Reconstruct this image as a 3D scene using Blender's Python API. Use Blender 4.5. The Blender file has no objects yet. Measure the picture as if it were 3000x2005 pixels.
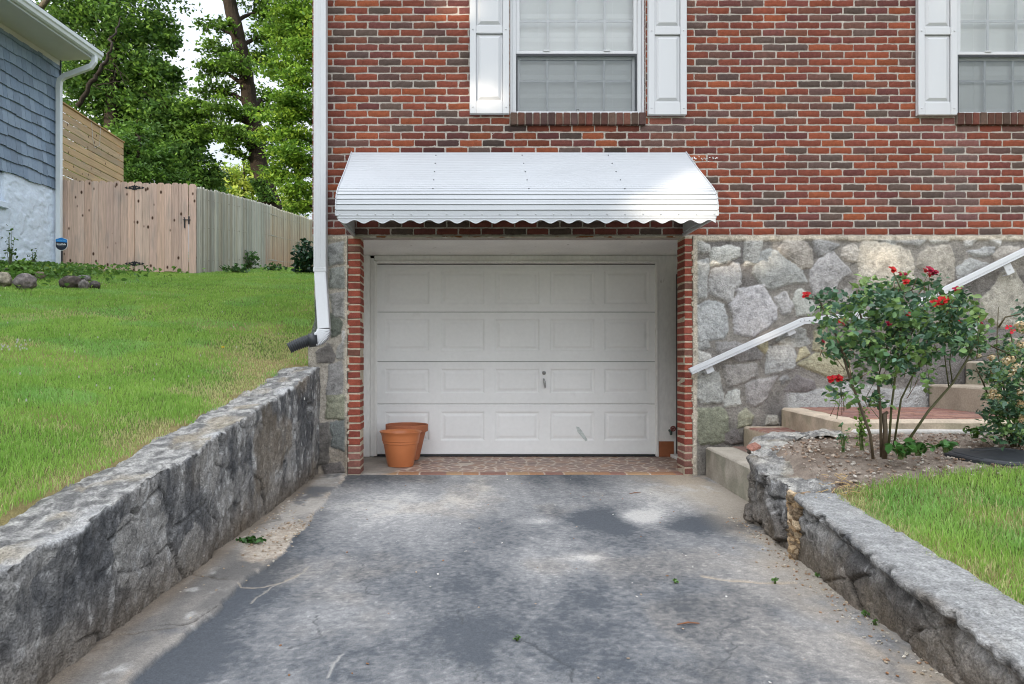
import bpy, math, random
import numpy as np
from mathutils import Vector, Matrix
random.seed(7)
RNG = np.random.default_rng(11)
SC = bpy.context.scene
COL = SC.collection
R = math.radians

# ------------------------------------------------------------------ camera frame
CAMY, CAMZ, F, CX, CY = -6.25, 1.04, 2000.0, 1355.0, 1060.0
def at(px, py, Y):
    s = (Y - CAMY) / F
    return ((px - CX) * s, Y, CAMZ - (py - CY) * s)
def at_z(px, py, z=0.0):
    s = (CAMZ - z) / (py - CY)
    return ((px - CX) * s, CAMY + s * F, z)
def proj(x, y, z):
    d = np.maximum(y - CAMY, 0.05)
    return CX + F * x / d, CY - F * (z - CAMZ) / d
def lin(r, g, b, k=1.0):
    f = lambda v: ((v / 255.0) / 12.92 if v / 255.0 <= 0.04045 else ((v / 255.0 + 0.055) / 1.055) ** 2.4)
    return (f(r) * k, f(g) * k, f(b) * k)

# ------------------------------------------------------------------ numpy noise
def _h(ix, iy, iz, seed):
    with np.errstate(over='ignore'):
        n = (ix.astype(np.int64) * 374761393 + iy.astype(np.int64) * 668265263 + iz.astype(np.int64) * 2147483647 + seed * 974711) & 0xffffffff
        n = ((n ^ (n >> 13)) * 1274126177) & 0xffffffff
        n = ((n ^ (n >> 16)) * 2246822519) & 0xffffffff
        n = n ^ (n >> 15)
    return (n & 0xffffff) / float(0xffffff)
def vnoise(x, y, z=None, seed=0):
    x = np.asarray(x, float); y = np.asarray(y, float)
    z = np.zeros_like(x) if z is None else np.asarray(z, float)
    ix, iy, iz = np.floor(x), np.floor(y), np.floor(z)
    fx, fy, fz = x - ix, y - iy, z - iz
    fx, fy, fz = [f * f * f * (f * (f * 6 - 15) + 10) for f in (fx, fy, fz)]
    r = 0
    for a in (0, 1):
        for b in (0, 1):
            for c in (0, 1):
                w = (fx if a else 1 - fx) * (fy if b else 1 - fy) * (fz if c else 1 - fz)
                r = r + w * _h(ix + a, iy + b, iz + c, seed)
    return r
def fbm(x, y, z=None, octv=4, seed=0, gain=0.5):
    x = np.asarray(x, float); y = np.asarray(y, float)
    z = np.zeros_like(x) if z is None else np.asarray(z, float)
    t = 0; a = 1.0; s = 0; f = 1.0
    for o in range(octv):
        t = t + a * vnoise(x * f + 17.3 * o, y * f - 9.1 * o, z * f + 4.7 * o, seed + o)
        s += a; a *= gain; f *= 2.03
    return t / s
def worley(x, y, seed=0):
    ix, iy = np.floor(x), np.floor(y)
    f1 = np.full(np.shape(x), 9.0); f2 = f1.copy(); cid = np.zeros(np.shape(x))
    for a in (-1, 0, 1):
        for b in (-1, 0, 1):
            cx, cy = ix + a, iy + b
            z0 = np.zeros_like(cx)
            px = cx + _h(cx, cy, z0, seed); py = cy + _h(cx, cy, z0, seed + 5)
            d = np.hypot(px - x, py - y)
            i = _h(cx, cy, z0, seed + 9)
            closer = d < f1
            f2 = np.where(closer, f1, np.minimum(f2, d))
            cid = np.where(closer, i, cid)
            f1 = np.where(closer, d, f1)
    return f1, f2, cid
def ss(a, b, x):
    t = np.clip((x - a) / (b - a), 0, 1)
    return t * t * (3 - 2 * t)
def mix(a, b, t):
    t = np.asarray(t)[..., None]
    return np.asarray(a) * (1 - t) + np.asarray(b) * t

# ------------------------------------------------------------------ objects
def mesh_obj(name, verts, faces, mat=None, parent=None, cols=None, smooth=False, mats=None, midx=None):
    """verts Nx3; faces: list of tuples or an int array (MxK)."""
    me = bpy.data.meshes.new(name)
    verts = np.asarray(verts, dtype=np.float32).reshape(-1, 3)
    if isinstance(faces, np.ndarray):
        m, k = faces.shape
        me.vertices.add(len(verts)); me.vertices.foreach_set('co', verts.ravel())
        me.loops.add(m * k); me.loops.foreach_set('vertex_index', faces.astype(np.int32).ravel())
        me.polygons.add(m)
        me.polygons.foreach_set('loop_start', np.arange(0, m * k, k, dtype=np.int32))
        me.polygons.foreach_set('loop_total', np.full(m, k, dtype=np.int32))
        me.update(calc_edges=True)
    else:
        me.from_pydata([tuple(map(float, v)) for v in verts], [], [tuple(map(int, f)) for f in faces])
        me.update()
    if smooth:
        me.polygons.foreach_set('use_smooth', np.ones(len(me.polygons), dtype=bool))
    if cols is not None:
        c = np.asarray(cols, dtype=np.float32).reshape(-1, np.asarray(cols).shape[-1])
        if c.shape[1] == 3:
            c = np.hstack([c, np.ones((len(c), 1), np.float32)])
        at_ = me.attributes.new('Col', 'FLOAT_COLOR', 'POINT')
        at_.data.foreach_set('color', c.astype(np.float32).ravel())
    if mat is not None:
        me.materials.append(mat)
    if mats is not None:
        for m_ in mats: me.materials.append(m_)
        me.polygons.foreach_set('material_index', np.asarray(midx, dtype=np.int32))
    me.validate()
    o = bpy.data.objects.new(name, me)
    COL.objects.link(o)
    if parent is not None:
        o.parent = parent
        o.matrix_parent_inverse = INV.get(parent.name, Matrix.Identity(4))
    return o
INV = {}
def thing(name, label, cat, loc=(0, 0, 0), group=None):
    o = bpy.data.objects.new(name, None)
    COL.objects.link(o)
    o.empty_display_size = 0.1
    o.location = loc
    INV[o.name] = Matrix.Translation(-Vector(loc))
    tag(o, label, cat, group)
    return o
def tag(o, label=None, cat=None, group=None, kind=None):
    if label: o['label'] = label
    if cat: o['category'] = cat
    if group: o['group'] = group
    if kind: o['kind'] = kind
    return o

class MB:
    def __init__(s): s.v = []; s.f = []; s.c = []; s.m = []
    def add(s, vs, fs, col=(1, 1, 1), m=0):
        b = len(s.v)
        s.v.extend([tuple(v) for v in vs]); s.c.extend([tuple(col)] * len(vs))
        for f in fs: s.f.append(tuple(i + b for i in f)); s.m.append(m)
    def box(s, x0, x1, y0, y1, z0, z1, col=(1, 1, 1), bev=0.0, jit=0.0, m=0):
        s.obox(((x0 + x1) / 2, (y0 + y1) / 2, (z0 + z1) / 2), ((x1 - x0) / 2, 0, 0), (0, (y1 - y0) / 2, 0), (0, 0, (z1 - z0) / 2), col, bev, jit, m)
    def obox(s, c, u, v, w, col=(1, 1, 1), bev=0.0, jit=0.0, m=0):
        c, u, v, w = (Vector(a) for a in (c, u, v, w))
        if bev <= 0:
            vs = [c + i * u + j * v + k * w for i in (-1, 1) for j in (-1, 1) for k in (-1, 1)]
            fs = [(0, 1, 3, 2), (4, 6, 7, 5), (0, 4, 5, 1), (2, 3, 7, 6), (0, 2, 6, 4), (1, 5, 7, 3)]
            s.add(vs, fs, col, m); return
        L = [max(a.length, 1e-6) for a in (u, v, w)]
        b = min(bev, min(L) * 0.9)
        k = [1 - b / l for l in L]
        idx = {}; vs = []
        for i in (-1, 1):
            for j in (-1, 1):
                for q in (-1, 1):
                    for ax in range(3):
                        f = [i * (1 if ax == 0 else k[0]), j * (1 if ax == 1 else k[1]), q * (1 if ax == 2 else k[2])]
                        p = c + f[0] * u + f[1] * v + f[2] * w
                        if jit: p = p + Vector((random.uniform(-jit, jit), random.uniform(-jit, jit), random.uniform(-jit, jit)))
                        idx[(i, j, q, ax)] = len(vs); vs.append(p)
        fs = []
        for sg in (-1, 1):
            for ax in range(3):
                o = [a for a in range(3) if a != ax]
                quad = []
                for a, b_ in ((-1, -1), (1, -1), (1, 1), (-1, 1)):
                    t = [0, 0, 0]; t[ax] = sg; t[o[0]] = a; t[o[1]] = b_
                    quad.append(idx[(t[0], t[1], t[2], ax)])
                fl = (sg == 1) != (ax == 1)
                fs.append(tuple(quad if fl else quad[::-1]))
        for ax in range(3):      # edges along ax
            o = [a for a in range(3) if a != ax]
            for a in (-1, 1):
                for b_ in (-1, 1):
                    t0 = [0, 0, 0]; t0[ax] = -1; t0[o[0]] = a; t0[o[1]] = b_
                    t1 = list(t0); t1[ax] = 1
                    fs.append((idx[(*t0, o[0])], idx[(*t1, o[0])], idx[(*t1, o[1])], idx[(*t0, o[1])]))
        for i in (-1, 1):
            for j in (-1, 1):
                for q in (-1, 1):
                    fs.append((idx[(i, j, q, 0)], idx[(i, j, q, 1)], idx[(i, j, q, 2)]))
        s.add(vs, fs, col, m)
    def tube(s, pts, rad, n=8, col=(1, 1, 1), cap=True, m=0, jit=0.0):
        pts = [Vector(p) for p in pts]
        if not hasattr(rad, '__len__'): rad = [rad] * len(pts)
        vs = []; fs = []
        up = None
        for i, p in enumerate(pts):
            t = (pts[min(i + 1, len(pts) - 1)] - pts[max(i - 1, 0)])
            if t.length < 1e-9: t = Vector((0, 0, 1))
            t.normalize()
            if up is None:
                up = t.orthogonal().normalized()
            up = (up - t * up.dot(t))
            if up.length < 1e-6: up = t.orthogonal()
            up.normalize()
            sd = t.cross(up)
            for k in range(n):
                a = 2 * math.pi * k / n
                r = rad[i] * (1 + random.uniform(-jit, jit))
                vs.append(p + (up * math.cos(a) + sd * math.sin(a)) * r)
        for i in range(len(pts) - 1):
            for k in range(n):
                k2 = (k + 1) % n
                fs.append((i * n + k, i * n + k2, (i + 1) * n + k2, (i + 1) * n + k))
        if cap:
            fs.append(tuple(range(n - 1, -1, -1))); fs.append(tuple((len(pts) - 1) * n + k for k in range(n)))
        s.add(vs, fs, col, m)
    def rect_tube(s, pts, w, h, side, col=(1, 1, 1), m=0):
        """rectangular section: w along `side` vector, h across."""
        vs = []; fs = []; side = Vector(side).normalized()
        pts = [Vector(p) for p in pts]
        for i, p in enumerate(pts):
            t = (pts[min(i + 1, len(pts) - 1)] - pts[max(i - 1, 0)]).normalized()
            sd = (side - t * side.dot(t)).normalized()
            up = t.cross(sd)
            b = 0.12
            for a, c_ in ((-1, -1 + b), (-1 + b, -1), (1 - b, -1), (1, -1 + b), (1, 1 - b), (1 - b, 1), (-1 + b, 1), (-1, 1 - b)):
                vs.append(p + sd * a * w / 2 + up * c_ * h / 2)
        n = 8
        for i in range(len(pts) - 1):
            for k in range(n):
                k2 = (k + 1) % n
                fs.append((i * n + k, i * n + k2, (i + 1) * n + k2, (i + 1) * n + k))
        fs.append(tuple(range(n - 1, -1, -1))); fs.append(tuple((len(pts) - 1) * n + k for k in range(n)))
        s.add(vs, fs, col, m)
    def lathe(s, prof, c, n=48, col=(1, 1, 1), m=0):
        vs = []; fs = []
        for (r, z) in prof:
            for k in range(n):
                a = 2 * math.pi * k / n
                vs.append((c[0] + r * math.cos(a), c[1] + r * math.sin(a), c[2] + z))
        for i in range(len(prof) - 1):
            for k in range(n):
                k2 = (k + 1) % n
                fs.append((i * n + k, i * n + k2, (i + 1) * n + k2, (i + 1) * n + k))
        s.add(vs, fs, col, m)
    def prism(s, poly, y0, y1, col=(1, 1, 1), m=0):
        """poly of (x,z), extruded along y"""
        n = len(poly)
        vs = [(x, y0, z) for x, z in poly] + [(x, y1, z) for x, z in poly]
        fs = [tuple(range(n)), tuple(range(2 * n - 1, n - 1, -1))]
        for k in range(n): fs.append(((k + 1) % n, k, n + k, n + (k + 1) % n))
        s.add(vs, fs, col, m)
    def build(s, name, mat=None, parent=None, smooth=False, cols=True, mats=None):
        o = mesh_obj(name, s.v, s.f, mat, parent, s.c if cols else None, smooth, mats, s.m if mats else None)
        return o

def grid_faces(nu, nv):
    i = np.arange(nu - 1)[:, None] * nv + np.arange(nv - 1)[None, :]
    i = i.ravel()
    return np.stack([i, i + nv, i + nv + 1, i + 1], 1)

# ------------------------------------------------------------------ materials
def nt(name):
    m = bpy.data.materials.new(name); m.use_nodes = True
    t = m.node_tree
    for n in list(t.nodes): t.nodes.remove(n)
    return m, t.nodes, t.links
def M(name, col=(0.5, 0.5, 0.5), rough=0.6, vcol=False, noise=(), bump=(), metallic=0.0, spec=0.5, transl=0.0, dirt=None, stretch=(1, 1, 1), coat=0.0):
    """noise: (scale, amount, detail); bump: (scale, strength, distance)."""
    m, N, L = nt(name)
    out = N.new('ShaderNodeOutputMaterial'); bs = N.new('ShaderNodeBsdfPrincipled')
    tc = N.new('ShaderNodeTexCoord'); mp = N.new('ShaderNodeMapping')
    mp.inputs['Scale'].default_value = stretch
    L.new(tc.outputs['Object'], mp.inputs['Vector'])
    vec = mp.outputs['Vector']
    if vcol:
        a = N.new('ShaderNodeAttribute'); a.attribute_name = 'Col'; c = a.outputs['Color']
    else:
        r = N.new('ShaderNodeRGB'); r.outputs[0].default_value = (*col, 1); c = r.outputs[0]
    for (sc, amt, det) in noise:
        nz = N.new('ShaderNodeTexNoise'); nz.inputs['Scale'].default_value = sc; nz.inputs['Detail'].default_value = det
        L.new(vec, nz.inputs['Vector'])
        mr = N.new('ShaderNodeMapRange'); mr.inputs['From Min'].default_value = 0.25; mr.inputs['From Max'].default_value = 0.75
        mr.inputs['To Min'].default_value = 1 - amt; mr.inputs['To Max'].default_value = 1 + amt
        L.new(nz.outputs['Fac'], mr.inputs['Value'])
        mu = N.new('ShaderNodeVectorMath'); mu.operation = 'SCALE'
        L.new(c, mu.inputs[0]); L.new(mr.outputs[0], mu.inputs['Scale'])
        c = mu.outputs[0]
    if dirt:                                    # (scale, threshold, width, colour)
        for (sc, th, wd, dc) in dirt:
            nz = N.new('ShaderNodeTexNoise'); nz.inputs['Scale'].default_value = sc; nz.inputs['Detail'].default_value = 6
            L.new(vec, nz.inputs['Vector'])
            mr = N.new('ShaderNodeMapRange'); mr.inputs['From Min'].default_value = th; mr.inputs['From Max'].default_value = th + wd
            L.new(nz.outputs['Fac'], mr.inputs['Value'])
            mx = N.new('ShaderNodeMix'); mx.data_type = 'RGBA'
            L.new(mr.outputs[0], mx.inputs['Factor']); L.new(c, mx.inputs['A']); mx.inputs['B'].default_value = (*dc, 1)
            c = mx.outputs['Result']
    L.new(c, bs.inputs['Base Color'])
    bs.inputs['Roughness'].default_value = rough; bs.inputs['Metallic'].default_value = metallic
    bs.inputs['Specular IOR Level'].default_value = spec
    if coat: bs.inputs['Coat Weight'].default_value = coat
    nrm = None
    for (sc, st, di) in bump:
        nz = N.new('ShaderNodeTexNoise'); nz.inputs['Scale'].default_value = sc; nz.inputs['Detail'].default_value = 5
        L.new(vec, nz.inputs['Vector'])
        b = N.new('ShaderNodeBump'); b.inputs['Strength'].default_value = st; b.inputs['Distance'].default_value = di
        L.new(nz.outputs['Fac'], b.inputs['Height'])
        if nrm is not None: L.new(nrm, b.inputs['Normal'])
        nrm = b.outputs['Normal']
    if nrm is not None: L.new(nrm, bs.inputs['Normal'])
    if transl > 0:
        tr = N.new('ShaderNodeBsdfTranslucent'); L.new(c, tr.inputs['Color'])
        ms = N.new('ShaderNodeMixShader'); ms.inputs[0].default_value = transl
        L.new(bs.outputs[0], ms.inputs[1]); L.new(tr.outputs[0], ms.inputs[2]); L.new(ms.outputs[0], out.inputs[0])
    else:
        L.new(bs.outputs[0], out.inputs[0])
    return m

MT = {}
MT['brick'] = M('brick', vcol=True, rough=0.85, noise=[(160, 0.26, 3), (900, 0.25, 2), (3.0, 0.12, 2), (28, 0.18, 3)], bump=[(700, 0.5, 0.004), (160, 0.4, 0.004)], spec=0.25)
MT['stone'] = M('stone', vcol=True, rough=0.9, noise=[(45, 0.20, 4), (170, 0.34, 3), (700, 0.2, 2)], bump=[(60, 0.7, 0.02), (220, 0.8, 0.008)], spec=0.2)
MT['oldstone'] = M('weathered_stone', vcol=True, rough=0.92, noise=[(24, 0.30, 6), (110, 0.40, 4), (500, 0.25, 2)], bump=[(35, 0.7, 0.03), (130, 0.9, 0.012)], spec=0.2)
MT['white'] = M('white_paint', (0.58, 0.59, 0.61), 0.45, noise=[(3, 0.03, 3), (40, 0.02, 2)])
MT['shutter'] = M('white_vinyl', (0.54, 0.55, 0.57), 0.5, noise=[(4, 0.03, 3)], bump=[(260, 0.12, 0.002)], stretch=(1, 1, 0.15))
MT['awning'] = M('white_aluminium', (0.45, 0.468, 0.49), 0.55, noise=[(2.2, 0.05, 4), (30, 0.02, 3)], spec=0.5)
MT['gdoor'] = M('garage_paint', (0.85, 0.855, 0.845), 0.5, noise=[(1.7, 0.05, 4), (25, 0.025, 3)], dirt=[(5, 0.66, 0.2, (0.74, 0.745, 0.73))], bump=[(500, 0.06, 0.001)])
MT['trim'] = M('old_trim_paint', (0.84, 0.83, 0.80), 0.6, noise=[(2.5, 0.08, 5), (40, 0.06, 4)], dirt=[(9, 0.68, 0.06, (0.33, 0.29, 0.24))], bump=[(90, 0.15, 0.004)], stretch=(1, 1, 0.4))
MT['dark'] = M('dark_void', (0.012, 0.012, 0.013), 0.8)
MT['darkmetal'] = M('black_iron', (0.012, 0.014, 0.017), 0.5, bump=[(150, 0.15, 0.002)])
MT['blackplastic'] = M('black_plastic', (0.026, 0.029, 0.035), 0.5, noise=[(30, 0.2, 3)])
MT['metal'] = M('worn_metal', (0.45, 0.46, 0.46), 0.4, metallic=0.7, noise=[(60, 0.15, 3)])
MT['concrete'] = M('concrete', vcol=True, rough=0.88, noise=[(6, 0.14, 5), (60, 0.14, 4), (400, 0.18, 2)], bump=[(60, 0.25, 0.01), (400, 0.3, 0.003)], spec=0.2)
MT['asphalt'] = M('driveway_surface', vcol=True, rough=0.86, noise=[(40, 0.12, 4), (150, 0.24, 4), (420, 0.30, 3)], bump=[(250, 0.6, 0.005), (45, 0.25, 0.01)], spec=0.3)
MT['soil'] = M('soil', vcol=True, rough=0.95, noise=[(30, 0.2, 4), (220, 0.3, 3)], bump=[(80, 0.8, 0.02)], spec=0.1)
MT['grass'] = M('grass_blades', vcol=True, rough=0.55, transl=0.35, spec=0.25)
MT['leaf'] = M('leaves', vcol=True, rough=0.5, transl=0.38, spec=0.3)
MT['roseleaf'] = M('glossy_leaves', vcol=True, rough=0.42, transl=0.22, spec=0.45)
MT['petal'] = M('petals', vcol=True, rough=0.5, transl=0.2, spec=0.3)
MT['bark'] = M('bark', vcol=True, rough=0.92, noise=[(6, 0.3, 5), (40, 0.3, 3)], bump=[(14, 0.9, 0.06), (60, 0.6, 0.02)], stretch=(1, 1, 0.25), spec=0.15)
MT['cane'] = M('cane', vcol=True, rough=0.6, noise=[(60, 0.25, 3)])
MT['terracotta'] = M('terracotta_clay', (0.42, 0.15, 0.075), 0.75, noise=[(8, 0.12, 4), (120, 0.08, 3)], bump=[(300, 0.12, 0.002)], spec=0.25)
MT['potplastic'] = M('orange_plastic', (0.56, 0.19, 0.07), 0.42, noise=[(10, 0.05, 4), (500, 0.05, 2)], bump=[(700, 0.1, 0.001)])
MT['rock'] = M('rock', vcol=True, rough=0.9, noise=[(9, 0.3, 5), (60, 0.25, 4)], bump=[(20, 0.6, 0.03), (90, 0.5, 0.01)])
MT['siding'] = M('blue_shakes', vcol=True, rough=0.6, noise=[(30, 0.1, 4)], bump=[(30, 0.5, 0.01)], stretch=(3, 3, 0.2))
MT['stucco'] = M('white_stucco', (0.68, 0.79, 0.92), 0.8, noise=[(2, 0.06, 4), (14, 0.05, 4)], bump=[(7, 0.5, 0.03), (30, 0.5, 0.010)], dirt=[(2.1, 0.74, 0.1, (0.45, 0.48, 0.5))], spec=0.2)
MT['soffit'] = M('eave_paint', (0.62, 0.62, 0.58), 0.6, noise=[(3, 0.05, 3)])
MT['rust'] = M('rusty_lintel', (0.42, 0.38, 0.31), 0.8, noise=[(20, 0.2, 4)], dirt=[(6, 0.54, 0.06, (0.22, 0.09, 0.03)), (9, 0.6, 0.04, (0.55, 0.52, 0.46))], stretch=(1, 1, 3))

def wood_mat(name, knots=True):
    m, N, L = nt(name)
    out = N.new('ShaderNodeOutputMaterial'); bs = N.new('ShaderNodeBsdfPrincipled')
    a = N.new('ShaderNodeAttribute'); a.attribute_name = 'Col'
    tc = N.new('ShaderNodeTexCoord')
    mp = N.new('ShaderNodeMapping'); mp.inputs['Scale'].default_value = (22, 22, 1.2)
    L.new(tc.outputs['Object'], mp.inputs[0])
    nz = N.new('ShaderNodeTexNoise'); nz.inputs['Scale'].default_value = 2.2; nz.inputs['Detail'].default_value = 6; nz.inputs['Distortion'].default_value = 0.6
    L.new(mp.outputs[0], nz.inputs['Vector'])
    mr = N.new('ShaderNodeMapRange'); mr.inputs['From Min'].default_value = 0.3; mr.inputs['From Max'].default_value = 0.7
    mr.inputs['To Min'].default_value = 0.80; mr.inputs['To Max'].default_value = 1.13
    L.new(nz.outputs['Fac'], mr.inputs['Value'])
    mu = N.new('ShaderNodeVectorMath'); mu.operation = 'SCALE'
    L.new(a.outputs['Color'], mu.inputs[0]); L.new(mr.outputs[0], mu.inputs['Scale'])
    c = mu.outputs[0]
    # grey weathering patches
    n2 = N.new('ShaderNodeTexNoise'); n2.inputs['Scale'].default_value = 1.6; n2.inputs['Detail'].default_value = 5
    mp2 = N.new('ShaderNodeMapping'); mp2.inputs['Scale'].default_value = (3.5, 3.5, 0.9)
    L.new(tc.outputs['Object'], mp2.inputs[0]); L.new(mp2.outputs[0], n2.inputs['Vector'])
    m2 = N.new('ShaderNodeMapRange'); m2.inputs['From Min'].default_value = 0.55; m2.inputs['From Max'].default_value = 0.78
    m2.inputs['To Max'].default_value = 0.55
    L.new(n2.outputs['Fac'], m2.inputs['Value'])
    mx = N.new('ShaderNodeMix'); mx.data_type = 'RGBA'
    L.new(m2.outputs[0], mx.inputs['Factor']); L.new(c, mx.inputs['A']); mx.inputs['B'].default_value = (0.24, 0.235, 0.22, 1)
    c = mx.outputs['Result']
    if knots:
        mp3 = N.new('ShaderNodeMapping'); mp3.inputs['Scale'].default_value = (1, 1, 0.62)
        L.new(tc.outputs['Object'], mp3.inputs[0])
        vo = N.new('ShaderNodeTexVoronoi'); vo.inputs['Scale'].default_value = 6.6; vo.feature = 'F1'
        L.new(mp3.outputs[0], vo.inputs['Vector'])
        mk = N.new('ShaderNodeMapRange'); mk.inputs['From Min'].default_value = 0.10; mk.inputs['From Max'].default_value = 0.19
        mk.inputs['To Min'].default_value = 1; mk.inputs['To Max'].default_value = 0
        L.new(vo.outputs['Distance'], mk.inputs['Value'])
        mx3 = N.new('ShaderNodeMix'); mx3.data_type = 'RGBA'
        L.new(mk.outputs[0], mx3.inputs['Factor']); L.new(c, mx3.inputs['A']); mx3.inputs['B'].default_value = (0.07, 0.035, 0.02, 1)
        c = mx3.outputs['Result']
    L.new(c, bs.inputs['Base Color']); bs.inputs['Roughness'].default_value = 0.8; bs.inputs['Specular IOR Level'].default_value = 0.2
    b = N.new('ShaderNodeBump'); b.inputs['Strength'].default_value = 0.3; b.inputs['Distance'].default_value = 0.004
    L.new(nz.outputs['Fac'], b.inputs['Height']); L.new(b.outputs[0], bs.inputs['Normal'])
    L.new(bs.outputs[0], out.inputs[0])
    return m
MT['wood'] = wood_mat('pine_boards'); MT['greywood'] = wood_mat('weathered_boards', False)

def glass_mat(name, tint=(0.96, 0.98, 0.98), refl=0.06, haze=0.0):
    m, N, L = nt(name)
    out = N.new('ShaderNodeOutputMaterial')
    tr = N.new('ShaderNodeBsdfTransparent'); tr.inputs[0].default_value = (*tint, 1)
    gl = N.new('ShaderNodeBsdfGlossy'); gl.inputs['Roughness'].default_value = 0.02
    fr = N.new('ShaderNodeFresnel'); fr.inputs[0].default_value = 1.5
    ad = N.new('ShaderNodeMath'); ad.operation = 'ADD'; ad.inputs[1].default_value = refl
    L.new(fr.outputs[0], ad.inputs[0])
    ms = N.new('ShaderNodeMixShader'); L.new(ad.outputs[0], ms.inputs[0]); L.new(tr.outputs[0], ms.inputs[1]); L.new(gl.outputs[0], ms.inputs[2])
    L.new(ms.outputs[0], out.inputs[0])
    return m
MT['glass'] = glass_mat('window_glass')
def screen_mat():
    m, N, L = nt('insect_screen')
    out = N.new('ShaderNodeOutputMaterial')
    tr = N.new('ShaderNodeBsdfTransparent'); df = N.new('ShaderNodeBsdfDiffuse'); df.inputs[0].default_value = (0.10, 0.125, 0.14, 1)
    ms = N.new('ShaderNodeMixShader'); ms.inputs[0].default_value = 0.27
    L.new(tr.outputs[0], ms.inputs[1]); L.new(df.outputs[0], ms.inputs[2]); L.new(ms.outputs[0], out.inputs[0])
    return m
MT['screen'] = screen_mat()
# ================================================================== terrain
def tps(pts):
    P = np.array(pts, float); n = len(P)
    d = np.hypot(P[:, None, 0] - P[None, :, 0], P[:, None, 1] - P[None, :, 1])
    K = np.where(d > 0, d * d * np.log(d + 1e-12), 0) + np.eye(n) * 0.02
    Q = np.hstack([np.ones((n, 1)), P[:, :2]])
    A = np.block([[K, Q], [Q.T, np.zeros((3, 3))]])
    w = np.linalg.solve(A, np.concatenate([P[:, 2], np.zeros(3)]))
    def f(x, y):
        x = np.asarray(x, float); y = np.asarray(y, float)
        r = w[n] + w[n + 1] * x + w[n + 2] * y
        for i in range(n):
            q = np.hypot(x - P[i, 0], y - P[i, 1])
            r = r + w[i] * q * q * np.log(q + 1e-12)
        return r
    return f
def wallh(y):                                    # top edge of the left retaining wall
    return np.interp(y, [-9, -6, -4.3, -3.27, -2.34, -1.03, 0.3], [-0.02, 0.24, 0.45, 0.57, 0.69, 0.85, 1.05])
_zl = tps([(-1.66, y, float(wallh(y)) - 0.01) for y in (-8, -6, -4.3, -3.3, -2.3, -1.0, -0.1)] +
          [(-4, -.25, 1.28), (-2.7, -2.25, .83), (-8, -4, 1.2), (-6, 3, 2.0), (-3, 3, 1.82), (-1.5, 3, 1.75), (-1.5, 8, 2.8), (-5.5, 7.8, 2.85),
           (-8.3, 7.9, 2.9), (-9, 4, 2.4), (-5.2, 17.2, 4.15), (-1.5, 17, 4.2), (-10, 17, 4.3), (-10, 26, 4.8), (-1.5, 26, 4.8), (-12, 0, 1.7), (-20, 26, 5.0), (-20, 8, 3.1), (-20, -6, 1.2), (-6, -9, .5)])
def zL(x, y):
    x = np.asarray(x, float); y = np.asarray(y, float)
    xc = np.clip(x, -20, -1.4); yc = np.clip(y, -9, 26)
    return _zl(xc, yc) + 0.03 * (fbm(x * 0.9, y * 0.9, seed=3, octv=3) - 0.5)
_zr = tps([(2.0, -2.7, .345), (1.85, -3.6, .25), (1.8, -4.4, .19), (1.75, -5.5, .12), (2.15, -1.95, .475), (2.5, -1.65, .53), (3.7, -1.5, .545), (5, -1.5, .57),
           (3, -2.6, .46), (5, -2.6, .49), (4, -4, .34), (3, -4, .30), (6, -5, .32), (2.3, -2.6, .42)])
def zR(x, y):
    return _zr(x, y) + 0.015 * (fbm(np.asarray(x) * 2, np.asarray(y) * 2, seed=5, octv=3) - 0.5)
def hitL(px, py, z0=None):
    for d in np.arange(2.0, 40, 0.02):
        x = (px - CX) * d / F; z = CAMZ - (py - CY) * d / F
        if z <= float(zL(x, d + CAMY)): return (x, d + CAMY, z)
    return (x, d + CAMY, z)
def hitR(px, py):
    for d in np.arange(1.5, 12, 0.01):
        x = (px - CX) * d / F; z = CAMZ - (py - CY) * d / F
        if z <= float(zR(x, d + CAMY)): return (x, d + CAMY, z)
    return (x, d + CAMY, z)

# far ground, one sheet to the horizon
n = 81
g = np.sinh(np.linspace(-6, 6, n)) / math.sinh(6) * 420
gx, gy = np.meshgrid(g, g, indexing='ij')
gz = np.where((gx < -1.7) & (gy > -9), 0, 0) - 0.08
gz = gz + ss(6, 30, gy) * 4.3 * ss(0, 12, np.where(gy > 9.5, 20, 0))
o = mesh_obj('ground', np.stack([gx, gy, gz], -1), grid_faces(n, n), M('ground_cover', (0.075, 0.10, 0.035), 0.95, noise=[(0.5, 0.3, 5), (6, 0.3, 4)]))
tag(o, kind='structure')

# left hillside under the lawn
xs = -1.42 - np.concatenate([np.arange(0, 9, 0.12), np.linspace(9, 26, 22)])[::-1]
ys = np.concatenate([np.arange(-9, 18, 0.15), np.linspace(18, 40, 20)])
X, Y = np.meshgrid(xs, ys, indexing='ij')
Z = zL(X, Y) - 0.012
Z = Z - 0.10 * ss(-1.67, -1.60, X) * (Y < 0.1)
dry = fbm(X * 1.3, Y * 1.3, seed=21)
c = mix((0.10, 0.14, 0.035), (0.24, 0.20, 0.09), np.maximum(ss(0.52, 0.68, dry), ss(-1.85, -1.66, X)))
bed = ss(0.9, 0.2, np.hypot((X + 8.0) / 2.2, (Y - 5.6) / 1.6))
c = mix(c, np.broadcast_to((0.075, 0.05, 0.03), c.shape), bed)
o = mesh_obj('lawn', np.stack([X, Y, Z], -1), grid_faces(*X.shape), MT['soil'], cols=c.reshape(-1, 3), smooth=True)
tag(o, kind='structure')

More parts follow.
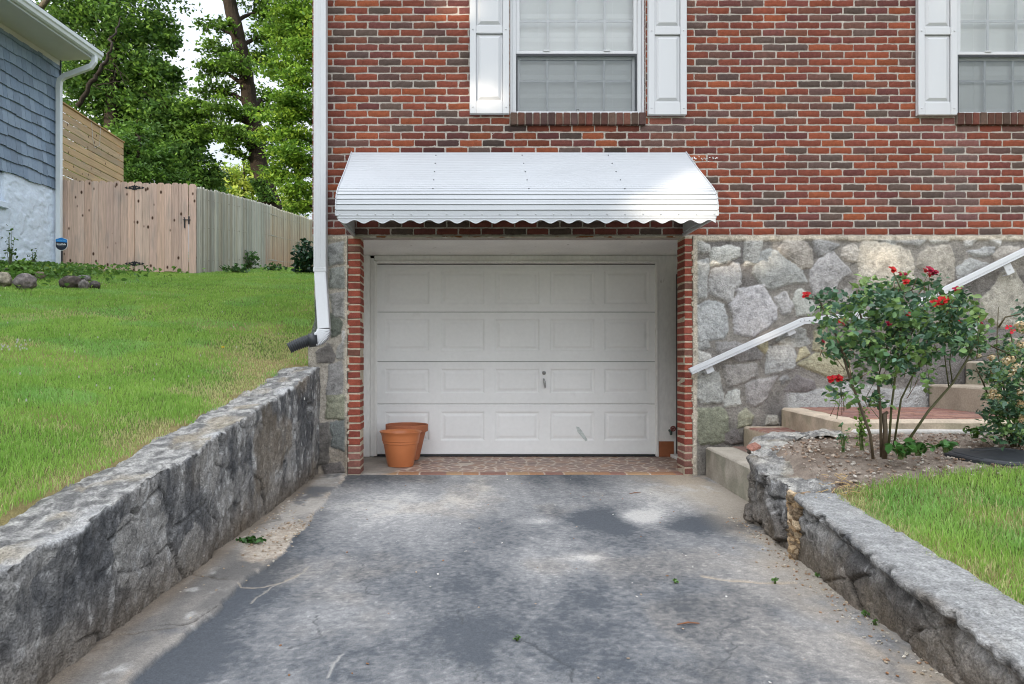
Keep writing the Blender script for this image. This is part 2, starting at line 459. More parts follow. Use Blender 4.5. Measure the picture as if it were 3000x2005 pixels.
# right lawn + planting bed as one soil sheet
WX = lambda y: np.interp(y, [-6, -3.81, -3.09, -1.76], [1.42, 1.617, 1.693, 1.864])      # face of right retaining wall
us = np.linspace(0, 1, 150); vs_ = np.linspace(-6.0, -1.30, 190)
U, V = np.meshgrid(us, vs_, indexing='ij')
x0 = WX(np.minimum(V, -1.76)) + np.where(V > -2.66, 0.09, 0.16) + np.where(V > -1.76, (V + 1.76) * 1.05, 0)
X = x0 + (7.5 - x0) * U ** 1.6; Y = V
Z = zR(X, Y) - 0.01 - 0.05 * (V > -2.66) * ss(0.16, 0.06, X - x0)
soilm = ss(-2.66, -2.56, Y + 0.10 * (fbm(X * 4, Y * 4, seed=8) - 0.5) * 2 + 0.03 * ss(2.5, 2.0, X) * 2)
Z = Z + soilm * (0.03 * (fbm(X * 9, Y * 9, seed=31, octv=4) - 0.5) + 0.012 * (fbm(X * 40, Y * 40, seed=33) - 0.5))
sc_ = mix((0.17, 0.13, 0.105), (0.38, 0.32, 0.265), fbm(X * 14, Y * 14, seed=9, octv=5))
sc_ = mix(sc_, np.broadcast_to((0.10, 0.065, 0.04), sc_.shape), ss(0.55, 0.75, fbm(X * 3, Y * 3, seed=10)) * 0.6)
gc = mix((0.10, 0.13, 0.035), (0.25, 0.20, 0.09), ss(0.45, 0.7, fbm(X * 5, Y * 5, seed=12)))
c = mix(gc, sc_, soilm)
o = mesh_obj('flower_bed', np.stack([X, Y, Z], -1), grid_faces(*X.shape), MT['soil'], cols=c.reshape(-1, 3), smooth=True)
tag(o, kind='structure')

# ------------------------------------------------------------------ driveway
BL = [(1015, 1392), (985, 1430), (940, 1490), (890, 1550), (850, 1590), (838, 1625), (770, 1672), (700, 1720), (655, 1775), (640, 1792), (560, 1850), (470, 1930), (390, 2005), (250, 2140)]
BL = [at_z(*p)[:2] for p in BL]
def bound_x(y):
    yy = [p[1] for p in BL][::-1]; xx = [p[0] for p in BL][::-1]
    return np.interp(y, yy, xx)
xs = np.arange(-1.42, 2.55, 0.0085)
ys = np.concatenate([np.linspace(-16, -4.6, 60)[:-1], np.arange(-4.6, 0.03, 0.0085)])
X, Y = np.meshgrid(xs, ys, indexing='ij')
PX, PY = proj(X, Y, 0 * X)
low = fbm(X * 1.1, Y * 0.9, seed=41, octv=5, gain=0.6)
mid = fbm(X * 5, Y * 3, seed=43, octv=5, gain=0.6)
hi = fbm(X * 40, Y * 40, seed=45, octv=3)
w = (low - 0.5) * 1.5 + (fbm(X * 2.8, Y * 0.5, seed=42, octv=4) - 0.5) * 2.6 + (mid - 0.5) * 0.9
near = (Y > -4.6)
for (bx, by, rx, ry, a) in [(1250, 1500, 260, 60, .5), (900, 1520, 150, 50, .4), (1600, 1640, 150, 70, .55), (1450, 1440, 500, 40, .35), (2000, 1440, 200, 60, .8), (2260, 1650, 220, 90, .55),
                            (1000, 1800, 240, 80, .45), (2500, 1850, 170, 130, .5), (2050, 1900, 260, 80, .30), (1865, 1515, 75, 22, 2.2), (1725, 1635, 50, 12, 1.1), (1570, 1528, 50, 10, .9),
                            (1480, 1600, 110, 120, -.5), (1900, 1760, 200, 60, -.35), (1500, 1850, 320, 120, -.55), (820, 1750, 130, 60, -.5), (600, 1950, 170, 60, -.45), (1750, 1600, 120, 70, -.35),
                            (1770, 1525, 95, 32, -1.5), (2080, 1535, 120, 26, -1.6), (1120, 1405, 200, 16, -.7), (1330, 1440, 80, 20, -.5), (1750, 1960, 320, 60, -.35), (2050, 1420, 90, 30, .3)]:
    q = ((PX - bx) / rx) ** 2 + ((PY - by) / ry) ** 2
    q = q * (1 + 0.9 * (mid - 0.5) * 2)
    w = w + np.where(near, 1.9 * a * np.exp(-np.clip(q, 0, 30)), 0)
w = w + (hi - 0.5) * 1.2 + (fbm(X * 75, Y * 75, seed=46, octv=2) - 0.5) * 1.1
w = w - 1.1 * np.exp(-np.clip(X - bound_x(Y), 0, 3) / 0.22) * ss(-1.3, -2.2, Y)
w = w + (fbm(X * 14, Y * 9, seed=44, octv=4, gain=0.7) - 0.5) * 1.2
t = np.clip(0.44 + w * 0.40, 0, 1)
c = mix((0.078, 0.086, 0.098), (0.305, 0.30, 0.295), t)
c = mix(c, np.broadcast_to((0.46, 0.445, 0.42), c.shape), ss(1.1, 2.2, w))
sp = fbm(X * 70, Y * 70, seed=47, octv=2)
c = mix(c, np.broadcast_to((0.42, 0.41, 0.40), c.shape), ss(0.64, 0.78, sp) * ss(-0.6, 1.0, w) * 0.55)
tan = np.maximum(ss(0.34, 0.0, (WX(np.minimum(Y, -1.76)) - X)), ss(1.2, 2.1, X) * ss(-1.7, -0.6, Y)) * ss(0.30, 0.6, mid + 0.1)
c = mix(c, np.broadcast_to((0.37, 0.32, 0.255), c.shape), tan * 0.8)
warm = ss(0.5, 0.7, fbm(X * 2.1, Y * 1.4, seed=49, octv=4)) * 0.45
c = mix(c, c * np.array([1.12, 1.0, 0.86]), warm)
Z = 0.006 * (fbm(X * 2, Y * 2, seed=51, octv=3) - 0.5) + 0.002 * (hi - 0.5)
# slab strip along the left wall, with its broken edge and gravel pocket
bx = bound_x(Y) + 0.03 * (fbm(Y * 6 + 3, Y * 0, seed=53, octv=4) - 0.5) * 2 + 0.012 * (hi - 0.5)
strip = ss(0.004, -0.004, X - bx)
sc1 = mix((0.175, 0.166, 0.156), (0.36, 0.33, 0.295), ss(0.3, 0.7, fbm(X * 4, Y * 2.2, seed=55, octv=5)))
sc1 = mix(sc1, np.broadcast_to((0.50, 0.485, 0.46), sc1.shape), ss(0.62, 0.8, fbm(X * 14, Y * 10, seed=57, octv=4)) * 0.7)
grav = ss(1.05, 0.7, np.hypot((X + 1.03) / 0.19, (Y + 2.30) / 0.50) + 0.9 * (mid - 0.5))
grav = np.maximum(grav, ss(0.05, 0.0, np.abs(X - bx)) * ss(0.5, 0.62, mid) * 0.8)
gcol = mix((0.30, 0.23, 0.17), (0.58, 0.52, 0.44), fbm(X * 45, Y * 45, seed=59, octv=3))
slabj = np.zeros(X.shape)
for (ya, tl) in ((-3.62, .35), (-3.05, -.5), (-1.72, .6), (-1.25, -.3), (-0.62, .4)):
    slabj = np.maximum(slabj, ss(0.014, 0.003, np.abs(Y - ya - tl * (X + 1.1) + 0.10 * (fbm(X * 6, Y * 6, seed=65, octv=4) - .5))) * ss(.35, .5, fbm(X * 5, Y * 5, seed=66)))
sc1 = sc1 * (1 + 0.5 * (worley(X * 2.2, Y * 1.6, 67)[2] - 0.55))[..., None]
sc1 = mix(sc1, np.broadcast_to((0.12, 0.125, 0.135), sc1.shape), ss(.56, .66, fbm(X * 3.5 + 3, Y * 2.5, seed=68, octv=5, gain=.6)) * .7)
sc1 = mix(sc1, gcol, grav * 0.95)
sc1 = mix(sc1, np.broadcast_to((0.10, 0.085, 0.065), sc1.shape), slabj * .8)
foot = ss(0.11, 0.0, X + 1.30)
sc1 = mix(sc1, np.broadcast_to((0.24, 0.19, 0.14), sc1.shape), foot * 0.7)
c = mix(c, sc1, strip)
Z = Z + strip * (0.016 + 0.012 * fbm(X * 5, Y * 3, seed=61, octv=4) - slabj * 0.012 - grav * (0.022 - 0.02 * fbm(X * 50, Y * 50, seed=60)))
# cracks
def crack(pts, wd, depth, col, jit=0.02):
    global Z, c
    P = np.array([at_z(*p)[:2] for p in pts])
    best = np.full(X.shape, 9.0)
    xx = X + jit * (fbm(X * 12, Y * 12, seed=63, octv=3) - 0.5) * 2; yy = Y + jit * (fbm(X * 12 + 9, Y * 12, seed=64, octv=3) - 0.5) * 2
    for a, b in zip(P[:-1], P[1:]):
        ab = b - a; tt = np.clip(((xx - a[0]) * ab[0] + (yy - a[1]) * ab[1]) / (ab @ ab), 0, 1)
        best = np.minimum(best, np.hypot(xx - a[0] - tt * ab[0], yy - a[1] - tt * ab[1]))
    k = ss(wd, wd * 0.3, best)
    Z = Z - depth * k
    c = mix(c, np.broadcast_to(col, c.shape), k * 0.85)
crack([(2060, 1690), (2150, 1702), (2260, 1708), (2330, 1706)], 0.02, 0.008, (0.36, 0.30, 0.23))
crack([(1480, 1850), (1560, 1885), (1620, 1930), (1670, 1960), (1680, 2000)], 0.009, 0.006, (0.06, 0.065, 0.07))
crack([(965, 1990), (980, 1940), (1010, 1915)], 0.006, 0.002, (0.34, 0.33, 0.31))
crack([(700, 1720), (760, 1722), (830, 1705), (880, 1680)], 0.010, 0.003, (0.33, 0.285, 0.23))
crack([(730, 1770), (790, 1720), (870, 1690), (905, 1660)], 0.007, 0.002, (0.30, 0.275, 0.24))
crack([(470, 1850), (560, 1838), (640, 1790)], 0.010, 0.012, (0.07, 0.065, 0.06))
for cp in ([(1000, 1610), (1060, 1650), (1050, 1700), (1110, 1745)], [(2200, 1800), (2120, 1850), (2140, 1930), (2080, 1990)], [(860, 1900), (930, 1860), (940, 1800)], [(1380, 1950), (1420, 2000)]):
    crack(cp, 0.006, 0.003, (0.08, 0.082, 0.086), 0.05)
crack([(1350, 1790), (1345, 1830)], 0.008, 0.004, (0.07, 0.075, 0.08))
o = mesh_obj('driveway', np.stack([X, Y, Z], -1), grid_faces(*X.shape), MT['asphalt'], cols=c.reshape(-1, 3), smooth=True)
tag(o, kind='structure')

# ------------------------------------------------------------------ garage tile floor (crazy paving)
xs = np.arange(-1.08, 2.33, 0.012); ys = np.arange(0.022, 1.30, 0.012)
X, Y = np.meshgrid(xs, ys, indexing='ij')
wx = X + 0.03 * (fbm(X * 6, Y * 6, seed=71) - 0.5); wy = Y + 0.03 * (fbm(X * 6, Y * 6 + 7, seed=72) - 0.5)
f1, f2, cid = worley(wx * 9.5, wy * 9.5, seed=73)
grout = ss(0.17, 0.06, f2 - f1)
pal = np.array([(0.27, 0.175, 0.14), (0.33, 0.21, 0.16), (0.24, 0.16, 0.135), (0.36, 0.22, 0.155), (0.28, 0.19, 0.16)])
c = pal[(cid * 4.99).astype(int)]
edge = ss(0.16, 0.12, Y)
epal = np.array([(0.33, 0.17, 0.09), (0.24, 0.12, 0.09), (0.36, 0.22, 0.12)])
ei = (np.floor(X * 5.2 + 0.2 * np.sin(X * 9)).astype(int)) % 3
c = mix(c, epal[ei], edge); grout = grout * (1 - edge) + edge * ss(0.04, 0.0, np.abs(((X * 5.2 + 0.2 * np.sin(X * 9)) % 1) - 0.02))
c = mix(c, np.broadcast_to((0.60, 0.52, 0.43), c.shape), grout * 0.9)
conc = ss(0.02, -0.06, X + 0.62 - 0.25 * (Y - 0.1) + 0.15 * (fbm(X * 3, Y * 3, seed=74) - 0.5)) * ss(0.02, 0.10, Y + (X + .6) * -0.3)
c = mix(c, np.broadcast_to((0.30, 0.27, 0.235), c.shape) * (0.8 + 0.4 * fbm(X * 12, Y * 12, seed=76))[..., None], conc)
c = c * (0.85 + 0.3 * fbm(X * 2, Y * 3, seed=77))[..., None]
Z = np.where(Y < 0.03, -0.012, 0.009 - 0.0025 * grout)
o = mesh_obj('tile_floor', np.stack([X, Y, Z], -1), grid_faces(*X.shape), M('clay_tiles', vcol=True, rough=0.55, noise=[(80, 0.12, 3)], bump=[(250, 0.1, 0.002)], spec=0.35), cols=c.reshape(-1, 3))
tag(o, kind='structure')

# ------------------------------------------------------------------ retaining walls
def stone_cols(a, b, top, basez, seed, dark=1.0):
    """a along, b height coordinates, top in 0..1"""
    big = 0.5 * fbm(a * 3.2, b * 1.7, seed=seed, octv=4) + 0.5 * worley(a * 4.2 + .5 * fbm(a * 4, b * 4, seed=seed + 11), b * 4.6 + .5 * fbm(a * 4, b * 4, seed=seed + 12), seed)[2]
    strk = fbm(a * 10, b * 4.5, seed=seed + 2, octv=5, gain=0.6)
    fine = fbm(a * 38, b * 22, seed=seed + 4, octv=3)
    c = mix((0.125 * dark, 0.126 * dark, 0.130 * dark), (0.33 * dark, 0.318 * dark, 0.302 * dark), ss(0.34, 0.66, strk * 0.42 + big * 0.58))
    c = mix(c, np.broadcast_to((0.46, 0.455, 0.45), c.shape), ss(0.56, 0.70, fine * 0.55 + strk * 0.45) * 0.9)
    c = mix(c, np.broadcast_to((0.055, 0.058, 0.064), c.shape), ss(0.43, 0.31, fine * 0.55 + strk * 0.45) * 0.65)
    c = mix(c, np.broadcast_to((0.22, 0.18, 0.135), c.shape), ss(0.50, 0.68, fbm(a * 2.3, b * 2.1, seed=seed + 6)) * 0.7)
    c = mix(c, np.broadcast_to((0.185, 0.15, 0.115), c.shape), ss(0.28, 0.0, basez) * 0.75 * (1 - top))
    tc_ = mix((0.15, 0.147, 0.143), (0.37, 0.36, 0.34), ss(0.35, 0.65, fbm(a * 22, b * 22, seed=seed + 8, octv=4, gain=0.7)))
    tc_ = mix(tc_, np.broadcast_to((0.33, 0.28, 0.20), tc_.shape), ss(0.52, 0.72, fbm(a * 5, b * 5, seed=seed + 9)) * 0.6)
    return mix(c, tc_, top)

# left wall: profile runs up the face, over the rounded edge, across the top
du = 0.011
ul = np.arange(-7.2, 0.012, du)
nf, nr, ntp = 84, 10, 34
Yl = np.repeat(ul[:, None], nf + nr + ntp, 1)
H = wallh(Yl) + 0.05 * (fbm(Yl * 3.0, Yl * 0, seed=81, octv=3) - 0.5) + 0.035 * (fbm(Yl * 14, Yl * 0, seed=82, octv=3) - 0.5)
Wt = 0.36 + 0.06 * (fbm(Yl * 1.5, Yl * 0 + 4, seed=83) - 0.5)
k = np.arange(nf + nr + ntp)[None, :] + 0 * Yl
rr = 0.018
tf = np.clip(k / nf, 0, 1); ang = np.clip((k - nf) / nr, 0, 1) * math.pi / 2; tt = np.clip((k - nf - nr) / ntp, 0, 1)
Zl = -0.03 + tf * (H - rr + 0.03) + rr * np.sin(ang)
Xl = -1.30 - rr * (1 - np.cos(ang)) - tt * (Wt - rr)
top = ss(0.3, 1.0, np.clip((k - nf) / nr, 0, 1))
Zl = Zl - top * tt * 0.03 - 0.06 * ss(0.93, 1.0, tt)
A, B = Yl, Zl
f1, f2, cid = worley(A * 2.6 + 0.5 * (fbm(A * 3, B * 3, seed=85) - 0.5), B * 3.6 + 0.5 * (fbm(A * 3, B * 3, seed=86) - 0.5), seed=84)
joint = ss(0.055, 0.0, f2 - f1) * ss(0.42, 0.5, fbm(A * 2.2, B * 2.2, seed=96))
d = (cid - 0.5) * 0.018 + 0.034 * (fbm(A * 5, B * 2.2, seed=87, octv=6, gain=0.6) - 0.5) + 0.024 * (fbm(A * 15, B * 8, seed=88, octv=4, gain=0.6) - 0.5) - 0.011 * joint + 0.022 * (fbm(A * 50, B * 26, seed=95, octv=3) - 0.5) * 0.6
d = d - 0.05 * ss(0.70, 0.80, fbm(A * 7, B * 7, seed=89)) - 0.01 * ss(0.15, 0, Zl)
dt = 0.020 * (fbm(A * 5, Xl * 5, seed=90, octv=5, gain=0.6) - 0.5) + 0.010 * (fbm(A * 26, Xl * 26, seed=91, octv=3) - 0.5)
cr = ss(0.03, 0.0, np.abs(fbm(A * 2.2, Xl * 3 + 5, seed=92) - 0.5)) * 0.012
endf = ss(0.0, 0.1, -Yl)
Xl2 = Xl + d * (1 - top) * (0.4 + 0.6 * endf)
Zl2 = Zl + (dt - cr) * top
c = stone_cols(A, B, top, B, 100)
c = np.where((top > 0.5)[..., None], stone_cols(A, Xl, top, B + 1, 100), c)
c = mix(c, np.broadcast_to((0.045, 0.043, 0.04), c.shape), joint * (1 - top) * 0.55)
c = mix(c, np.broadcast_to((0.44, 0.44, 0.44), c.shape), ss(0.25, 1.0, np.clip((k - nf + 6) / 12, 0, 1)) * ss(1.0, 0.55, np.clip((k - nf) / (nr + 10), 0, 1)) * ss(0.47, 0.65, fbm(A * 5, A * 0 + 8, seed=94, octv=4)) * 0.75)
o = mesh_obj('retaining_wall', np.stack([Xl2, Yl, Zl2], -1), grid_faces(*Xl.shape), MT['oldstone'], cols=c.reshape(-1, 3), smooth=True)
tag(o, 'tall dark grey rough stone retaining wall holding up the big sloping lawn left of the driveway', 'retaining wall')

# right wall: newer capped length near the camera
def right_wall(name, y0, y1, htab, seed, width, capped, path=None, lab=None):
    ul = np.arange(y0, y1, 0.010)
    nf, nr, ntp = 40, 7, 26
    Yv = np.repeat(ul[:, None], nf + nr + ntp, 1)
    k = np.arange(nf + nr + ntp)[None, :] + 0 * Yv
    H = np.interp(Yv, *htab) + (0.02 if capped else 0.07) * (fbm(Yv * 5, Yv * 0, seed=seed, octv=4) - 0.5)
    if capped: H = H + 0.016 * (np.floor(Yv * 1.3 + 0.3) % 2)
    Wt = width + 0.05 * (fbm(Yv * 2.4, Yv * 0 + 2, seed=seed + 1, octv=3) - 0.5)
    rr = 0.022
    tf = np.clip(k / nf, 0, 1); ang = np.clip((k - nf) / nr, 0, 1) * math.pi / 2; tt = np.clip((k - nf - nr) / ntp, 0, 1)
    Zv = -0.03 + tf * (H - rr + 0.03) + rr * np.sin(ang)
    off = rr * (1 - np.cos(ang)) + tt * (Wt - rr)
    top = ss(0.2, 0.9, np.clip((k - nf) / nr, 0, 1))
    Zv = Zv - 0.06 * ss(0.94, 1.0, tt)
    if path is None:
        bx = WX(Yv); by = Yv; nx, ny = np.ones_like(Yv), np.zeros_like(Yv)
    else:
        P = np.array(path); seg = np.hypot(*(P[1:] - P[:-1]).T); s_ = np.concatenate([[0], np.cumsum(seg)])
        tpar = (Yv - y0) / (y1 - y0) * s_[-1]
        bx = np.interp(tpar, s_, P[:, 0]); by = np.interp(tpar, s_, P[:, 1])
        e = 0.06
        tx = np.interp(tpar + e, s_, P[:, 0]) - np.interp(tpar - e, s_, P[:, 0]); ty = np.interp(tpar + e, s_, P[:, 1]) - np.interp(tpar - e, s_, P[:, 1])
        L_ = np.hypot(tx, ty) + 1e-9; nx, ny = ty / L_, -tx / L_
    A, B = Yv, Zv
    f1, f2, cid = worley(A * 3.1 + 0.4 * fbm(A * 3, B * 3, seed=seed + 2), B * 5.0, seed=seed + 3)
    joint = ss(0.09, 0.0, f2 - f1)
    d = (cid - 0.5) * 0.03 + 0.045 * (fbm(A * 5, B * 4, seed=seed + 4, octv=5, gain=0.55) - 0.5) + 0.022 * (fbm(A * 30, B * 18, seed=seed + 5, octv=4) - 0.5) - 0.016 * joint
    if not capped: d = d * 1.5 - 0.05 * ss(0.62, 0.72, fbm(A * 8, B * 8, seed=seed + 6))
    else: d = d - 0.022 * ss(0.05, 0.0, np.abs(H - Zv - 0.075)) * (1 - top) + 0.02 * ss(0.06, 0.03, H - Zv) * (1 - top)
    g1 = (0.014 if capped else 0.04) * (fbm(A * 6, off * 6, seed=seed + 7, octv=4) - 0.5) + (0.008 if capped else 0.03) * (fbm(A * 30, off * 30, seed=seed + 8, octv=3) - 0.5)
    Xv = bx + nx * (off - d * (1 - top)); Yw = by + ny * (off - d * (1 - top)); Zw = Zv + g1 * top
    c = stone_cols(A, B, top, B, seed + 20, 0.95)
    c = np.where((top > 0.5)[..., None], stone_cols(A, off, top, B + 1, seed + 20), c)
    br = ss(0.35, 0.65, fbm(A * 4, B * 3, seed=seed + 9)) * (1 - top) * 0.6
    c = mix(c, np.broadcast_to((0.155, 0.125, 0.092), c.shape), br)
    if capped:
        cap = np.maximum(top, ss(0.07, 0.05, H - Zv)) 
        cc = mix((0.24, 0.24, 0.24), (0.40, 0.40, 0.39), fbm(A * 7, off * 9 + B * 9, seed=seed + 10, octv=5, gain=0.65))
        c = mix(c, cc, top * 0.85)
    else:
        c = mix(c, np.broadcast_to((0.46, 0.44, 0.40), c.shape), top * ss(0.5, 0.7, fbm(A * 9, off * 9, seed=seed + 11, octv=4)) * 0.8)
    c = mix(c, np.broadcast_to((0.03, 0.029, 0.027), c.shape), joint * (1 - top) * 0.6 * ss(0.4, 0.6, fbm(A * 5, B * 5, seed=seed + 12)))
    verts = np.stack([Xv, Yw, Zw], -1)
    faces = grid_faces(*Xv.shape).tolist()
    nv = Xv.shape[1]; e0 = 0; e1 = (Xv.shape[0] - 1) * nv
    for e in (e0, e1):                                   # close both ends
        faces.append([e + j for j in range(nv)])
    o = mesh_obj(name, verts.reshape(-1, 3), faces, MT['oldstone'], cols=c.reshape(-1, 3), smooth=True)
    tag(o, lab, 'retaining wall')
    return o
right_wall('retaining_wall', -5.9, -2.66, ([-6, -4.36, -4.13, -3.59, -2.735, -2.6], [0.10, .19, .231, .258, .342, .35]), 300, 0.24, True,
           lab='low stone retaining wall with smooth pale grey cap edging the right lawn')
right_wall('retaining_wall', 0.0, 1.9, ([0, 0.12, 0.35, 0.9, 1.05, 1.35, 1.9], [.30, .355, .37, .44, .47, .53, .545]), 340, 0.27, False,
           path=[(1.757, -2.64), (1.80, -2.3), (1.855, -1.85), (1.90, -1.70), (2.06, -1.46), (2.30, -1.32), (2.66, -1.455)][:7],
           lab='crumbling old rubble stone wall with a rounded pipe hole beside the concrete steps')
# tan rubble where the two lengths have come apart
mb = MB()
for i in range(26):
    y = random.uniform(-2.72, -2.58); x = float(WX(y)) + random.uniform(0.02, 0.26); z = random.uniform(0.24, 0.33)
    a = random.uniform(0.012, 0.035)
    mb.obox((x, y, z), (a, random.uniform(-.4, .4) * a, 0.3 * a), (0, a * 0.8, a * .3), (-.2 * a, 0, a * 0.6), random.choice([lin(190, 160, 125), lin(165, 130, 95), lin(140, 120, 100)]), a * 0.3, a * 0.15)
for i in range(190):
    z = random.uniform(0.0, 0.34); x = float(WX(-2.65)) + random.uniform(-.004, .03); a = random.uniform(.008, .026); hw = .018 + .05 * z / .34
    th = random.uniform(0, 3.1); kq = random.uniform(.7, 1.1)
    mb.obox((x, -2.64 + random.uniform(-hw, hw), z), (a * math.cos(th), a * math.sin(th), a * .3), (-a * .8 * math.sin(th), a * .8 * math.cos(th), .2 * a), (-.2 * a, 0, a * .8), tuple(v * kq for v in random.choice([lin(186, 160, 126), lin(170, 142, 110), lin(140, 122, 100), lin(200, 178, 148)])), a * .45, a * .25)
for i in range(60):
    x = float(WX(-2.65)) + random.uniform(0.05, .35); y = -2.62 + random.uniform(-.13, .16); z = float(zR(x, y)) + random.uniform(0.0, .03) if x > 1.95 else random.uniform(.30, .35)
    a = random.uniform(0, 6.28); l = random.uniform(0.03, 0.08)
    mb.tube([(x, y, z), (x + l * math.cos(a), y + l * math.sin(a), z + random.uniform(-.01, .02))], 0.0018, 4, lin(200, 170, 120))
o = mb.build('rubble', MT['stone'])
tag(o, 'loose tan rubble and straw filling the gap in the right retaining wall', 'rubble', kind='stuff')
# ================================================================== brick house
house = thing('brick_house', 'red and brown brick house on a rough stone base with a garage set into it', 'house', (2.0, 0.0, 0.0))
PITCH, BL_, ZB = 0.06744, 0.2072, 2.196
BR = [lin(148, 80, 61), lin(156, 84, 61), lin(140, 77, 62), lin(164, 90, 61), lin(132, 76, 67), lin(122, 86, 77), lin(110, 82, 77), lin(106, 86, 80), lin(100, 84, 77), lin(120, 72, 68), lin(130, 82, 68), lin(106, 88, 80)]
BW = [5, 4, 5, 3, 4, 3, 2.4, 2.2, 1.6, 2.6, 2.4, 1.2]
def bcol(dark=1.0):
    c = random.choices(BR, BW)[0]; k = random.uniform(0.58, 0.78) * dark
    return tuple(min(1, v * k * random.uniform(0.98, 1.02)) for v in c)
def brick(mb, x0, x1, z0, z1, col, y=0.0, depth=0.03, proj_=None):
    """one brick face with wavering arrises, in the x-z plane (front at y)"""
    L = x1 - x0; nx = max(2, int(L / 0.024)); nz = 3
    vs = []; tip = random.uniform(-0.0015, 0.0015)
    ph = random.uniform(0, 100)
    for i in range(nx + 1):
        for j in range(nz + 1):
            x = x0 + L * i / nx; z = z0 + (z1 - z0) * j / nz
            ed = (i in (0, nx)) or (j in (0, nz))
            if i in (0, nx): x += random.gauss(0, 0.0014) - (0.002 if (i == nx) == (j not in (0, nz)) else -0.002) * 0
            if j in (0, nz): z += random.gauss(0, 0.0010) + 0.0012 * math.sin(ph + x * 30)
            if i in (0, nx) and j in (0, nz):
                x += 0.0014 * (1 if i == 0 else -1); z += 0.0010 * (1 if j == 0 else -1)
            yy = y + (0.0035 if ed else 0) + random.gauss(0, 0.0007) + tip * (j / nz - .5)
            vs.append((x, yy, z))
    fs = []
    q = nz + 1
    for i in range(nx):
        for j in range(nz):
            fs.append((i * q + j, (i + 1) * q + j, (i + 1) * q + j + 1, i * q + j + 1))
    ring = [i * q for i in range(nx + 1)] + [nx * q + j for j in range(1, q)] + [i * q + nz for i in range(nx - 1, -1, -1)] + [j for j in range(nz - 1, 0, -1)]
    b = len(vs)
    for r in ring: vs.append((vs[r][0], y + depth, vs[r][2]))
    n = len(ring)
    for k in range(n): fs.append((ring[k], b + k, b + (k + 1) % n, ring[(k + 1) % n]))
    if proj_: vs = [proj_(v) for v in vs]
    mb.add(vs, fs, col)

XL, XR, ZT = -1.375, 7.6, 5.35
WINS = [(0.434, 1.675), (4.512, 5.753)]
SILL0, SILL1, WTOP = 3.209, 3.312, 4.98
mb = MB()
MC = lin(186, 178, 169, .82)
def mslab(x0, x1, z0, z1): mb.box(x0, x1, 0.005, 0.20, z0, z1, MC)
edges = [XL] + [v for w_ in WINS for v in w_] + [XR]
mslab(XL, XR, ZB - 0.008, SILL0); mslab(XL, XR, WTOP, ZT)
for a, b in ((XL, WINS[0][0]), (WINS[0][1], WINS[1][0]), (WINS[1][1], XR)): mslab(a, b, SILL0, WTOP)
row = 0; z = ZB + 0.008
while z + 0.055 < ZT:
    off = 2.242 + (0.46 if row % 2 else 0) * BL_ + random.uniform(-0.012, 0.012)
    k0 = math.floor((XL - off) / BL_); x = off + k0 * BL_
    zc = z + 0.027
    while x < XR:
        a, b = x + 0.0055, x + BL_ - 0.0065 + random.uniform(-0.003, 0.003)
        ivs = [(max(a, XL), min(b, XR))]
        if SILL0 - 0.004 < zc < WTOP:
            for (w0, w1) in WINS:
                nv = []
                for (p, q) in ivs:
                    if q < w0 or p > w1: nv.append((p, q)); continue
                    if p < w0 - 0.012: nv.append((p, w0 - 0.004))
                    if q > w1 + 0.012: nv.append((w1 + 0.004, q))
                ivs = nv
        cc = bcol()
        # soot below the first window sill
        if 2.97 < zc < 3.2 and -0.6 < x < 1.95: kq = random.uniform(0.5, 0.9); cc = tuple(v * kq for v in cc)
        if (abs(x + .1 - 1.87) < .2 and 3.0 < zc < 3.28) or (abs(x + .1 - 4.55) < .16 and 2.35 < zc < 3.26): cc = tuple(v * .9 + .03 for v in cc)
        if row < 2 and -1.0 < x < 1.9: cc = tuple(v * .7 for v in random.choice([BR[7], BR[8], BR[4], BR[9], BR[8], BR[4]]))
        for (p, q) in ivs:
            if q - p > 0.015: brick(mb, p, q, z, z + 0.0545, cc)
        x += BL_
    z += PITCH; row += 1
# window reveals in brick (right jambs seen from the camera)
for (w0, w1) in WINS:
    for xr, sg in ((w1, 1), (w0, -1)):
        zz = SILL1 + 0.01; r_ = 0
        while zz < WTOP:
            mb.box(min(xr, xr + sg * 0.004) - (0.002 if sg > 0 else 0), max(xr, xr + sg * 0.004) + (0 if sg > 0 else 0.002), 0.012, 0.085, zz, zz + 0.054, bcol(0.9))
            zz += PITCH
# blobs of white caulk smeared beside the awning
for i in range(34):
    px, py = random.choice([(2028, 464), (2045, 463), (2054, 468), (2070, 465), (2092, 465), (2030, 470), (2078, 470)])
    x, _, zq = at(px + random.gauss(0, 5), py + random.gauss(0, 2), 0)
    mb.box(x, x + random.uniform(.004, .014), -0.004, 0.003, zq, zq + random.uniform(.003, .010), (0.75, 0.75, 0.74), 0.001)
mb.build('brick_wall', MT['brick'], house)

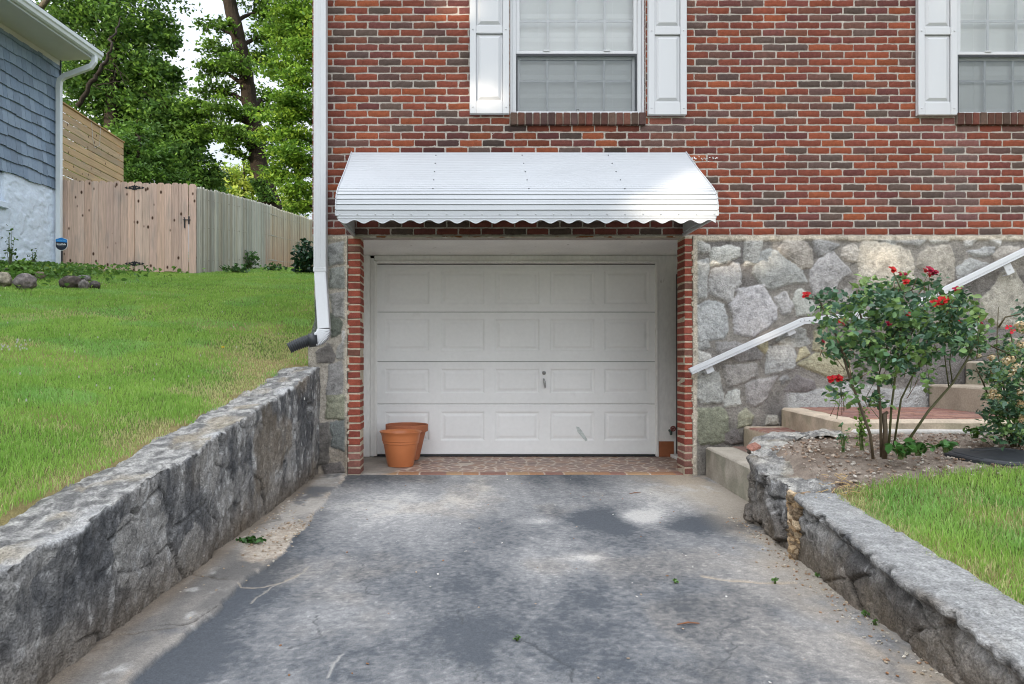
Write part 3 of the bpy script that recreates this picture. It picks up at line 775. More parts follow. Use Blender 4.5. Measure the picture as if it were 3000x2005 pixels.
# plain side and back walls, roof
def brick_tex():
    m, N, L = nt('plain_brickwork'); out = N.new('ShaderNodeOutputMaterial'); bs = N.new('ShaderNodeBsdfPrincipled')
    tc = N.new('ShaderNodeTexCoord'); sp = N.new('ShaderNodeSeparateXYZ'); cb = N.new('ShaderNodeCombineXYZ')
    L.new(tc.outputs['Object'], sp.inputs[0]); ad = N.new('ShaderNodeMath'); ad.operation = 'ADD'
    L.new(sp.outputs['X'], ad.inputs[0]); L.new(sp.outputs['Y'], ad.inputs[1])
    L.new(ad.outputs[0], cb.inputs['X']); L.new(sp.outputs['Z'], cb.inputs['Y'])
    bt = N.new('ShaderNodeTexBrick'); bt.inputs['Scale'].default_value = 1.0
    bt.inputs['Color1'].default_value = (0.30, 0.07, 0.04, 1); bt.inputs['Color2'].default_value = (0.14, 0.08, 0.07, 1); bt.inputs['Mortar'].default_value = (0.5, 0.47, 0.43, 1)
    bt.inputs['Brick Width'].default_value = BL_; bt.inputs['Row Height'].default_value = PITCH; bt.inputs['Mortar Size'].default_value = 0.006
    L.new(cb.outputs[0], bt.inputs['Vector']); L.new(bt.outputs['Color'], bs.inputs['Base Color']); bs.inputs['Roughness'].default_value = 0.9
    L.new(bs.outputs[0], out.inputs[0]); return m
mb = MB()
mb.box(XL + 0.004, XL + 0.2, 0.205, 9.5, -0.1, ZT); mb.box(XR - 0.2, XR - 0.004, 0.205, 9.5, -0.1, ZT); mb.box(XL + 0.21, XR - 0.21, 9.3, 9.5, -0.1, ZT)
mb.build('side_wall', brick_tex(), house)
mb = MB()
mb.box(XL - 0.3, XR + 0.3, -0.35, 9.8, ZT + 0.002, ZT + 0.18, (0.7, 0.7, 0.7))
mb.add([(XL - .3, -.35, ZT + .184), (XR + .3, -.35, ZT + .184), (XR + .3, 9.8, ZT + .184), (XL - .3, 9.8, ZT + .184), (XL - .3, 4.7, ZT + 2.4), (XR + .3, 4.7, ZT + 2.4)],
       [(0, 1, 5, 4), (2, 3, 4, 5), (1, 2, 5), (3, 0, 4)], (0.12, 0.115, 0.11))
mb.build('roof', M('roof', vcol=True, rough=0.8, noise=[(20, 0.2, 3)]), house)

# ------------------------------------------------------------------ stone base
R1 = lambda L: [(2020 + x / 4.126, 680 + y / 4.126) for x, y in L]
R2 = lambda L: [(2500 + x / 4.126, 680 + y / 4.126) for x, y in L]
R3 = lambda L: [(2020 + x / 4.126, 1040 + y / 4.126) for x, y in L]
R4 = lambda L: [(830 + x / 1.96, 640 + y / 1.96) for x, y in L]
BLU, GRY, LGT, BEI, CRM, GRN, YEL, DRK, PUR, DGR = lin(190, 189, 189), lin(178, 177, 174), lin(202, 200, 195), lin(182, 176, 166), lin(202, 192, 180), lin(164, 164, 142), lin(182, 176, 148), lin(134, 129, 126), lin(166, 163, 160), lin(112, 117, 108)
STONES = [
 (R1([(95,110),(150,130),(225,165),(240,235),(150,255),(100,230)]), LGT), (R1([(265,230),(290,190),(480,170),(590,200),(600,300),(480,350),(350,390),(255,405)]), LGT),
 (R1([(670,85),(780,80),(870,110),(860,190),(830,270),(800,380),(670,415),(660,220)]), GRY), (R1([(90,375),(210,340),(225,440),(200,600),(190,790),(95,790),(85,560)]), BLU),
 (R1([(275,470),(440,430),(540,380),(580,400),(615,470),(590,640),(510,720),(505,820),(470,840),(350,790),(235,720),(250,600)]), BLU),
 (R1([(870,250),(980,225),(1070,235),(1130,320),(1330,440),(1410,600),(1150,630),(985,700),(840,620),(760,500),(830,350)]), GRY),
 (R1([(1090,190),(1160,100),(1300,90),(1420,140),(1475,250),(1470,420),(1340,430),(1200,330),(1110,260)]), BEI), (R1([(1510,90),(1650,110),(1790,180),(1700,230),(1560,290),(1530,250)]), PUR),
 (R1([(1640,270),(1720,240),(1800,330),(1940,500),(1840,570),(1740,690),(1500,760),(1460,600),(1450,470)]), GRY), (R1([(1850,210),(1970,150),(2030,230),(2020,370),(1920,350),(1840,300)]), CRM),
 (R1([(570,700),(880,650),(920,740),(1000,860),(1040,910),(1030,1050),(960,1130),(760,1265),(540,1220),(530,990),(480,890),(590,760)]), BLU),
 (R1([(95,900),(240,835),(400,890),(430,1020),(440,1190),(400,1290),(130,1320),(85,1200)]), BLU), (R1([(1025,800),(1140,735),(1190,830),(1235,890),(1200,960),(1120,980),(1080,900)]), BLU),
 (R1([(1270,750),(1350,690),(1440,800),(1530,930),(1480,1000),(1310,1000),(1270,880),(1245,840)]), LGT), (R1([(1770,770),(1900,700),(2000,740),(1980,860),(1850,960),(1760,940)]), PUR),
 (R1([(1040,1320),(1180,1180),(1390,1190),(1440,1340),(1380,1390),(1200,1400)]), GRY), (R1([(820,1380),(920,1310),(945,1480),(880,1440)]), YEL),
 (R3([(960,-90),(1240,-100),(1270,70),(1250,150),(930,230),(940,60)]), GRY), (R1([(1340,1410),(1390,1400),(1440,1480),(1290,1560)]), YEL), (R1([(1510,1210),(1640,1190),(1680,1350),(1600,1440),(1500,1430)]), YEL),
 (R3([(1310,120),(1540,-10),(1900,0),(1950,220),(1750,280),(1500,200)]), YEL), (R1([(340,1350),(560,1345),(750,1380),(870,1480),(850,1540),(600,1560),(400,1500),(330,1430)]), PUR),
 (R1([(95,1350),(220,1340),(240,1400),(110,1420)]), GRY), (R1([(95,1450),(240,1490),(250,1560),(100,1600)]), LGT), (R3([(100,230),(210,200),(340,230),(390,460),(400,570),(150,580),(95,520)]), GRY),
 (R3([(400,150),(800,130),(820,250),(650,330),(460,370),(430,280)]), PUR), (R3([(470,440),(595,420),(600,600),(430,620),(440,500)]), LGT), (R3([(690,360),(1040,260),(960,430),(870,560),(760,620),(700,580)]), PUR),
 (R3([(1090,290),(1160,260),(1190,300),(1110,350)]), PUR), (R3([(1150,430),(1300,260),(1480,330),(1540,450),(1330,500),(1180,480)]), DRK), (R3([(95,650),(400,650),(450,740),(460,920),(420,1040),(130,1080),(100,900)]), GRN),
 (R3([(600,740),(680,660),(770,740),(740,840),(600,880)]), GRN), (R3([(940,760),(1060,750),(1080,830),(930,850)]), BEI), (R3([(430,960),(560,900),(640,1040),(500,1090),(420,1060)]), DRK),
 (R2([(90,160),(130,120),(330,140),(480,170),(640,240),(700,340),(720,420),(690,520),(760,600),(300,690),(120,690),(60,620),(70,280)]), CRM), (R2([(790,290),(900,200),(1150,170),(1210,330),(1190,560),(1080,690),(900,560),(770,400)]), BEI),
 (R2([(230,90),(420,60),(490,110),(480,160),(330,110)]), GRY), (R2([(510,130),(700,90),(870,100),(780,180),(600,160)]), GRY), (R2([(910,80),(1150,90),(1130,120),(940,130)]), LGT), (R2([(1340,100),(1480,90),(1420,150),(1350,160)]), LGT),
 (R2([(1640,90),(1770,80),(1770,170),(1680,130)]), LGT), (R2([(1380,240),(1700,200),(1690,270),(1450,290)]), GRY), (R2([(1680,290),(1780,210),(1980,180),(2063,250),(1950,300),(1720,350)]), BEI), (R2([(1240,430),(1400,340),(1620,390),(1450,560),(1260,600)]), GRY),
 (R2([(1280,740),(1360,700),(1430,760),(1400,1000),(1300,1010)]), PUR), (R2([(1530,830),(1700,660),(1800,490),(1940,470),(2063,700),(2063,1100),(1800,1150),(1560,1050)]), BEI), (R2([(60,800),(330,760),(420,900),(300,1000),(80,980)]), PUR),
 (R2([(460,960),(800,930),(900,1100),(700,1250),(480,1200)]), GRY), (R2([(950,1000),(1200,980),(1250,1300),(1000,1350)]), BEI), (R2([(1300,1100),(1520,1120),(1560,1400),(1320,1450)]), GRY),
 (R2([(2120,300),(2500,250),(2600,600),(2300,700)]), GRY), (R2([(2120,800),(2600,780),(2700,1200),(2200,1250)]), BEI), (R2([(2750,300),(3100,280),(3200,900),(2850,900)]), GRY),
 (R4([(258,160),(360,130),(380,200),(370,250),(270,260)]), GRY), (R4([(280,290),(360,285),(372,350),(345,400),(270,390)]), lin(160, 164, 158)), (R4([(275,440),(350,430),(375,500),(370,580),(290,560)]), PUR), (R4([(270,550),(330,600),(320,660),(280,680)]), DGR),
 (R4([(315,740),(340,720),(368,760),(360,800),(315,800)]), PUR), (R4([(215,770),(260,720),(300,790),(280,830),(220,830)]), DRK), (R4([(270,850),(330,820),(345,900),(330,1010),(260,1015)]), PUR), (R4([(258,1020),(355,1015),(360,1150),(250,1140)]), GRN),
 (R4([(280,1170),(350,1160),(360,1260),(350,1330),(280,1300)]), lin(140, 146, 142)), (R4([(240,1420),(330,1400),(360,1460),(250,1470)]), DRK), (R4([(340,660),(365,660),(370,700),(340,710)]), LGT), (R4([(165,480),(215,440),(240,640),(200,690),(163,660)]), DGR), (R4([(175,180),(230,150),(240,380),(185,400)]), GRY), (R4([(200,1180),(262,1170),(262,1400),(190,1420)]), DRK)]
def sdf_poly(px, pz, poly):
    d = np.full(px.shape, 9.0); inside = np.zeros(px.shape, bool)
    n = len(poly)
    for i in range(n):
        ax, az = poly[i]; bx, bz = poly[(i + 1) % n]
        ex, ez = bx - ax, bz - az
        t = np.clip(((px - ax) * ex + (pz - az) * ez) / (ex * ex + ez * ez + 1e-12), 0, 1)
        d = np.minimum(d, np.hypot(px - ax - t * ex, pz - az - t * ez))
        cnd = ((az > pz) != (bz > pz)) & (px < (bx - ax) * (pz - az) / (bz - az + 1e-12) + ax)
        inside ^= cnd
    return np.where(inside, -d, d)
def stone_base(x0, x1, step, left):
    xs = np.arange(x0, x1 + step / 2, step); zs = np.arange(-0.06, 2.192, step)
    X, Z = np.meshgrid(xs, zs, indexing='ij')
    wx = X + 0.035 * (fbm(X * 9, Z * 9, seed=201, octv=4) - 0.5) + 0.016 * (fbm(X * 32, Z * 32, seed=216, octv=3) - 0.5); wz = Z + 0.016 * (fbm(X * 32, Z * 32, seed=217, octv=3) - 0.5) + 0.035 * (fbm(X * 9, Z * 9, seed=202, octv=4) - 0.5)
    H = np.zeros(X.shape)
    big = fbm(X * 2, Z * 2, seed=203)
    mor = mix(lin(118, 114, 111), lin(142, 137, 130), ss(0.35, 0.65, big))
    if left: mor = np.broadcast_to(lin(178, 170, 158), mor.shape) * (0.85 + 0.3 * fbm(X * 8, Z * 8, seed=204))[..., None]
    mor = mor * (0.86 + 0.28 * fbm(X * 20, Z * 20, seed=205))[..., None]
    c = mor.copy()
    gr = fbm(X * 30, Z * 30, seed=206, octv=4, gain=0.65); md = fbm(X * 7, Z * 7, seed=207, octv=4)
    for i, (pp, col) in enumerate(STONES):
        P = [(at(a, b, 0)[0], at(a, b, 0)[2]) for a, b in pp]
        xa, xb = min(p[0] for p in P) - .1, max(p[0] for p in P) + .1
        za, zb = min(p[1] for p in P) - .1, max(p[1] for p in P) + .1
        i0, i1 = np.searchsorted(xs, [xa, xb]); j0, j1 = np.searchsorted(zs, [za, zb])
        if i1 <= i0 or j1 <= j0: continue
        sl = (slice(i0, i1), slice(j0, j1))
        d = sdf_poly(wx[sl], wz[sl], P)
        k = ss(0.017, 0.009, d)
        H[sl] = np.maximum(H[sl], ss(0.017, -0.006, d) * 0.017 + ss(0, -0.10, d) * 0.012)
        sc = np.asarray(col) * 0.86 * (0.50 + 0.65 * gr[sl] + 0.35 * md[sl])[..., None] * (1 + 0.08 * math.sin(i * 7.1))
        sc = sc * (1 + 0.025 * np.array([math.sin(i * 3.3), 0, math.sin(i * 5.7)]))
        c[sl] = c[sl] * (1 - k[..., None]) + sc * k[..., None]
    lum = c.mean(-1, keepdims=True)
    # cream capping mortar at the top and beside the pier
    top = ss(2.135, 2.165, Z + 0.03 * (fbm(X * 5, X * 0, seed=208, octv=4) - 0.5))
    side = ss(2.155, 2.138, X + 0.02 * (fbm(Z * 5, Z * 0, seed=209, octv=3) - 0.5)) if not left else ss(-1.09, -1.065, X + 0.03 * (fbm(Z * 6, Z * 0, seed=210, octv=3) - 0.5))
    k = np.maximum(top, side)
    c = c * (1 - k[..., None]) + np.asarray(lin(196, 186, 170)) * (0.85 + 0.3 * gr)[..., None] * k[..., None]
    H = H * (1 - k) + k * 0.012
    if not left:
        # pale cement skim over the landing, dark damp lower down
        PXv, PYv = proj(X, 0 * X, Z)
        sk = ss(0, 9, PYv - (1150 - 22 * ss(2300, 2420, PXv) + 8 * np.sin(PXv / 37)) + 14 * (fbm(X * 9, Z * 9, seed=211) - .5)) * ss(2285, 2330, PXv) * ss(2740, 2700, PXv)
        c = c * (1 - sk[..., None]) + np.asarray(lin(176, 176, 174)) * (0.85 + 0.3 * md)[..., None] * sk[..., None]; H = np.maximum(H * (1 - sk), sk * 0.016)
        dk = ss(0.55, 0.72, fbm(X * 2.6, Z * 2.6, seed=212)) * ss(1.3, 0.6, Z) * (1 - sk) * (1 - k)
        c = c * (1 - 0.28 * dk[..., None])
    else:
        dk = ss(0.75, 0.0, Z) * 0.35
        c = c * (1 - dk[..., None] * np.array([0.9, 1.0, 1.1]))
        bulge = ss(-1.10, -1.38, X) * ss(1.35, 1.15, Z + 0.0) * 0.05
        H = H + bulge
    c = c * (1 - 0.5 * ss(0.64, 0.72, fbm(X * 16, Z * 16, seed=213, octv=3))[..., None] * 0.5)
    Yv = -0.004 - H - 0.012 * (gr - 0.4) * ss(0, 0.01, H) - 0.006 * (fbm(X * 60, Z * 60, seed=214, octv=2) - 0.5)
    vs = np.stack([X, Yv, Z], -1).reshape(-1, 3)
    nu, nv = X.shape
    if left:       # ragged left corner
        xe = vs[:nv, 0]
        shift = np.interp(zs, [0, 0.9, 1.25, 1.4, 2.2], [-0.01, -0.03, -0.02, 0.02, 0.03]) + 0.02 * (fbm(zs * 6, zs * 0, seed=215) - 0.5)
        wgt = np.clip(1 - (X - x0) / 0.12, 0, 1)
        vs[:, 0] += (shift[None, :] * wgt).ravel()
    cols = c.reshape(-1, 3)
    # return faces on both ends, 0.2 deep
    fs = grid_faces(nu, nv)
    ext = []; b = len(vs); ev = []; ec = []
    for e in (0, nu - 1):
        base = len(vs) + len(ev)
        for j in range(nv):
            p = vs[e * nv + j]; ev.append((p[0] + (0.0 if e else 0.015), 0.22, p[2])); ec.append(cols[e * nv + j])
        for j in range(nv - 1): ext.append((e * nv + j, e * nv + j + 1, base + j + 1, base + j))
    vs = np.vstack([vs, ev]); cols = np.vstack([cols, ec]); fs = np.vstack([fs, np.array(ext)])
    return mesh_obj('stone_base', vs, fs, MT['stone'], house, cols, smooth=True)
stone_base(2.104, 5.35, 0.0095, False)
STONES0 = STONES; STONES = [([(a + 985, b) for a, b in p], c_) for p, c_ in STONES[:46]]
stone_base(5.352, 7.6, 0.015, False)
STONES = STONES0
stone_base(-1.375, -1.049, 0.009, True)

# ------------------------------------------------------------------ garage recess
GD = 1.17                                           # door plane
OX0, OX1 = -0.934, 2.03
def pier(x0, x1, side):
    mb = MB()
    mb.box(x0 + 0.002, x1 - 0.002, -0.006, 0.203, -0.02, 2.186, lin(205, 192, 170, .85))
    z = 0.01; r_ = 0
    PB = [lin(154, 80, 64), lin(160, 84, 66), lin(146, 76, 64), lin(150, 82, 68), lin(126, 86, 74)]
    for i in range(32):
        if z + 0.055 > 2.19: break
        col = random.choices(PB, [5, 4, 4, 3, 1.2])[0]; k = random.uniform(0.9, 1.08) * (0.8 if i < 2 else 1)
        if i < 4: col = tuple(0.6 * v + 0.4 * g_ for v, g_ in zip(col, lin(150, 130, 122)))
        o0, o1 = random.uniform(-.004, .004), random.uniform(-.004, .004)
        sk = 0.012 if side < 0 else 0
        mb.box(x0 + o0 * 0.6, x1 + o1 * 0.6, -0.012 + o0 * 0.5, 0.205 + o1, z, z + 0.053, tuple(v * k * .86 for v in col), 0.004, 0.0024)
        z += 0.0678
    for i in range(26):       # cream smears of mortar over the brick edges
        zz = random.uniform(0.1, 2.1); xx = x0 if side < 0 else x1
        mb.box(xx - 0.012, xx + 0.012, -0.018, 0.0, zz, zz + random.uniform(.01, .05), lin(190, 176, 156), 0.004, 0.003)
    return mb.build('brick_pier', MT['brick'], house)
pier(-1.047, OX0, -1); pier(OX1, 2.103, 1)
mb = MB()
mb.box(-1.12, 2.36, 0.03, GD + 0.02, 2.192, 2.24, (1, 1, 1))
mb.build('porch_ceiling', MT['trim'], house, cols=False)
mb = MB()
n = 60
for i in range(n):
    xa = -1.0 + 3.07 * i / n; xb = -1.0 + 3.07 * (i + 1) / n
    mb.box(xa, xb + 0.001, -0.008 + random.uniform(-.002, .002), 0.028, 2.178 + random.uniform(-.003, .002), 2.1905)
mb.build('lintel', MT['rust'], house, cols=False)
mb = MB()
mb.box(-1.16, -1.085, 0.206, GD + 0.02, -0.02, 2.19)
mb.build('recess_wall', MT['trim'], house, cols=False)
mb = MB()
mb.box(2.325, 2.40, 0.206, GD + 0.02, -0.02, 2.19)
mb.build('recess_wall', MT['trim'], house, cols=False)
# dark side door in the right cheek of the recess
mb = MB()
mb.box(2.295, 2.323, 0.26, GD - 0.075, 0.05, 1.98, (0.02, 0.02, 0.022), 0.004)
sd = mb.build('side_door', MT['darkmetal'], house)
mb = MB(); mb.box(2.288, 2.2945, 0.36, GD - 0.17, 0.9, 1.85); mb.build('pane', MT['blackplastic'], sd, cols=False)
mb = MB(); mb.box(2.24, 2.324, 0.24, GD - 0.06, 0.012, 0.045, (1, 1, 1), 0.004); mb.build('threshold', MT['trim'], sd, cols=False)
# timber casing round the door
mb = MB()
DX0, DX1, DZ0, DZ1 = -0.933, 2.10, 0.027, 2.097
mb.box(-1.083, -1.00, GD - 0.05, GD + 0.01, 0.012, 2.19, bev=0.004)
mb.box(-0.998, -0.955, GD - 0.035, GD + 0.01, 0.014, 2.16, bev=0.003)
mb.box(-0.953, -0.925, GD - 0.06, GD + 0.01, 0.02, 2.125, bev=0.003)
mb.box(2.092, 2.115, GD - 0.055, GD + 0.01, 0.015, 2.125, bev=0.003)
mb.box(2.117, 2.324, GD - 0.03, GD + 0.01, 0.012, 2.19, bev=0.004)
mb.box(-0.9245, 2.0915, GD - 0.055, GD + 0.01, 2.103, 2.128, bev=0.003)
mb.box(-0.9545, 2.1165, GD - 0.03, GD + 0.005, 2.1305, 2.19, bev=0.003)
fr = mb.build('door_casing', MT['trim'], house, cols=False)
mb = MB(); mb.box(2.125, 2.285, GD - 0.042, GD - 0.031, 0.012, 0.178, lin(158, 96, 62, 0.9), 0.002); mb.build('base_tile', M('brown_tile', vcol=True, rough=0.5, noise=[(30, .1, 3)]), house)
gd = thing('garage_door', 'x', 'x', (0.58, GD, 0)); gd.parent = house
for k_ in ('label', 'category'): del gd[k_]
gd.matrix_parent_inverse = INV[house.name]
secs = [(0.034, 0.5785), (0.5815, 1.0385), (1.0415, 1.5765), (1.5795, 2.094)]
pan = [(445, 700), (765, 1015), (1075, 1330), (1390, 1645), (1700, 1955)]
GS = (GD - CAMY) / F
for si, (z0, z1) in enumerate(secs):
    mb = MB()
    xs_ = [(900 + a / 1.955 - CX) * GS for p in pan for a in p]
    h = z1 - z0
    p0, p1 = z0 + (0.115 if si else 0.15), z1 - 0.075
    if si == 3: p0, p1 = z0 + 0.085, z1 - 0.07
    if si == 0: p1 = z1 - 0.08
    Yf = GD - 0.012
    def q(x0, x1, za, zb, ya=Yf): mb.add([(x0, ya, za), (x1, ya, za), (x1, ya, zb), (x0, ya, zb)], [(0, 1, 2, 3)])
    # frame strips with two shallow horizontal grooves top and bottom
    X0, X1 = DX0 + 0.002, DX1 - 0.006
    def hstrip(za, zb):
        q(X0, X1, za, zb)
    g_ = 0.004
    hstrip(z0 + 0.004, z0 + 0.030); q(X0, X1, z0 + 0.030, z0 + 0.036, Yf + g_)
    for a, b in (((X0, z0 + 0.030), (X1, z0 + 0.030)), ((X0, z0 + 0.036), (X1, z0 + 0.036)), ((X0, z1 - 0.036), (X1, z1 - 0.036)), ((X0, z1 - 0.030), (X1, z1 - 0.030))):
        mb.add([(a[0], Yf, a[1]), (b[0], Yf, b[1]), (b[0], Yf + g_, b[1]), (a[0], Yf + g_, a[1])], [(0, 1, 2, 3)])
    hstrip(z0 + 0.036, p0); hstrip(p1, z1 - 0.036); q(X0, X1, z1 - 0.036, z1 - 0.030, Yf + g_); hstrip(z1 - 0.030, z1 - 0.004)
    for zc, s_ in ((z0 + 0.004, -1), (z1 - 0.004, 1)):           # rolled edges into the joint
        mb.add([(X0, Yf, zc), (X1, Yf, zc), (X1, Yf + 0.008, zc + s_ * 0.004), (X0, Yf + 0.008, zc + s_ * 0.004)], [(0, 1, 2, 3)])
    xe = [X0] + xs_ + [X1]
    for i in range(0, len(xe), 2): q(xe[i], xe[i + 1], p0, p1)
    for i in range(5):
        a, b = xs_[2 * i], xs_[2 * i + 1]
        rings = [(0, 0), (0.016, 0.008), (0.030, 0.008), (0.052, 0.0008)]
        prev = None
        for (ins, dy) in rings:
            cur = [(a + ins, Yf + dy, p0 + ins), (b - ins, Yf + dy, p0 + ins), (b - ins, Yf + dy, p1 - ins), (a + ins, Yf + dy, p1 - ins)]
            if prev:
                for k in range(4): mb.add([prev[k], prev[(k + 1) % 4], cur[(k + 1) % 4], cur[k]], [(0, 1, 2, 3)])
            prev = cur
        mb.add(prev, [(0, 1, 2, 3)])
    mb.build('door_section', MT['gdoor'], gd, cols=False)
scp = [at(a, b, GD - .02) for a, b in ((1688, 1250), (1697, 1252), (1706, 1264), (1722, 1290), (1716, 1294), (1704, 1280), (1692, 1266))]
mb = MB(); mb.prism([(p[0], p[2]) for p in scp], GD - .0135, GD - .0125); mb.build('scuff_mark', M('scuffed_paint', (.55, .60, .58), .7, noise=[(60, .25, 4)]), gd, cols=False)
mb = MB(); mb.box(DX0 - 0.03, DX1 + 0.03, GD + 0.004, GD + 0.03, 0.0, 2.15); mb.build('door_backing', MT['dark'], gd, cols=False)
mb = MB(); mb.box(DX0, DX1 - 0.002, GD - 0.014, GD + 0.002, 0.0125, 0.031, bev=0.003); mb.build('bottom_seal', MT['blackplastic'], gd, cols=False)
mb = MB(); x, _, z = at(1594, 1093, GD - 0.02)
mb.tube([(x, GD - 0.012, z), (x, GD - 0.021, z)], [0.022, 0.019], 20); mb.tube([(x, GD - 0.0212, z), (x, GD - 0.0235, z)], [0.011, 0.011], 16); mb.box(x - 0.002, x + 0.002, GD - 0.0245, GD - 0.0236, z - 0.007, z + 0.004)
mb.build('door_lock', MT['metal'], gd, True, cols=False)
mb = MB(); x, _, z = at(1595, 1124, GD - 0.03)
mb.tube([(x - 0.004, GD - 0.012, z + 0.048), (x - 0.003, GD - 0.038, z + 0.040), (x, GD - 0.046, z + 0.018), (x + 0.003, GD - 0.046, z - 0.015), (x + 0.007, GD - 0.036, z - 0.040), (x + 0.008, GD - 0.012, z - 0.046)], [0.008, 0.008, 0.013, 0.013, 0.008, 0.008], 10)
mb.build('door_handle', MT['metal'], gd, True, cols=False)
mb = MB(); x, _, z = at(1963, 1265, GD - 0.05)
Yk = GD - 0.031
mb.tube([(x, Yk, z + .01), (x, Yk - 0.06, z + .01)], 0.014, 10, (0.06, 0.08, 0.07)); mb.tube([(x, Yk - 0.05, z + 0.02), (x - 0.005, Yk - 0.07, z - 0.03)], [0.017, 0.013], 10, (0.05, 0.07, 0.06))
mb.tube([(x, Yk - 0.05, z + 0.01), (x + 0.012, Yk - 0.085, z + 0.038)], 0.007, 8, (0.3, 0.3, 0.28))
for k in range(8):
    a = k * math.pi / 4
    mb.tube([(x + 0.012, Yk - 0.085, z + 0.038), (x + 0.012 + 0.026 * math.cos(a), Yk - 0.088, z + 0.038 + 0.026 * math.sin(a))], 0.004, 5, (0.22, 0.05, 0.04))
    a2 = a + math.pi / 4
    mb.tube([(x + 0.012 + 0.026 * math.cos(a), Yk - 0.088, z + 0.038 + 0.026 * math.sin(a)), (x + 0.012 + 0.026 * math.cos(a2), Yk - 0.088, z + 0.038 + 0.026 * math.sin(a2))], 0.006, 6, (0.25, 0.06, 0.05))
mb.build('garden_tap', M('tap', vcol=True, rough=0.5, metallic=0.3), house)

# ------------------------------------------------------------------ awning
aw = thing('awning', 'x', 'x', (0.51, 0, 2.4)); aw.parent = house; aw.matrix_parent_inverse = INV[house.name]
for k_ in ('label', 'category'): del aw[k_]
AX0, AX1 = -1.013, 2.042
prof = [(0.0, 2.957), (-.337, 2.699), (-.544, 2.552), (-.692, 2.446), (-.744, 2.397), (-.775, 2.330), (-.787, 2.27), (-.789, 2.205)]
P = np.array(prof); sl = np.concatenate([[0], np.cumsum(np.hypot(*(P[1:] - P[:-1]).T))])
tot = sl[-1]
def ppt(s_):
    y = np.interp(s_, sl, P[:, 0]); z = np.interp(s_, sl, P[:, 1])
    e = 0.004
    dy = np.interp(s_ + e, sl, P[:, 0]) - np.interp(s_ - e, sl, P[:, 0]); dz = np.interp(s_ + e, sl, P[:, 1]) - np.interp(s_ - e, sl, P[:, 1])
    l = math.hypot(dy, dz); return y, z, dz / l, -dy / l      # outward normal (-y,+z side)
pts = []
slat = 0.0465; nsl = int(tot / slat)
for i in range(nsl):
    a = tot * i / nsl; b = tot * (i + 1) / nsl
    gk = 0.72 if i >= nsl - 6 else 0.2
    for s_, h_ in ((a + 0.0005, -0.008), (a + 0.0045, -0.006), (a + 0.006, 0.0005), (a + 0.016, 0.0), (b - 0.018, 0.0), (b - 0.010, 0.002), (b - 0.0035, 0.006), (b - 0.001, 0.004)):
        y, z, ny, nz = ppt(s_)
        pts.append((y + ny * h_ * gk, z + nz * h_ * gk))
def sweep(mb, pts, x0, x1, nseg=1, wob=0.0):
    n = len(pts); vs = []
    for k in range(nseg + 1):
        x = x0 + (x1 - x0) * k / nseg
        for j, (y, z) in enumerate(pts):
            vs.append((x, y + wob * math.sin(x * 2.3 + j * 0.2), z + wob * math.sin(x * 3.1 + j * .13)))
    fs = [(k * n + j, (k + 1) * n + j, (k + 1) * n + j + 1, k * n + j + 1) for k in range(nseg) for j in range(n - 1)]
    mb.add(vs, fs)
mb = MB(); sweep(mb, pts, AX0, AX1, 24, 0.0008)
inner = [(y + 0.012, z - 0.010) for y, z in [ppt(s_)[:2] for s_ in np.linspace(0, tot, 60)]]
sweep(mb, inner, AX0 + 0.004, AX1 - 0.004)
# ragged slat ends stepping down both sides
for x in (AX0 - 0.003, AX1 + 0.003):
    for i in range(nsl):
        a = tot * i / nsl
        y, z, ny, nz = ppt(a + slat * 0.5); y2, z2, _, _ = ppt(a + slat * 0.95); y1, z1, _, _ = ppt(a + slat * 0.05)
        mb.obox(((x), (y1 + y2) / 2, (z1 + z2) / 2 + 0.001), (0.004, 0, 0), (0, (y2 - y1) / 2, (z2 - z1) / 2), (0, ny * 0.007, nz * 0.007))
can = mb.build('canopy', MT['awning'], aw, cols=False)
for px, s0 in ((1278, 0), (1528, 0), (1778, 0)):
    for s_ in np.linspace(0.08, 0.86, 5):
        y, z, ny, nz = ppt(s_); x = (px - CX) * (0 - CAMY) / F
        mb = MB(); mb.tube([(x, y + ny * 0.001, z + nz * 0.001), (x, y + ny * 0.006, z + nz * 0.006)], [0.006, 0.004], 8); mb.build('rivet', MT['darkmetal'], can, cols=False)
for k in range(22):
    x = AX0 + 0.03 + (AX1 - AX0 - 0.06) * k / 21
    mb = MB(); mb.tube([(x, -0.790, 2.219), (x, -0.797, 2.219)], [0.006, 0.004], 8); mb.build('rivet', MT['metal'], can, cols=False)
mb = MB()          # scalloped valance
nx = 400; wv = 0.1492; v = []; f = []
for i in range(nx + 1):
    x = AX0 + 0.017 + (AX1 - AX0 - 0.034) * i / nx
    zb = 2.158 - 0.0135 * math.cos((x - AX0 - 0.075) / wv * 2 * math.pi)
    v += [(x, -0.7905, 2.228), (x, -0.7905, 2.195), (x, -0.794, 2.190), (x, -0.7905, 2.184), (x, -0.7905, zb + 0.006), (x, -0.794, zb + 0.003), (x, -0.794, zb), (x, -0.788, zb), (x, -0.788, 2.228)]
for i in range(nx):
    for j in range(8): f.append((i * 9 + j, (i + 1) * 9 + j, (i + 1) * 9 + j + 1, i * 9 + j + 1))
mb.add(v, f); mb.build('valance', MT['awning'], aw, cols=False)
for x in (AX0 + 0.02, AX1 - 0.02):
    mb = MB()
    mb.box(x - 0.012, x + 0.012, -0.786, -0.004, 2.185, 2.215, bev=0.003)
    mb.obox((x, -0.39, 2.235), (0.008, 0, 0), (0, 0.38, 0), (0, 0, 0.012))
    mb.obox((x, -0.16, 2.36), (0.006, 0, 0), (0, 0.155, 0.0), (0, 0, 0.13))
    mb.build('side_bracket', MT['awning'], aw, cols=False)

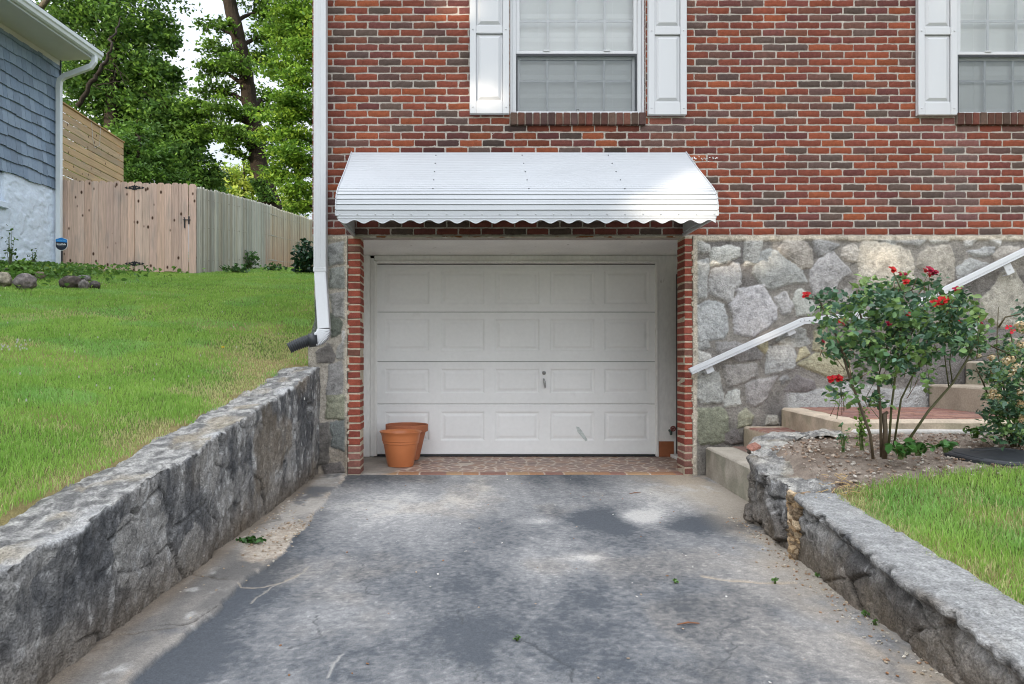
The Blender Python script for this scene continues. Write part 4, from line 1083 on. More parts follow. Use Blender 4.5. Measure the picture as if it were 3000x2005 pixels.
# ------------------------------------------------------------------ windows
def window(x0, x1, zb, zt, dx):
    fr = MB()
    def fb(a, b, c, d, y0, y1, bev=0.003): fr.box(a, b, y0, y1, c, d, bev=bev)
    fb(x0 + 0.002, x0 + 0.022, zb, zt, 0.025, 0.16); fb(x1 - 0.022, x1 - 0.002, zb, zt, 0.025, 0.16)
    fb(x0 + 0.023, x0 + 0.060, zb, zt, 0.050, 0.16); fb(x1 - 0.060, x1 - 0.023, zb, zt, 0.050, 0.16)
    fb(x0 + 0.061, x1 - 0.061, zb + 0.001, zb + 0.030, 0.030, 0.16); fb(x0 + 0.061, x1 - 0.061, zt - 0.04, zt, 0.05, 0.16)
    w = fr.build('window', MT['white'], house, cols=False)
    zm = zb + 0.581                                         # meeting rail
    gx0, gx1 = x0 + 0.062, x1 - 0.062
    # upper sash
    s = MB()
    s.box(gx0, gx0 + 0.032, 0.062, 0.092, zm + 0.018, zt - 0.041, bev=0.002); s.box(gx1 - 0.032, gx1, 0.062, 0.092, zm + 0.018, zt - 0.041, bev=0.002)
    s.box(gx0, gx1, 0.056, 0.094, zm - 0.010, zm + 0.017, bev=0.002); s.box(gx0 + 0.033, gx1 - 0.033, 0.062, 0.092, zt - 0.085, zt - 0.042, bev=0.002)
    for t in (0.25, 0.75): s.box(gx0 + (gx1 - gx0) * t - 0.03, gx0 + (gx1 - gx0) * t + 0.03, 0.046, 0.0555, zm + 0.010, zm + 0.024, bev=0.003)
    s.build('sash', MT['white'], w, cols=False)
    g = MB(); a, b, c, d = gx0 + 0.03, gx1 - 0.03, zm + 0.015, zt - 0.08
    g.add([(a, .074, c), (b, .074, c), (b, .074, d), (a, .074, d)], [(0, 1, 2, 3)]); g.build('glass', MT['glass'], w, cols=False)
    mu = MB(); nrow = 4
    for k in range(1, 4): mu.box(a + (b - a) * k / 4 - 0.011, a + (b - a) * k / 4 + 0.011, 0.0785, 0.084, c, d)
    zz = at(0, 62, 0.075)[2]
    while zz < d - 0.05:
        for k in range(4): mu.box(a + (b - a) * k / 4 + 0.0115, a + (b - a) * (k + 1) / 4 - 0.0115, 0.079, 0.0835, zz - 0.011, zz + 0.011)
        zz += 0.285
    # lower sash sits inside, behind an insect screen
    l = MB(); lz0, lz1 = zb + 0.031, zm - 0.011
    l.box(gx0 + 0.010, gx0 + 0.034, 0.098, 0.13, lz0, lz1, bev=0.002); l.box(gx1 - 0.034, gx1 - 0.010, 0.098, 0.13, lz0, lz1, bev=0.002)
    l.box(gx0 + 0.035, gx1 - 0.035, 0.098, 0.13, lz0, lz0 + 0.02, bev=0.002); l.box(gx0 + 0.035, gx1 - 0.035, 0.098, 0.13, lz1 - 0.035, lz1, bev=0.002)
    l.build('sash', MT['white'], w, cols=False)
    g = MB(); g.add([(gx0 + .03, .11, lz0 + .018), (gx1 - .03, .11, lz0 + .018), (gx1 - .03, .11, lz1 - .03), (gx0 + .03, .11, lz1 - .03)], [(0, 1, 2, 3)]); g.build('glass', MT['glass'], w, cols=False)
    for k in range(1, 4): mu.box(a + (b - a) * k / 4 - 0.010, a + (b - a) * k / 4 + 0.010, 0.114, 0.119, lz0 + 0.02, lz1 - 0.03)
    zz = at(0, 238, 0.11)[2]
    for k in range(4): mu.box(a + (b - a) * k / 4 + 0.0105, a + (b - a) * (k + 1) / 4 - 0.0105, 0.1145, 0.1185, zz - 0.010, zz + 0.010)
    mu.build('muntin', MT['white'], w, cols=False)
    sc = MB()
    sc.box(gx0 + 0.001, gx0 + 0.013, 0.060, 0.072, lz0, lz1); sc.box(gx1 - 0.013, gx1 - 0.001, 0.060, 0.072, lz0, lz1)
    sc.box(gx0 + 0.014, gx1 - 0.014, 0.060, 0.072, lz0, lz0 + 0.010); sc.box(gx0 + 0.014, gx1 - 0.014, 0.060, 0.072, lz1 - 0.016, lz1)
    xm = (gx0 + gx1) / 2 + 0.01
    for u0, u1, v0, v1 in ((-.012, .012, .022, .025), (-.012, -.009, .008, .022), (.009, .012, .008, .022)): sc.box(xm + u0, xm + u1, 0.054, 0.0595, lz0 + v0, lz0 + v1)
    for k in range(9):
        xk = gx0 + random.uniform(0.02, 0.45); sc.box(xk, xk + random.uniform(.01, .05), 0.0725, 0.08, lz0, lz0 + random.uniform(.004, .016))
    sf = sc.build('screen_frame', MT['blackplastic'], w, cols=False)
    sm = MB(); sm.add([(gx0 + 0.013, 0.066, lz0 + 0.01), (gx1 - 0.013, 0.066, lz0 + 0.01), (gx1 - 0.013, 0.066, lz1 - 0.016), (gx0 + 0.013, 0.066, lz1 - 0.016)], [(0, 1, 2, 3)])
    sm.build('insect_screen', MT['screen'], w, cols=False)
    bl = MB(); z = zb + 0.02
    while z < zt:
        tl = random.uniform(-0.003, 0.003)
        bl.obox(((x0 + x1) / 2, 0.155, z + 0.024), ((x1 - x0) / 2 - 0.03, 0, 0), (0, 0.0012, 0.0003), (0, -0.008 + tl, 0.0190))
        z += 0.0440
    for t in (0.22, 0.78): bl.tube([(x0 + (x1 - x0) * t, 0.142, zb), (x0 + (x1 - x0) * t, 0.142, zt)], 0.0012, 5)
    bl.build('blind', M('blind_slats', (0.88, 0.89, 0.89), 0.6), w, cols=False)
    bk = MB(); bk.box(x0 + 0.004, x1 - 0.004, 0.175, 0.195, zb, zt); bk.build('room_backing', M('room', (0.3, 0.31, 0.32), 0.9), w, cols=False)
    # rowlock brick sill
    sl_ = MB(); n = 18; pw = (x1 - x0 + 0.0) / n
    sl_.box(x0 + 0.002, x1 - 0.002, -0.022, 0.12, SILL0 - 0.002, SILL1 - 0.008, lin(150, 138, 126, 0.8))
    for k in range(n):
        kk = random.uniform(0.6, 1.0); c_ = tuple(v * kk for v in random.choice([lin(98, 66, 58), lin(108, 72, 60), lin(88, 66, 62), lin(112, 66, 56), lin(96, 76, 66)]))
        sl_.box(x0 + k * pw + 0.005, x0 + (k + 1) * pw - 0.005, -0.030, 0.10, SILL0 - 0.006, SILL1 - 0.001, c_, 0.004, 0.002)
    sl_.build('brick_sill', MT['brick'], house)
window(0.434, 1.675, 3.313, 4.975, 0); window(4.512, 5.753, 3.305, 4.975, 0)
def shutter(x0, x1, z0):
    z1 = z0 + 1.70; mb = MB(); Y0 = -0.046
    zmid = z0 + 0.765
    st = 0.058
    holes = [(x0 + st, x1 - st, z0 + 0.115, zmid - 0.035), (x0 + st, x1 - st, zmid + 0.035, z1 - 0.09)]
    mb.box(x0, x1, -0.020, -0.002, z0, z1, bev=0.002)
    mb.box(x0, x0 + st, Y0, -0.0205, z0, z1, bev=0.004); mb.box(x1 - st, x1, Y0, -0.0205, z0, z1, bev=0.004)
    for a, b in ((z0, holes[0][2]), (holes[0][3], holes[1][2]), (holes[1][3], z1)): mb.box(x0 + st + 0.0005, x1 - st - 0.0005, Y0 + 0.001, -0.0205, a, b, bev=0.004)
    for (a, b, c, d) in holes:
        prev = None
        for ins, dy in ((0.004, 0.020), (0.016, 0.020), (0.040, 0.004)):
            cur = [(a + ins, Y0 + dy, c + ins), (b - ins, Y0 + dy, c + ins), (b - ins, Y0 + dy, d - ins), (a + ins, Y0 + dy, d - ins)]
            if prev:
                for k in range(4): mb.add([prev[k], prev[(k + 1) % 4], cur[(k + 1) % 4], cur[k]], [(0, 1, 2, 3)])
            prev = cur
        mb.add(prev, [(0, 1, 2, 3)])
    for zz in (z0 + 0.06, zmid, z1 - 0.05):
        for xx in (x0 + 0.028, x1 - 0.028): mb.tube([(xx, Y0, zz), (xx, Y0 - 0.005, zz)], [0.009, 0.006], 10)
    mb.build('shutter', MT['shutter'], house, cols=False)
shutter(0.066, 0.424, 3.296); shutter(1.69, 2.04, 3.285); shutter(4.145, 4.498, 3.283); shutter(5.76, 6.11, 3.283)

# ------------------------------------------------------------------ downspout and drain hose
mb = MB(); Yd = -0.105
xd = (939.5 - CX) * (Yd - CAMY) / F
z_a = at(0, 797, Yd)[2]
mb.rect_tube([(xd, Yd, 5.3), (xd, Yd, z_a)], 0.112, 0.088, (1, 0, 0))
for k in range(4): mb.box(xd - 0.042 + k * 0.022, xd - 0.036 + k * 0.022, Yd - 0.047, Yd - 0.0435, z_a + 0.02, 5.28)
mb.box(xd - 0.059, xd + 0.059, Yd - 0.047, Yd + 0.047, z_a - 0.005, z_a + 0.035, bev=0.004)
p1 = at(950, 965, Yd - 0.10)
lo = [(xd, Yd, z_a + 0.02), (xd + 0.003, Yd - 0.006, z_a - 0.03), p1]
mb.rect_tube(lo, 0.106, 0.083, (1, 0, 0))
ds = mb.build('downspout', MT['white'], house, cols=False)
mb = MB()
el = []
cx, cz = p1[0] - 0.085, p1[2] - 0.01
for k in range(15):
    a = k / 14 * math.radians(82); rk = 0.085
    rip = 0.004 if k % 2 else 0
    el.append((cx + rk * math.cos(a), p1[1] - 0.03 * k / 14, cz - rk * math.sin(a) - 0.0))
mb2v = MB(); 
for k in range(14):
    w_ = 0.112 + (0.006 if k % 2 else 0)
    mb.rect_tube([el[k], el[k + 1]], 0.086 + (0.006 if k % 2 else 0), w_, (0, 1, 0))
mb.build('elbow', MT['white'], ds, cols=False)
mb = MB()
e = Vector(el[-1]); ln = Vector((-0.165, -0.05, -0.05))
mb.tube([e + Vector((0.02, 0, 0.0)), e + Vector((-0.055, -0.012, -0.008))], [0.058, 0.062], 20)
pp, rr = [], []
for k in range(40):
    t = k / 39
    pp.append(e + Vector((-0.05, -0.012, -0.006)) + ln * t * 1.0 + Vector((0, 0, -0.02 * t * t))); rr.append((0.055 if (k // 2) % 2 else 0.047) * (1 - 0.1 * t))
mb.tube(pp, rr, 22)
mb.build('drain_hose', MT['blackplastic'], ds, True, cols=False)
# ================================================================== steps and landing
st = thing('garden_steps', 'pale concrete steps with red brick treads climbing right along the stone base', 'steps', (2.9, -0.6, 0))
def noisy_block(name, poly, z0, z1, parent, col, seed, tread=None, res=0.02, rnd=0.018):
    """poly: convex quad (x,y) list; rough cast block with rounded arrises; tread = inset red paving margin per side"""
    P = [np.array(p, float) for p in poly]
    n = int(max(np.linalg.norm(P[1] - P[0]), np.linalg.norm(P[2] - P[1])) / res) + 2; n = min(n, 110)
    u = np.linspace(0, 1, n); U, V = np.meshgrid(u, u, indexing='ij')
    q = (1 - U)[..., None] * (1 - V)[..., None] * P[0] + U[..., None] * (1 - V)[..., None] * P[1] + (U * V)[..., None] * P[2] + ((1 - U) * V)[..., None] * P[3]
    X, Y = q[..., 0], q[..., 1]
    L1, L2 = np.linalg.norm(P[1] - P[0]), np.linalg.norm(P[3] - P[0])
    ed = np.minimum(np.minimum(U, 1 - U) * L1, np.minimum(V, 1 - V) * L2)
    Zt = z1 - rnd * (1 - np.sqrt(np.clip(1 - (1 - np.clip(ed / rnd, 0, 1)) ** 2, 0, 1))) + 0.006 * (fbm(X * 9, Y * 9, seed=seed, octv=4) - 0.5)
    base = np.asarray(col) * (0.8 + 0.4 * fbm(X * 5, Y * 5, seed=seed + 1, octv=5))[..., None]
    if tread is not None:
        a0, a1, b0, b1 = tread
        k = ss(a0 - 0.008, a0 + 0.008, U * L1 + 0.012 * (fbm(X * 12, Y * 12, seed=seed + 2) - .5)) * ss(a1 - 0.008, a1 + 0.008, (1 - U) * L1) * ss(b0 - 0.008, b0 + 0.008, V * L2) * ss(b1 - 0.008, b1 + 0.008, (1 - V) * L2)
        f1, f2, cid = worley(X * 9, Y * 16, seed=seed + 3)
        tcol = mix(np.broadcast_to((0.28, 0.14, 0.10), X.shape + (3,)), np.broadcast_to((0.20, 0.10, 0.085), X.shape + (3,)), cid)
        tcol = mix(tcol, np.broadcast_to((0.36, 0.31, 0.26), tcol.shape), ss(0.12, 0.03, f2 - f1) * 0.7)
        base = base * (1 - k[..., None]) + tcol * k[..., None]
    vs = [np.stack([X, Y, Zt], -1).reshape(-1, 3)]; cs = [base.reshape(-1, 3)]; fs = [grid_faces(n, n)]
    off = n * n; nh = 14
    per = [(i, 0) for i in range(n)] + [(n - 1, j) for j in range(1, n)] + [(i, n - 1) for i in range(n - 2, -1, -1)] + [(0, j) for j in range(n - 2, 0, -1)]
    pi = np.array([a * n + b for a, b in per]); R0 = vs[0][pi]; m = len(pi)
    h = np.linspace(0, 1, nh)
    S = np.repeat(R0[None], nh, 0).copy(); S[:, :, 2] = R0[None, :, 2] * (1 - h)[:, None] + z0 * h[:, None]
    cen = np.mean(P, 0); dr = R0[:, :2] - cen; dr = dr / (np.linalg.norm(dr, axis=1, keepdims=True) + 1e-9)
    w = (0.010 * (fbm(S[..., 0] * 7 + S[..., 1] * 7, S[..., 2] * 9, seed=seed + 5, octv=4) - 0.5)) * np.sin(np.clip(h, 0, 0.5) * math.pi)[:, None]
    S[..., 0] += dr[None, :, 0] * w; S[..., 1] += dr[None, :, 1] * w
    sc_ = np.asarray(col) * (0.72 + 0.45 * fbm(S[..., 0] * 6 + S[..., 1] * 6, S[..., 2] * 5, seed=seed + 6, octv=5))[..., None]
    st_ = ss(0.5, 0.7, fbm(S[..., 0] * 3 + S[..., 1] * 3, S[..., 2] * 3, seed=seed + 7))
    sc_ = mix(sc_, sc_ * np.array([0.72, 0.76, 0.72]), st_)
    vs.append(S.reshape(-1, 3)); cs.append(sc_.reshape(-1, 3))
    i = np.arange(nh - 1)[:, None] * m + np.arange(m)[None]; i2 = np.arange(nh - 1)[:, None] * m + (np.arange(m)[None] + 1) % m
    fs.append(np.stack([i, i + m, i2 + m, i2], -1).reshape(-1, 4) + off)
    return mesh_obj(name, np.vstack(vs), np.vstack(fs), MT['concrete'], parent, np.vstack(cs), smooth=True)
CON = lin(178, 170, 157, 0.95); TAN = lin(194, 178, 158, 1.0)
noisy_block('step', [(2.215, -0.035), (2.085, -1.55), (2.75, -1.35), (2.75, -0.035)], -0.03, 0.266, st, CON, 400, tread=None)
tr = mesh_obj('brick_tread', [(2.45, -0.04, 0.2695), (2.365, -1.2, 0.2695), (2.70, -1.2, 0.2695), (2.70, -0.04, 0.2695)], [(0, 1, 2, 3)], M('red_tread', (0.25, 0.16, 0.13), 0.7, noise=[(9, 0.35, 4), (60, 0.2, 3)], stretch=(1, 3, 1)), st)
noisy_block('step', [(2.56, -0.034), (2.49, -1.30), (3.0, -1.30), (3.0, -0.034)], 0.2, 0.452, st, TAN, 410, tread=(0.12, 0.0, 0.0, 0.1))
noisy_block('landing', [(2.905, -0.033), (2.685, -1.43), (4.4, -1.43), (4.4, -0.033)], 0.40, 0.622, st, TAN, 420, tread=None)
noisy_block('landing_base', [(2.74, -1.40), (2.74, -1.50), (4.3, -1.50), (4.3, -1.40)], 0.40, 0.563, st, lin(198, 194, 188), 425)
# brick paving laid in the landing
mb = MB()
yy = -1.28
while yy < -0.06:
    xx = 2.86 + (yy + 1.28) * 0.16 + random.uniform(0, 0.02)
    while xx < 4.22:
        l = random.uniform(0.12, 0.22); mb.box(xx, min(xx + l, 4.235), yy, yy + 0.054, 0.612, 0.6265 + random.uniform(-.001, .0015), random.choice([lin(146, 106, 94), lin(128, 98, 90), lin(154, 118, 102), lin(140, 110, 102)]), 0.003)
        xx += l + 0.008
    yy += 0.062
mb.build('landing_paving', MT['brick'], st)
noisy_block('step', [(4.25, -0.033), (4.12, -1.30), (4.9, -1.30), (4.9, -0.033)], 0.55, 0.835, st, lin(170, 158, 142), 430)
noisy_block('step', [(4.58, -0.032), (4.50, -1.25), (5.3, -1.25), (5.3, -0.032)], 0.75, 1.045, st, lin(176, 166, 150), 440)
noisy_block('step', [(4.95, -0.031), (4.9, -1.2), (6.6, -1.2), (6.6, -0.031)], 0.85, 1.25, st, lin(176, 166, 150), 450)
noisy_block('side_curb', [(4.16, -1.62), (4.16, -1.34), (6.2, -1.34), (6.2, -1.62)], 0.4, 0.93, st, lin(176, 152, 122), 460)

# ------------------------------------------------------------------ handrail
YH = -0.105
hr = thing('handrail', 'white metal handrail bent over the landing and bolted along the stone base', 'handrail', at(2350, 940, YH))
pts = [at(2022, 1088, YH), at(2352, 940, YH), at(2640, 912, YH), at(3010, 731, YH), at(3330, 575, YH)]
for a, b in ((0, 1), (1, 2), (2, 4)):
    p, q = Vector(pts[a]), Vector(pts[b]); dv = (q - p).normalized(); nrm = Vector((-dv.z, 0, dv.x))
    ex = 0.0 if a == 0 else 0.004
    mb = MB()
    L = (q - p).length / 2; c = (p + q) / 2
    mb.obox(c + nrm * 0.006, dv * (L + 0.004), (0, 0.019, 0), nrm * 0.021, bev=0.004)
    mb.obox(c - nrm * 0.0215, dv * (L - 0.002), (0, 0.0165, 0), nrm * 0.0055, bev=0.002)
    mb.obox(c - nrm * 0.0302, dv * (L), (0, 0.019, 0), nrm * 0.0028, bev=0.001)
    mb.build('rail', MT['white'], hr, cols=False)
mb = MB(); j = Vector(pts[1])
for dx, dz in ((.006, 0.004), (0.05, 0.0), (-0.03, -.006)): mb = MB(); mb.tube([j + Vector((dx, -0.019, dz)), j + Vector((dx, -0.022, dz))], 0.004, 8); mb.build('bolt', MT['darkmetal'], hr, cols=False)
for px, py in ((2079, 1080), (2318, 968), (2790, 875), (2960, 790)):
    c = Vector(at(px, py, YH)); mb = MB()
    tilt = Vector((0.9, 0, 0.42)).normalized(); dn = Vector((0.42, 0, -0.9)).normalized()
    mb.obox(c + Vector((0, 0.012, 0)) - dn * 0.005, tilt * 0.036, (0, 0.0025, 0), dn * 0.046, bev=0.002)
    mb.obox(c + Vector((0, 0.042, 0)) + dn * 0.040, tilt * 0.036, (0, 0.030, 0), dn * 0.003, bev=0.001)
    b = mb.build('rail_bracket', MT['white'], hr, cols=False)
    mb = MB(); mb.tube([c + Vector((0, 0.009, 0)), c + Vector((0, 0.005, 0))], 0.008, 10); mb.build('bolt', MT['metal'], b, cols=False)

# ------------------------------------------------------------------ pots
def pot(name, label, c, prof, mat):
    mb = MB(); mb.lathe(prof, (0, 0, 0), 72)
    o = mb.build(name, mat, None, True, cols=False); o.location = c
    e = o.modifiers.new('edge', 'EDGE_SPLIT'); e.split_angle = R(38)
    return tag(o, label, 'flower pot', 'empty pots by the garage door')
o = pot('flower_pot', 'empty bright orange plastic flower pot with a flared lip, in front of the darker one', (-0.612, 0.50, 0.011),
    [(0, 0.012), (0.118, 0.010), (0.122, 0.0), (0.127, 0.004), (0.131, 0.022), (0.133, 0.024), (0.169, 0.222), (0.176, 0.226), (0.178, 0.248), (0.183, 0.252), (0.188, 0.300), (0.196, 0.322), (0.206, 0.336), (0.2085, 0.341), (0.207, 0.344), (0.200, 0.340), (0.186, 0.322), (0.182, 0.300), (0.128, 0.03), (0, 0.026)], MT['potplastic'])
o = pot('flower_pot', 'dull terracotta flower pot with broad rim band, behind the orange one by the garage door', (-0.585, 0.925, 0.012),
    [(0, 0.0), (0.122, 0.0), (0.130, 0.006), (0.196, 0.288), (0.203, 0.292), (0.2045, 0.296), (0.2205, 0.300), (0.222, 0.304), (0.223, 0.366), (0.221, 0.371), (0.213, 0.372), (0.207, 0.366), (0.203, 0.300), (0.182, 0.280), (0.12, 0.02), (0, 0.02)], MT['terracotta'])

# ================================================================== fences
DW = [lin(210, 182, 164), lin(203, 176, 160), lin(214, 188, 170), lin(197, 172, 157), lin(211, 181, 161)]
def picket(mb, x0, x1, y, zb, zt, col, th=0.018, tilt=0):
    e = min(0.03, (x1 - x0) * 0.28)
    mb.prism([(x0, zb), (x1, zb), (x1 + tilt, zt - 0.034), (x1 - e + tilt, zt), (x0 + e + tilt, zt), (x0 + tilt, zt - 0.034)], y, y + th, col)
YG = 7.80; GSC = (YG - CAMY) / F
xg = lambda px: (px - CX) * GSC
def gz(px): return CAMZ - (np.interp(px, [178, 400, 560, 574], [527, 534, 539, 540]) - CY) * GSC
def gb(px): return CAMZ - (np.interp(px, [178, 400, 560, 574], [790, 794, 799, 802]) - CY) * GSC
def boards(mb, pa, pb, widths):
    p = pa
    i = 0
    while p < pb - 3:
        w = widths[i % len(widths)]; q = min(p + w, pb)
        k = random.uniform(0.9, 1.08); c = tuple(v * k for v in random.choice(DW))
        picket(mb, xg(p) + 0.002, xg(q) - 0.003, YG + random.uniform(-.002, .002), float(gb(p)) + random.uniform(-.015, .015), float(gz((p + q) / 2)) + random.uniform(-.012, .012), c, tilt=random.uniform(-.003, .003))
        p = q; i += 1
ff = thing('board_fence', 'fixed pine board fence panel between the blue house and the gate hinges', 'fence', (xg(280), YG, 2.8))
mb = MB(); boards(mb, 178, 394.5, [20, 6.5, 21.5, 21, 21, 21, 21, 21.5, 21, 21.5]); mb.build('picket_board', MT['wood'], ff)
mb = MB()
for z in (3.1, 3.75, 4.45):
    mb = MB(); mb.box(xg(160), xg(394), YG + 0.022, YG + 0.06, z - .045, z + .045, lin(165, 125, 95)); mb.build('fence_rail', MT['wood'], ff)
mb = MB(); mb.box(xg(384), xg(394), YG + 0.021, YG + 0.11, 2.7, 4.6, lin(160, 130, 105)); mb.build('fence_post', MT['wood'], ff)
gt = thing('garden_gate', 'pine board garden gate with black ornamental hinges and a black latch', 'gate', (xg(474), YG, 2.8))
mb = MB(); boards(mb, 395.5, 552, [21, 21.2, 22.3, 21.5, 21.3, 21.2, 8.5, 21]); mb.build('gate_board', MT['wood'], gt)
mb = MB()
for z in (3.05, 4.4): mb.box(xg(396), xg(551), YG + 0.022, YG + 0.06, z - .045, z + .045, lin(165, 135, 110))
mb.obox((xg(474), YG + 0.04, 3.72), (0.52, 0, 0.6), (0, 0.018, 0), (-0.03, 0, 0.03), lin(165, 135, 110))
mb.build('gate_brace', MT['wood'], gt)
def hinge(px, py):
    c = Vector((xg(px), YG - 0.005, CAMZ - (py - CY) * GSC)); mb = MB()
    top = [(0.0, .062), (.025, .058), (.05, .072), (.075, .050), (.13, .035), (.15, .042), (.175, .028), (.215, .024), (.235, .034), (.255, .026), (.295, 0.0)]
    sc_ = 0.68
    for sg in (-1, 1):
        for (a, b) in zip(top[:-1], top[1:]):
            for v in (-1, 1):
                inner = [0.0 if not (0.05 <= t < .13 or .175 <= t < .235) else 0.014 for t in (a[0], b[0])]
                i0 = max(inner[0], 0.0); i1 = max(inner[1], 0.0)
                x0, x1 = c.x + sg * a[0] * sc_, c.x + sg * b[0] * sc_
                poly = [(x0, c.z + v * i0 * sc_), (x1, c.z + v * i1 * sc_), (x1, c.z + v * max(b[1], 0.002) * sc_), (x0, c.z + v * max(a[1], 0.002) * sc_)]
                mb.prism(poly, c.y - 0.003, c.y + 0.004)
        for t in (.04, .155, .245): mb.tube([(c.x + sg * t * sc_, c.y - .003, c.z), (c.x + sg * t * sc_, c.y - .008, c.z)], 0.009, 8)
    mb.tube([(c.x, c.y - 0.006, c.z - 0.052), (c.x, c.y - 0.006, c.z + 0.052)], 0.012, 10)
    mb.build('gate_hinge', MT['darkmetal'], gt, cols=False)
hinge(394.5, 550.5); hinge(394.5, 773)
c = Vector((xg(549), YG - 0.004, CAMZ - (645 - CY) * GSC)); mb = MB()
mb.box(xg(540.5), xg(543.5), YG - 0.03, YG - 0.003, c.z - 0.17, c.z + 0.03, bev=0.005)
mb.tube([(xg(541.5), YG - .03, c.z + .05), (xg(541.5), YG - .035, c.z + .03)], 0.012, 8)
mb.tube([(xg(537), YG - .02, c.z), (xg(559), YG - .02, c.z)], 0.009, 8)
mb.box(xg(552), xg(556), YG - 0.02, YG - 0.002, c.z - 0.09, c.z + 0.075, bev=0.004)
mb.build('gate_latch', MT['darkmetal'], gt, cols=False)
mb = MB()
picket(mb, xg(553.6) + 0.002, xg(574), YG - 0.004, float(gb(560)) - 0.03, float(gz(565)), DW[1]); mb.box(xg(550), xg(573), YG + 0.0615, YG + 0.11, 2.6, 4.66, DW[3])
o = mb.build('fence_post', MT['wood']); tag(o, 'pine corner post board where the gate latch meets the weathered side fence', 'fence post')
# long weathered fence running up the slope
wf = thing('side_fence', 'long grey weathered picket fence running back uphill from the gate corner', 'fence', (-5.4, 12, 3.4))
GP = [lin(172, 174, 164), lin(160, 162, 152), lin(180, 178, 166), lin(152, 150, 138), lin(168, 164, 148), lin(188, 188, 178)]
ycur = 7.83; mb = MB(); ztop = lambda y: np.interp(y, [7.8, 10, 13.2, 14.0, 17.4, 20], [4.66, 5.02, 5.50, 5.56, 5.98, 6.2])
xf = lambda y: np.interp(y, [7.8, 13.2, 17.4, 20], [-5.475, -5.42, -5.22, -5.15])
while ycur < 19.5:
    w = 0.088 + random.uniform(-.004, .004)
    x = float(xf(ycur)) + random.uniform(-.006, .006); zt = float(ztop(ycur)) + random.uniform(-.022, .015); zb = float(zL(x, ycur)) - 0.03
    k = random.uniform(0.82, 1.12); c = tuple(v * k for v in random.choice(GP))
    if ycur > 13: c = tuple(v * f for v, f in zip(c, (1.0, .95, .86)))
    y0, y1 = ycur + 0.003, ycur + w - 0.004
    e = 0.028
    prof_ = [(y0, zb), (y1, zb), (y1, zt - 0.045), (y1 - e, zt), (y0 + e, zt), (y0, zt - 0.045)]
    vs = [(x, a, b) for a, b in prof_] + [(x - 0.017, a, b) for a, b in prof_]
    fs = [tuple(range(5, -1, -1)), tuple(range(6, 12))] + [(k_, (k_ + 1) % 6, 6 + (k_ + 1) % 6, 6 + k_) for k_ in range(6)]
    # lower part stained with red clay far down the run
    mb.add(vs, fs, c)
    if ycur > 12.5:
        for q in (0, 1, 6, 7): mb.c[-12 + q] = tuple(v * .5 + .5 * g_ for v, g_ in zip(c, lin(165, 110, 70)))
    ycur += w
mb.build('picket_board', MT['greywood'], wf)
mb = MB()
for zo in (0.3, 1.0, 1.6):
    mb = MB(); mb.tube([(float(xf(y)) - 0.04, y, float(ztop(y)) - 1.85 + zo) for y in np.linspace(7.85, 19.4, 8)], 0.04, 6, GP[3]); mb.build('fence_rail', MT['greywood'], wf)
# raised slat screen behind the panel
sn = thing('slat_screen', 'tall horizontal board privacy screen rising behind the fence beside the blue house', 'privacy screen', (-9.95, 12.2, 4.6))
mb = MB()
for i in range(15):
    zt_ = 7.43 - i * 0.196
    kq = random.uniform(.8, 1.0); c = tuple(v * kq for v in random.choice([lin(200, 172, 136), lin(190, 164, 130), lin(184, 162, 134), lin(196, 166, 128)]))
    a, b = 10.6, 13.75
    mb.add([(-9.93 + random.uniform(-.004, .004), a, zt_), (-9.93, b, zt_ + .02), (-9.93, b, zt_ - .152), (-9.93, a, zt_ - .172), (-9.955, a, zt_), (-9.955, b, zt_ + .02), (-9.955, b, zt_ - .152), (-9.955, a, zt_ - .172)],
           [(0, 1, 2, 3), (7, 6, 5, 4), (0, 4, 5, 1), (3, 2, 6, 7), (1, 5, 6, 2), (0, 3, 7, 4)], c)
def wood_h():
    m = MT['wood'].copy(); m.name = 'screen_boards'
    for n in m.node_tree.nodes:
        if n.type == 'MAPPING':
            s = n.inputs['Scale'].default_value; 
            if s[2] < 2 and s[0] > 1: n.inputs['Scale'].default_value = (s[0], s[2], s[0])
    return m
MT['woodh'] = wood_h()
mb.build('slat', MT['woodh'], sn)
mb = MB()
for y in (10.7, 12.2, 13.68): mb = MB(); mb.box(-10.06, -9.957, y - 0.045, y + 0.045, 3.2, 7.44, lin(150, 120, 90)); mb.build('screen_post', MT['wood'], sn)
mb = MB(); mb.box(-10.07, -9.90, 10.6, 13.77, 7.455, 7.485, lin(176, 142, 100)); mb.build('screen_cap', MT['woodh'], sn)
mb = MB()
sl_m = M('string_lights', (0.5, 0.5, 0.47), 0.3)
for y in (12.45, 13.0): mb = MB(); mb.tube([(-9.95, y, 7.486), (-9.95, y, 7.53), (-9.95, y - .02, 7.57)], [0.02, 0.035, 0.01], 8); mb.build('light_bulb', sl_m, sn, cols=False)
mb = MB()
mb.tube([(-9.92, 12.0, 7.47), (-9.91, 12.05, 7.0), (-9.91, 12.15, 6.8), (-9.91, 12.4, 6.95), (-9.92, 12.45, 7.47)], 0.006, 5)
mb.build('light_cord', sl_m, sn, cols=False)

# ================================================================== blue neighbour house
nh = thing('neighbour_house', 'blue shingled house with white stucco foundation and white eave at the left edge', 'house', (-8.7, 5, 2.6))
A0 = Vector((-8.27, 7.72, 0)); DV = Vector((-0.1, -1, 0)).normalized(); NV = Vector((1, -0.1, 0)).normalized()   # along wall toward camera / outward
def wp(t, o, z): p = A0 + DV * t + NV * o; return (p.x, p.y, z)
ZS, ZE = 4.53, 7.24
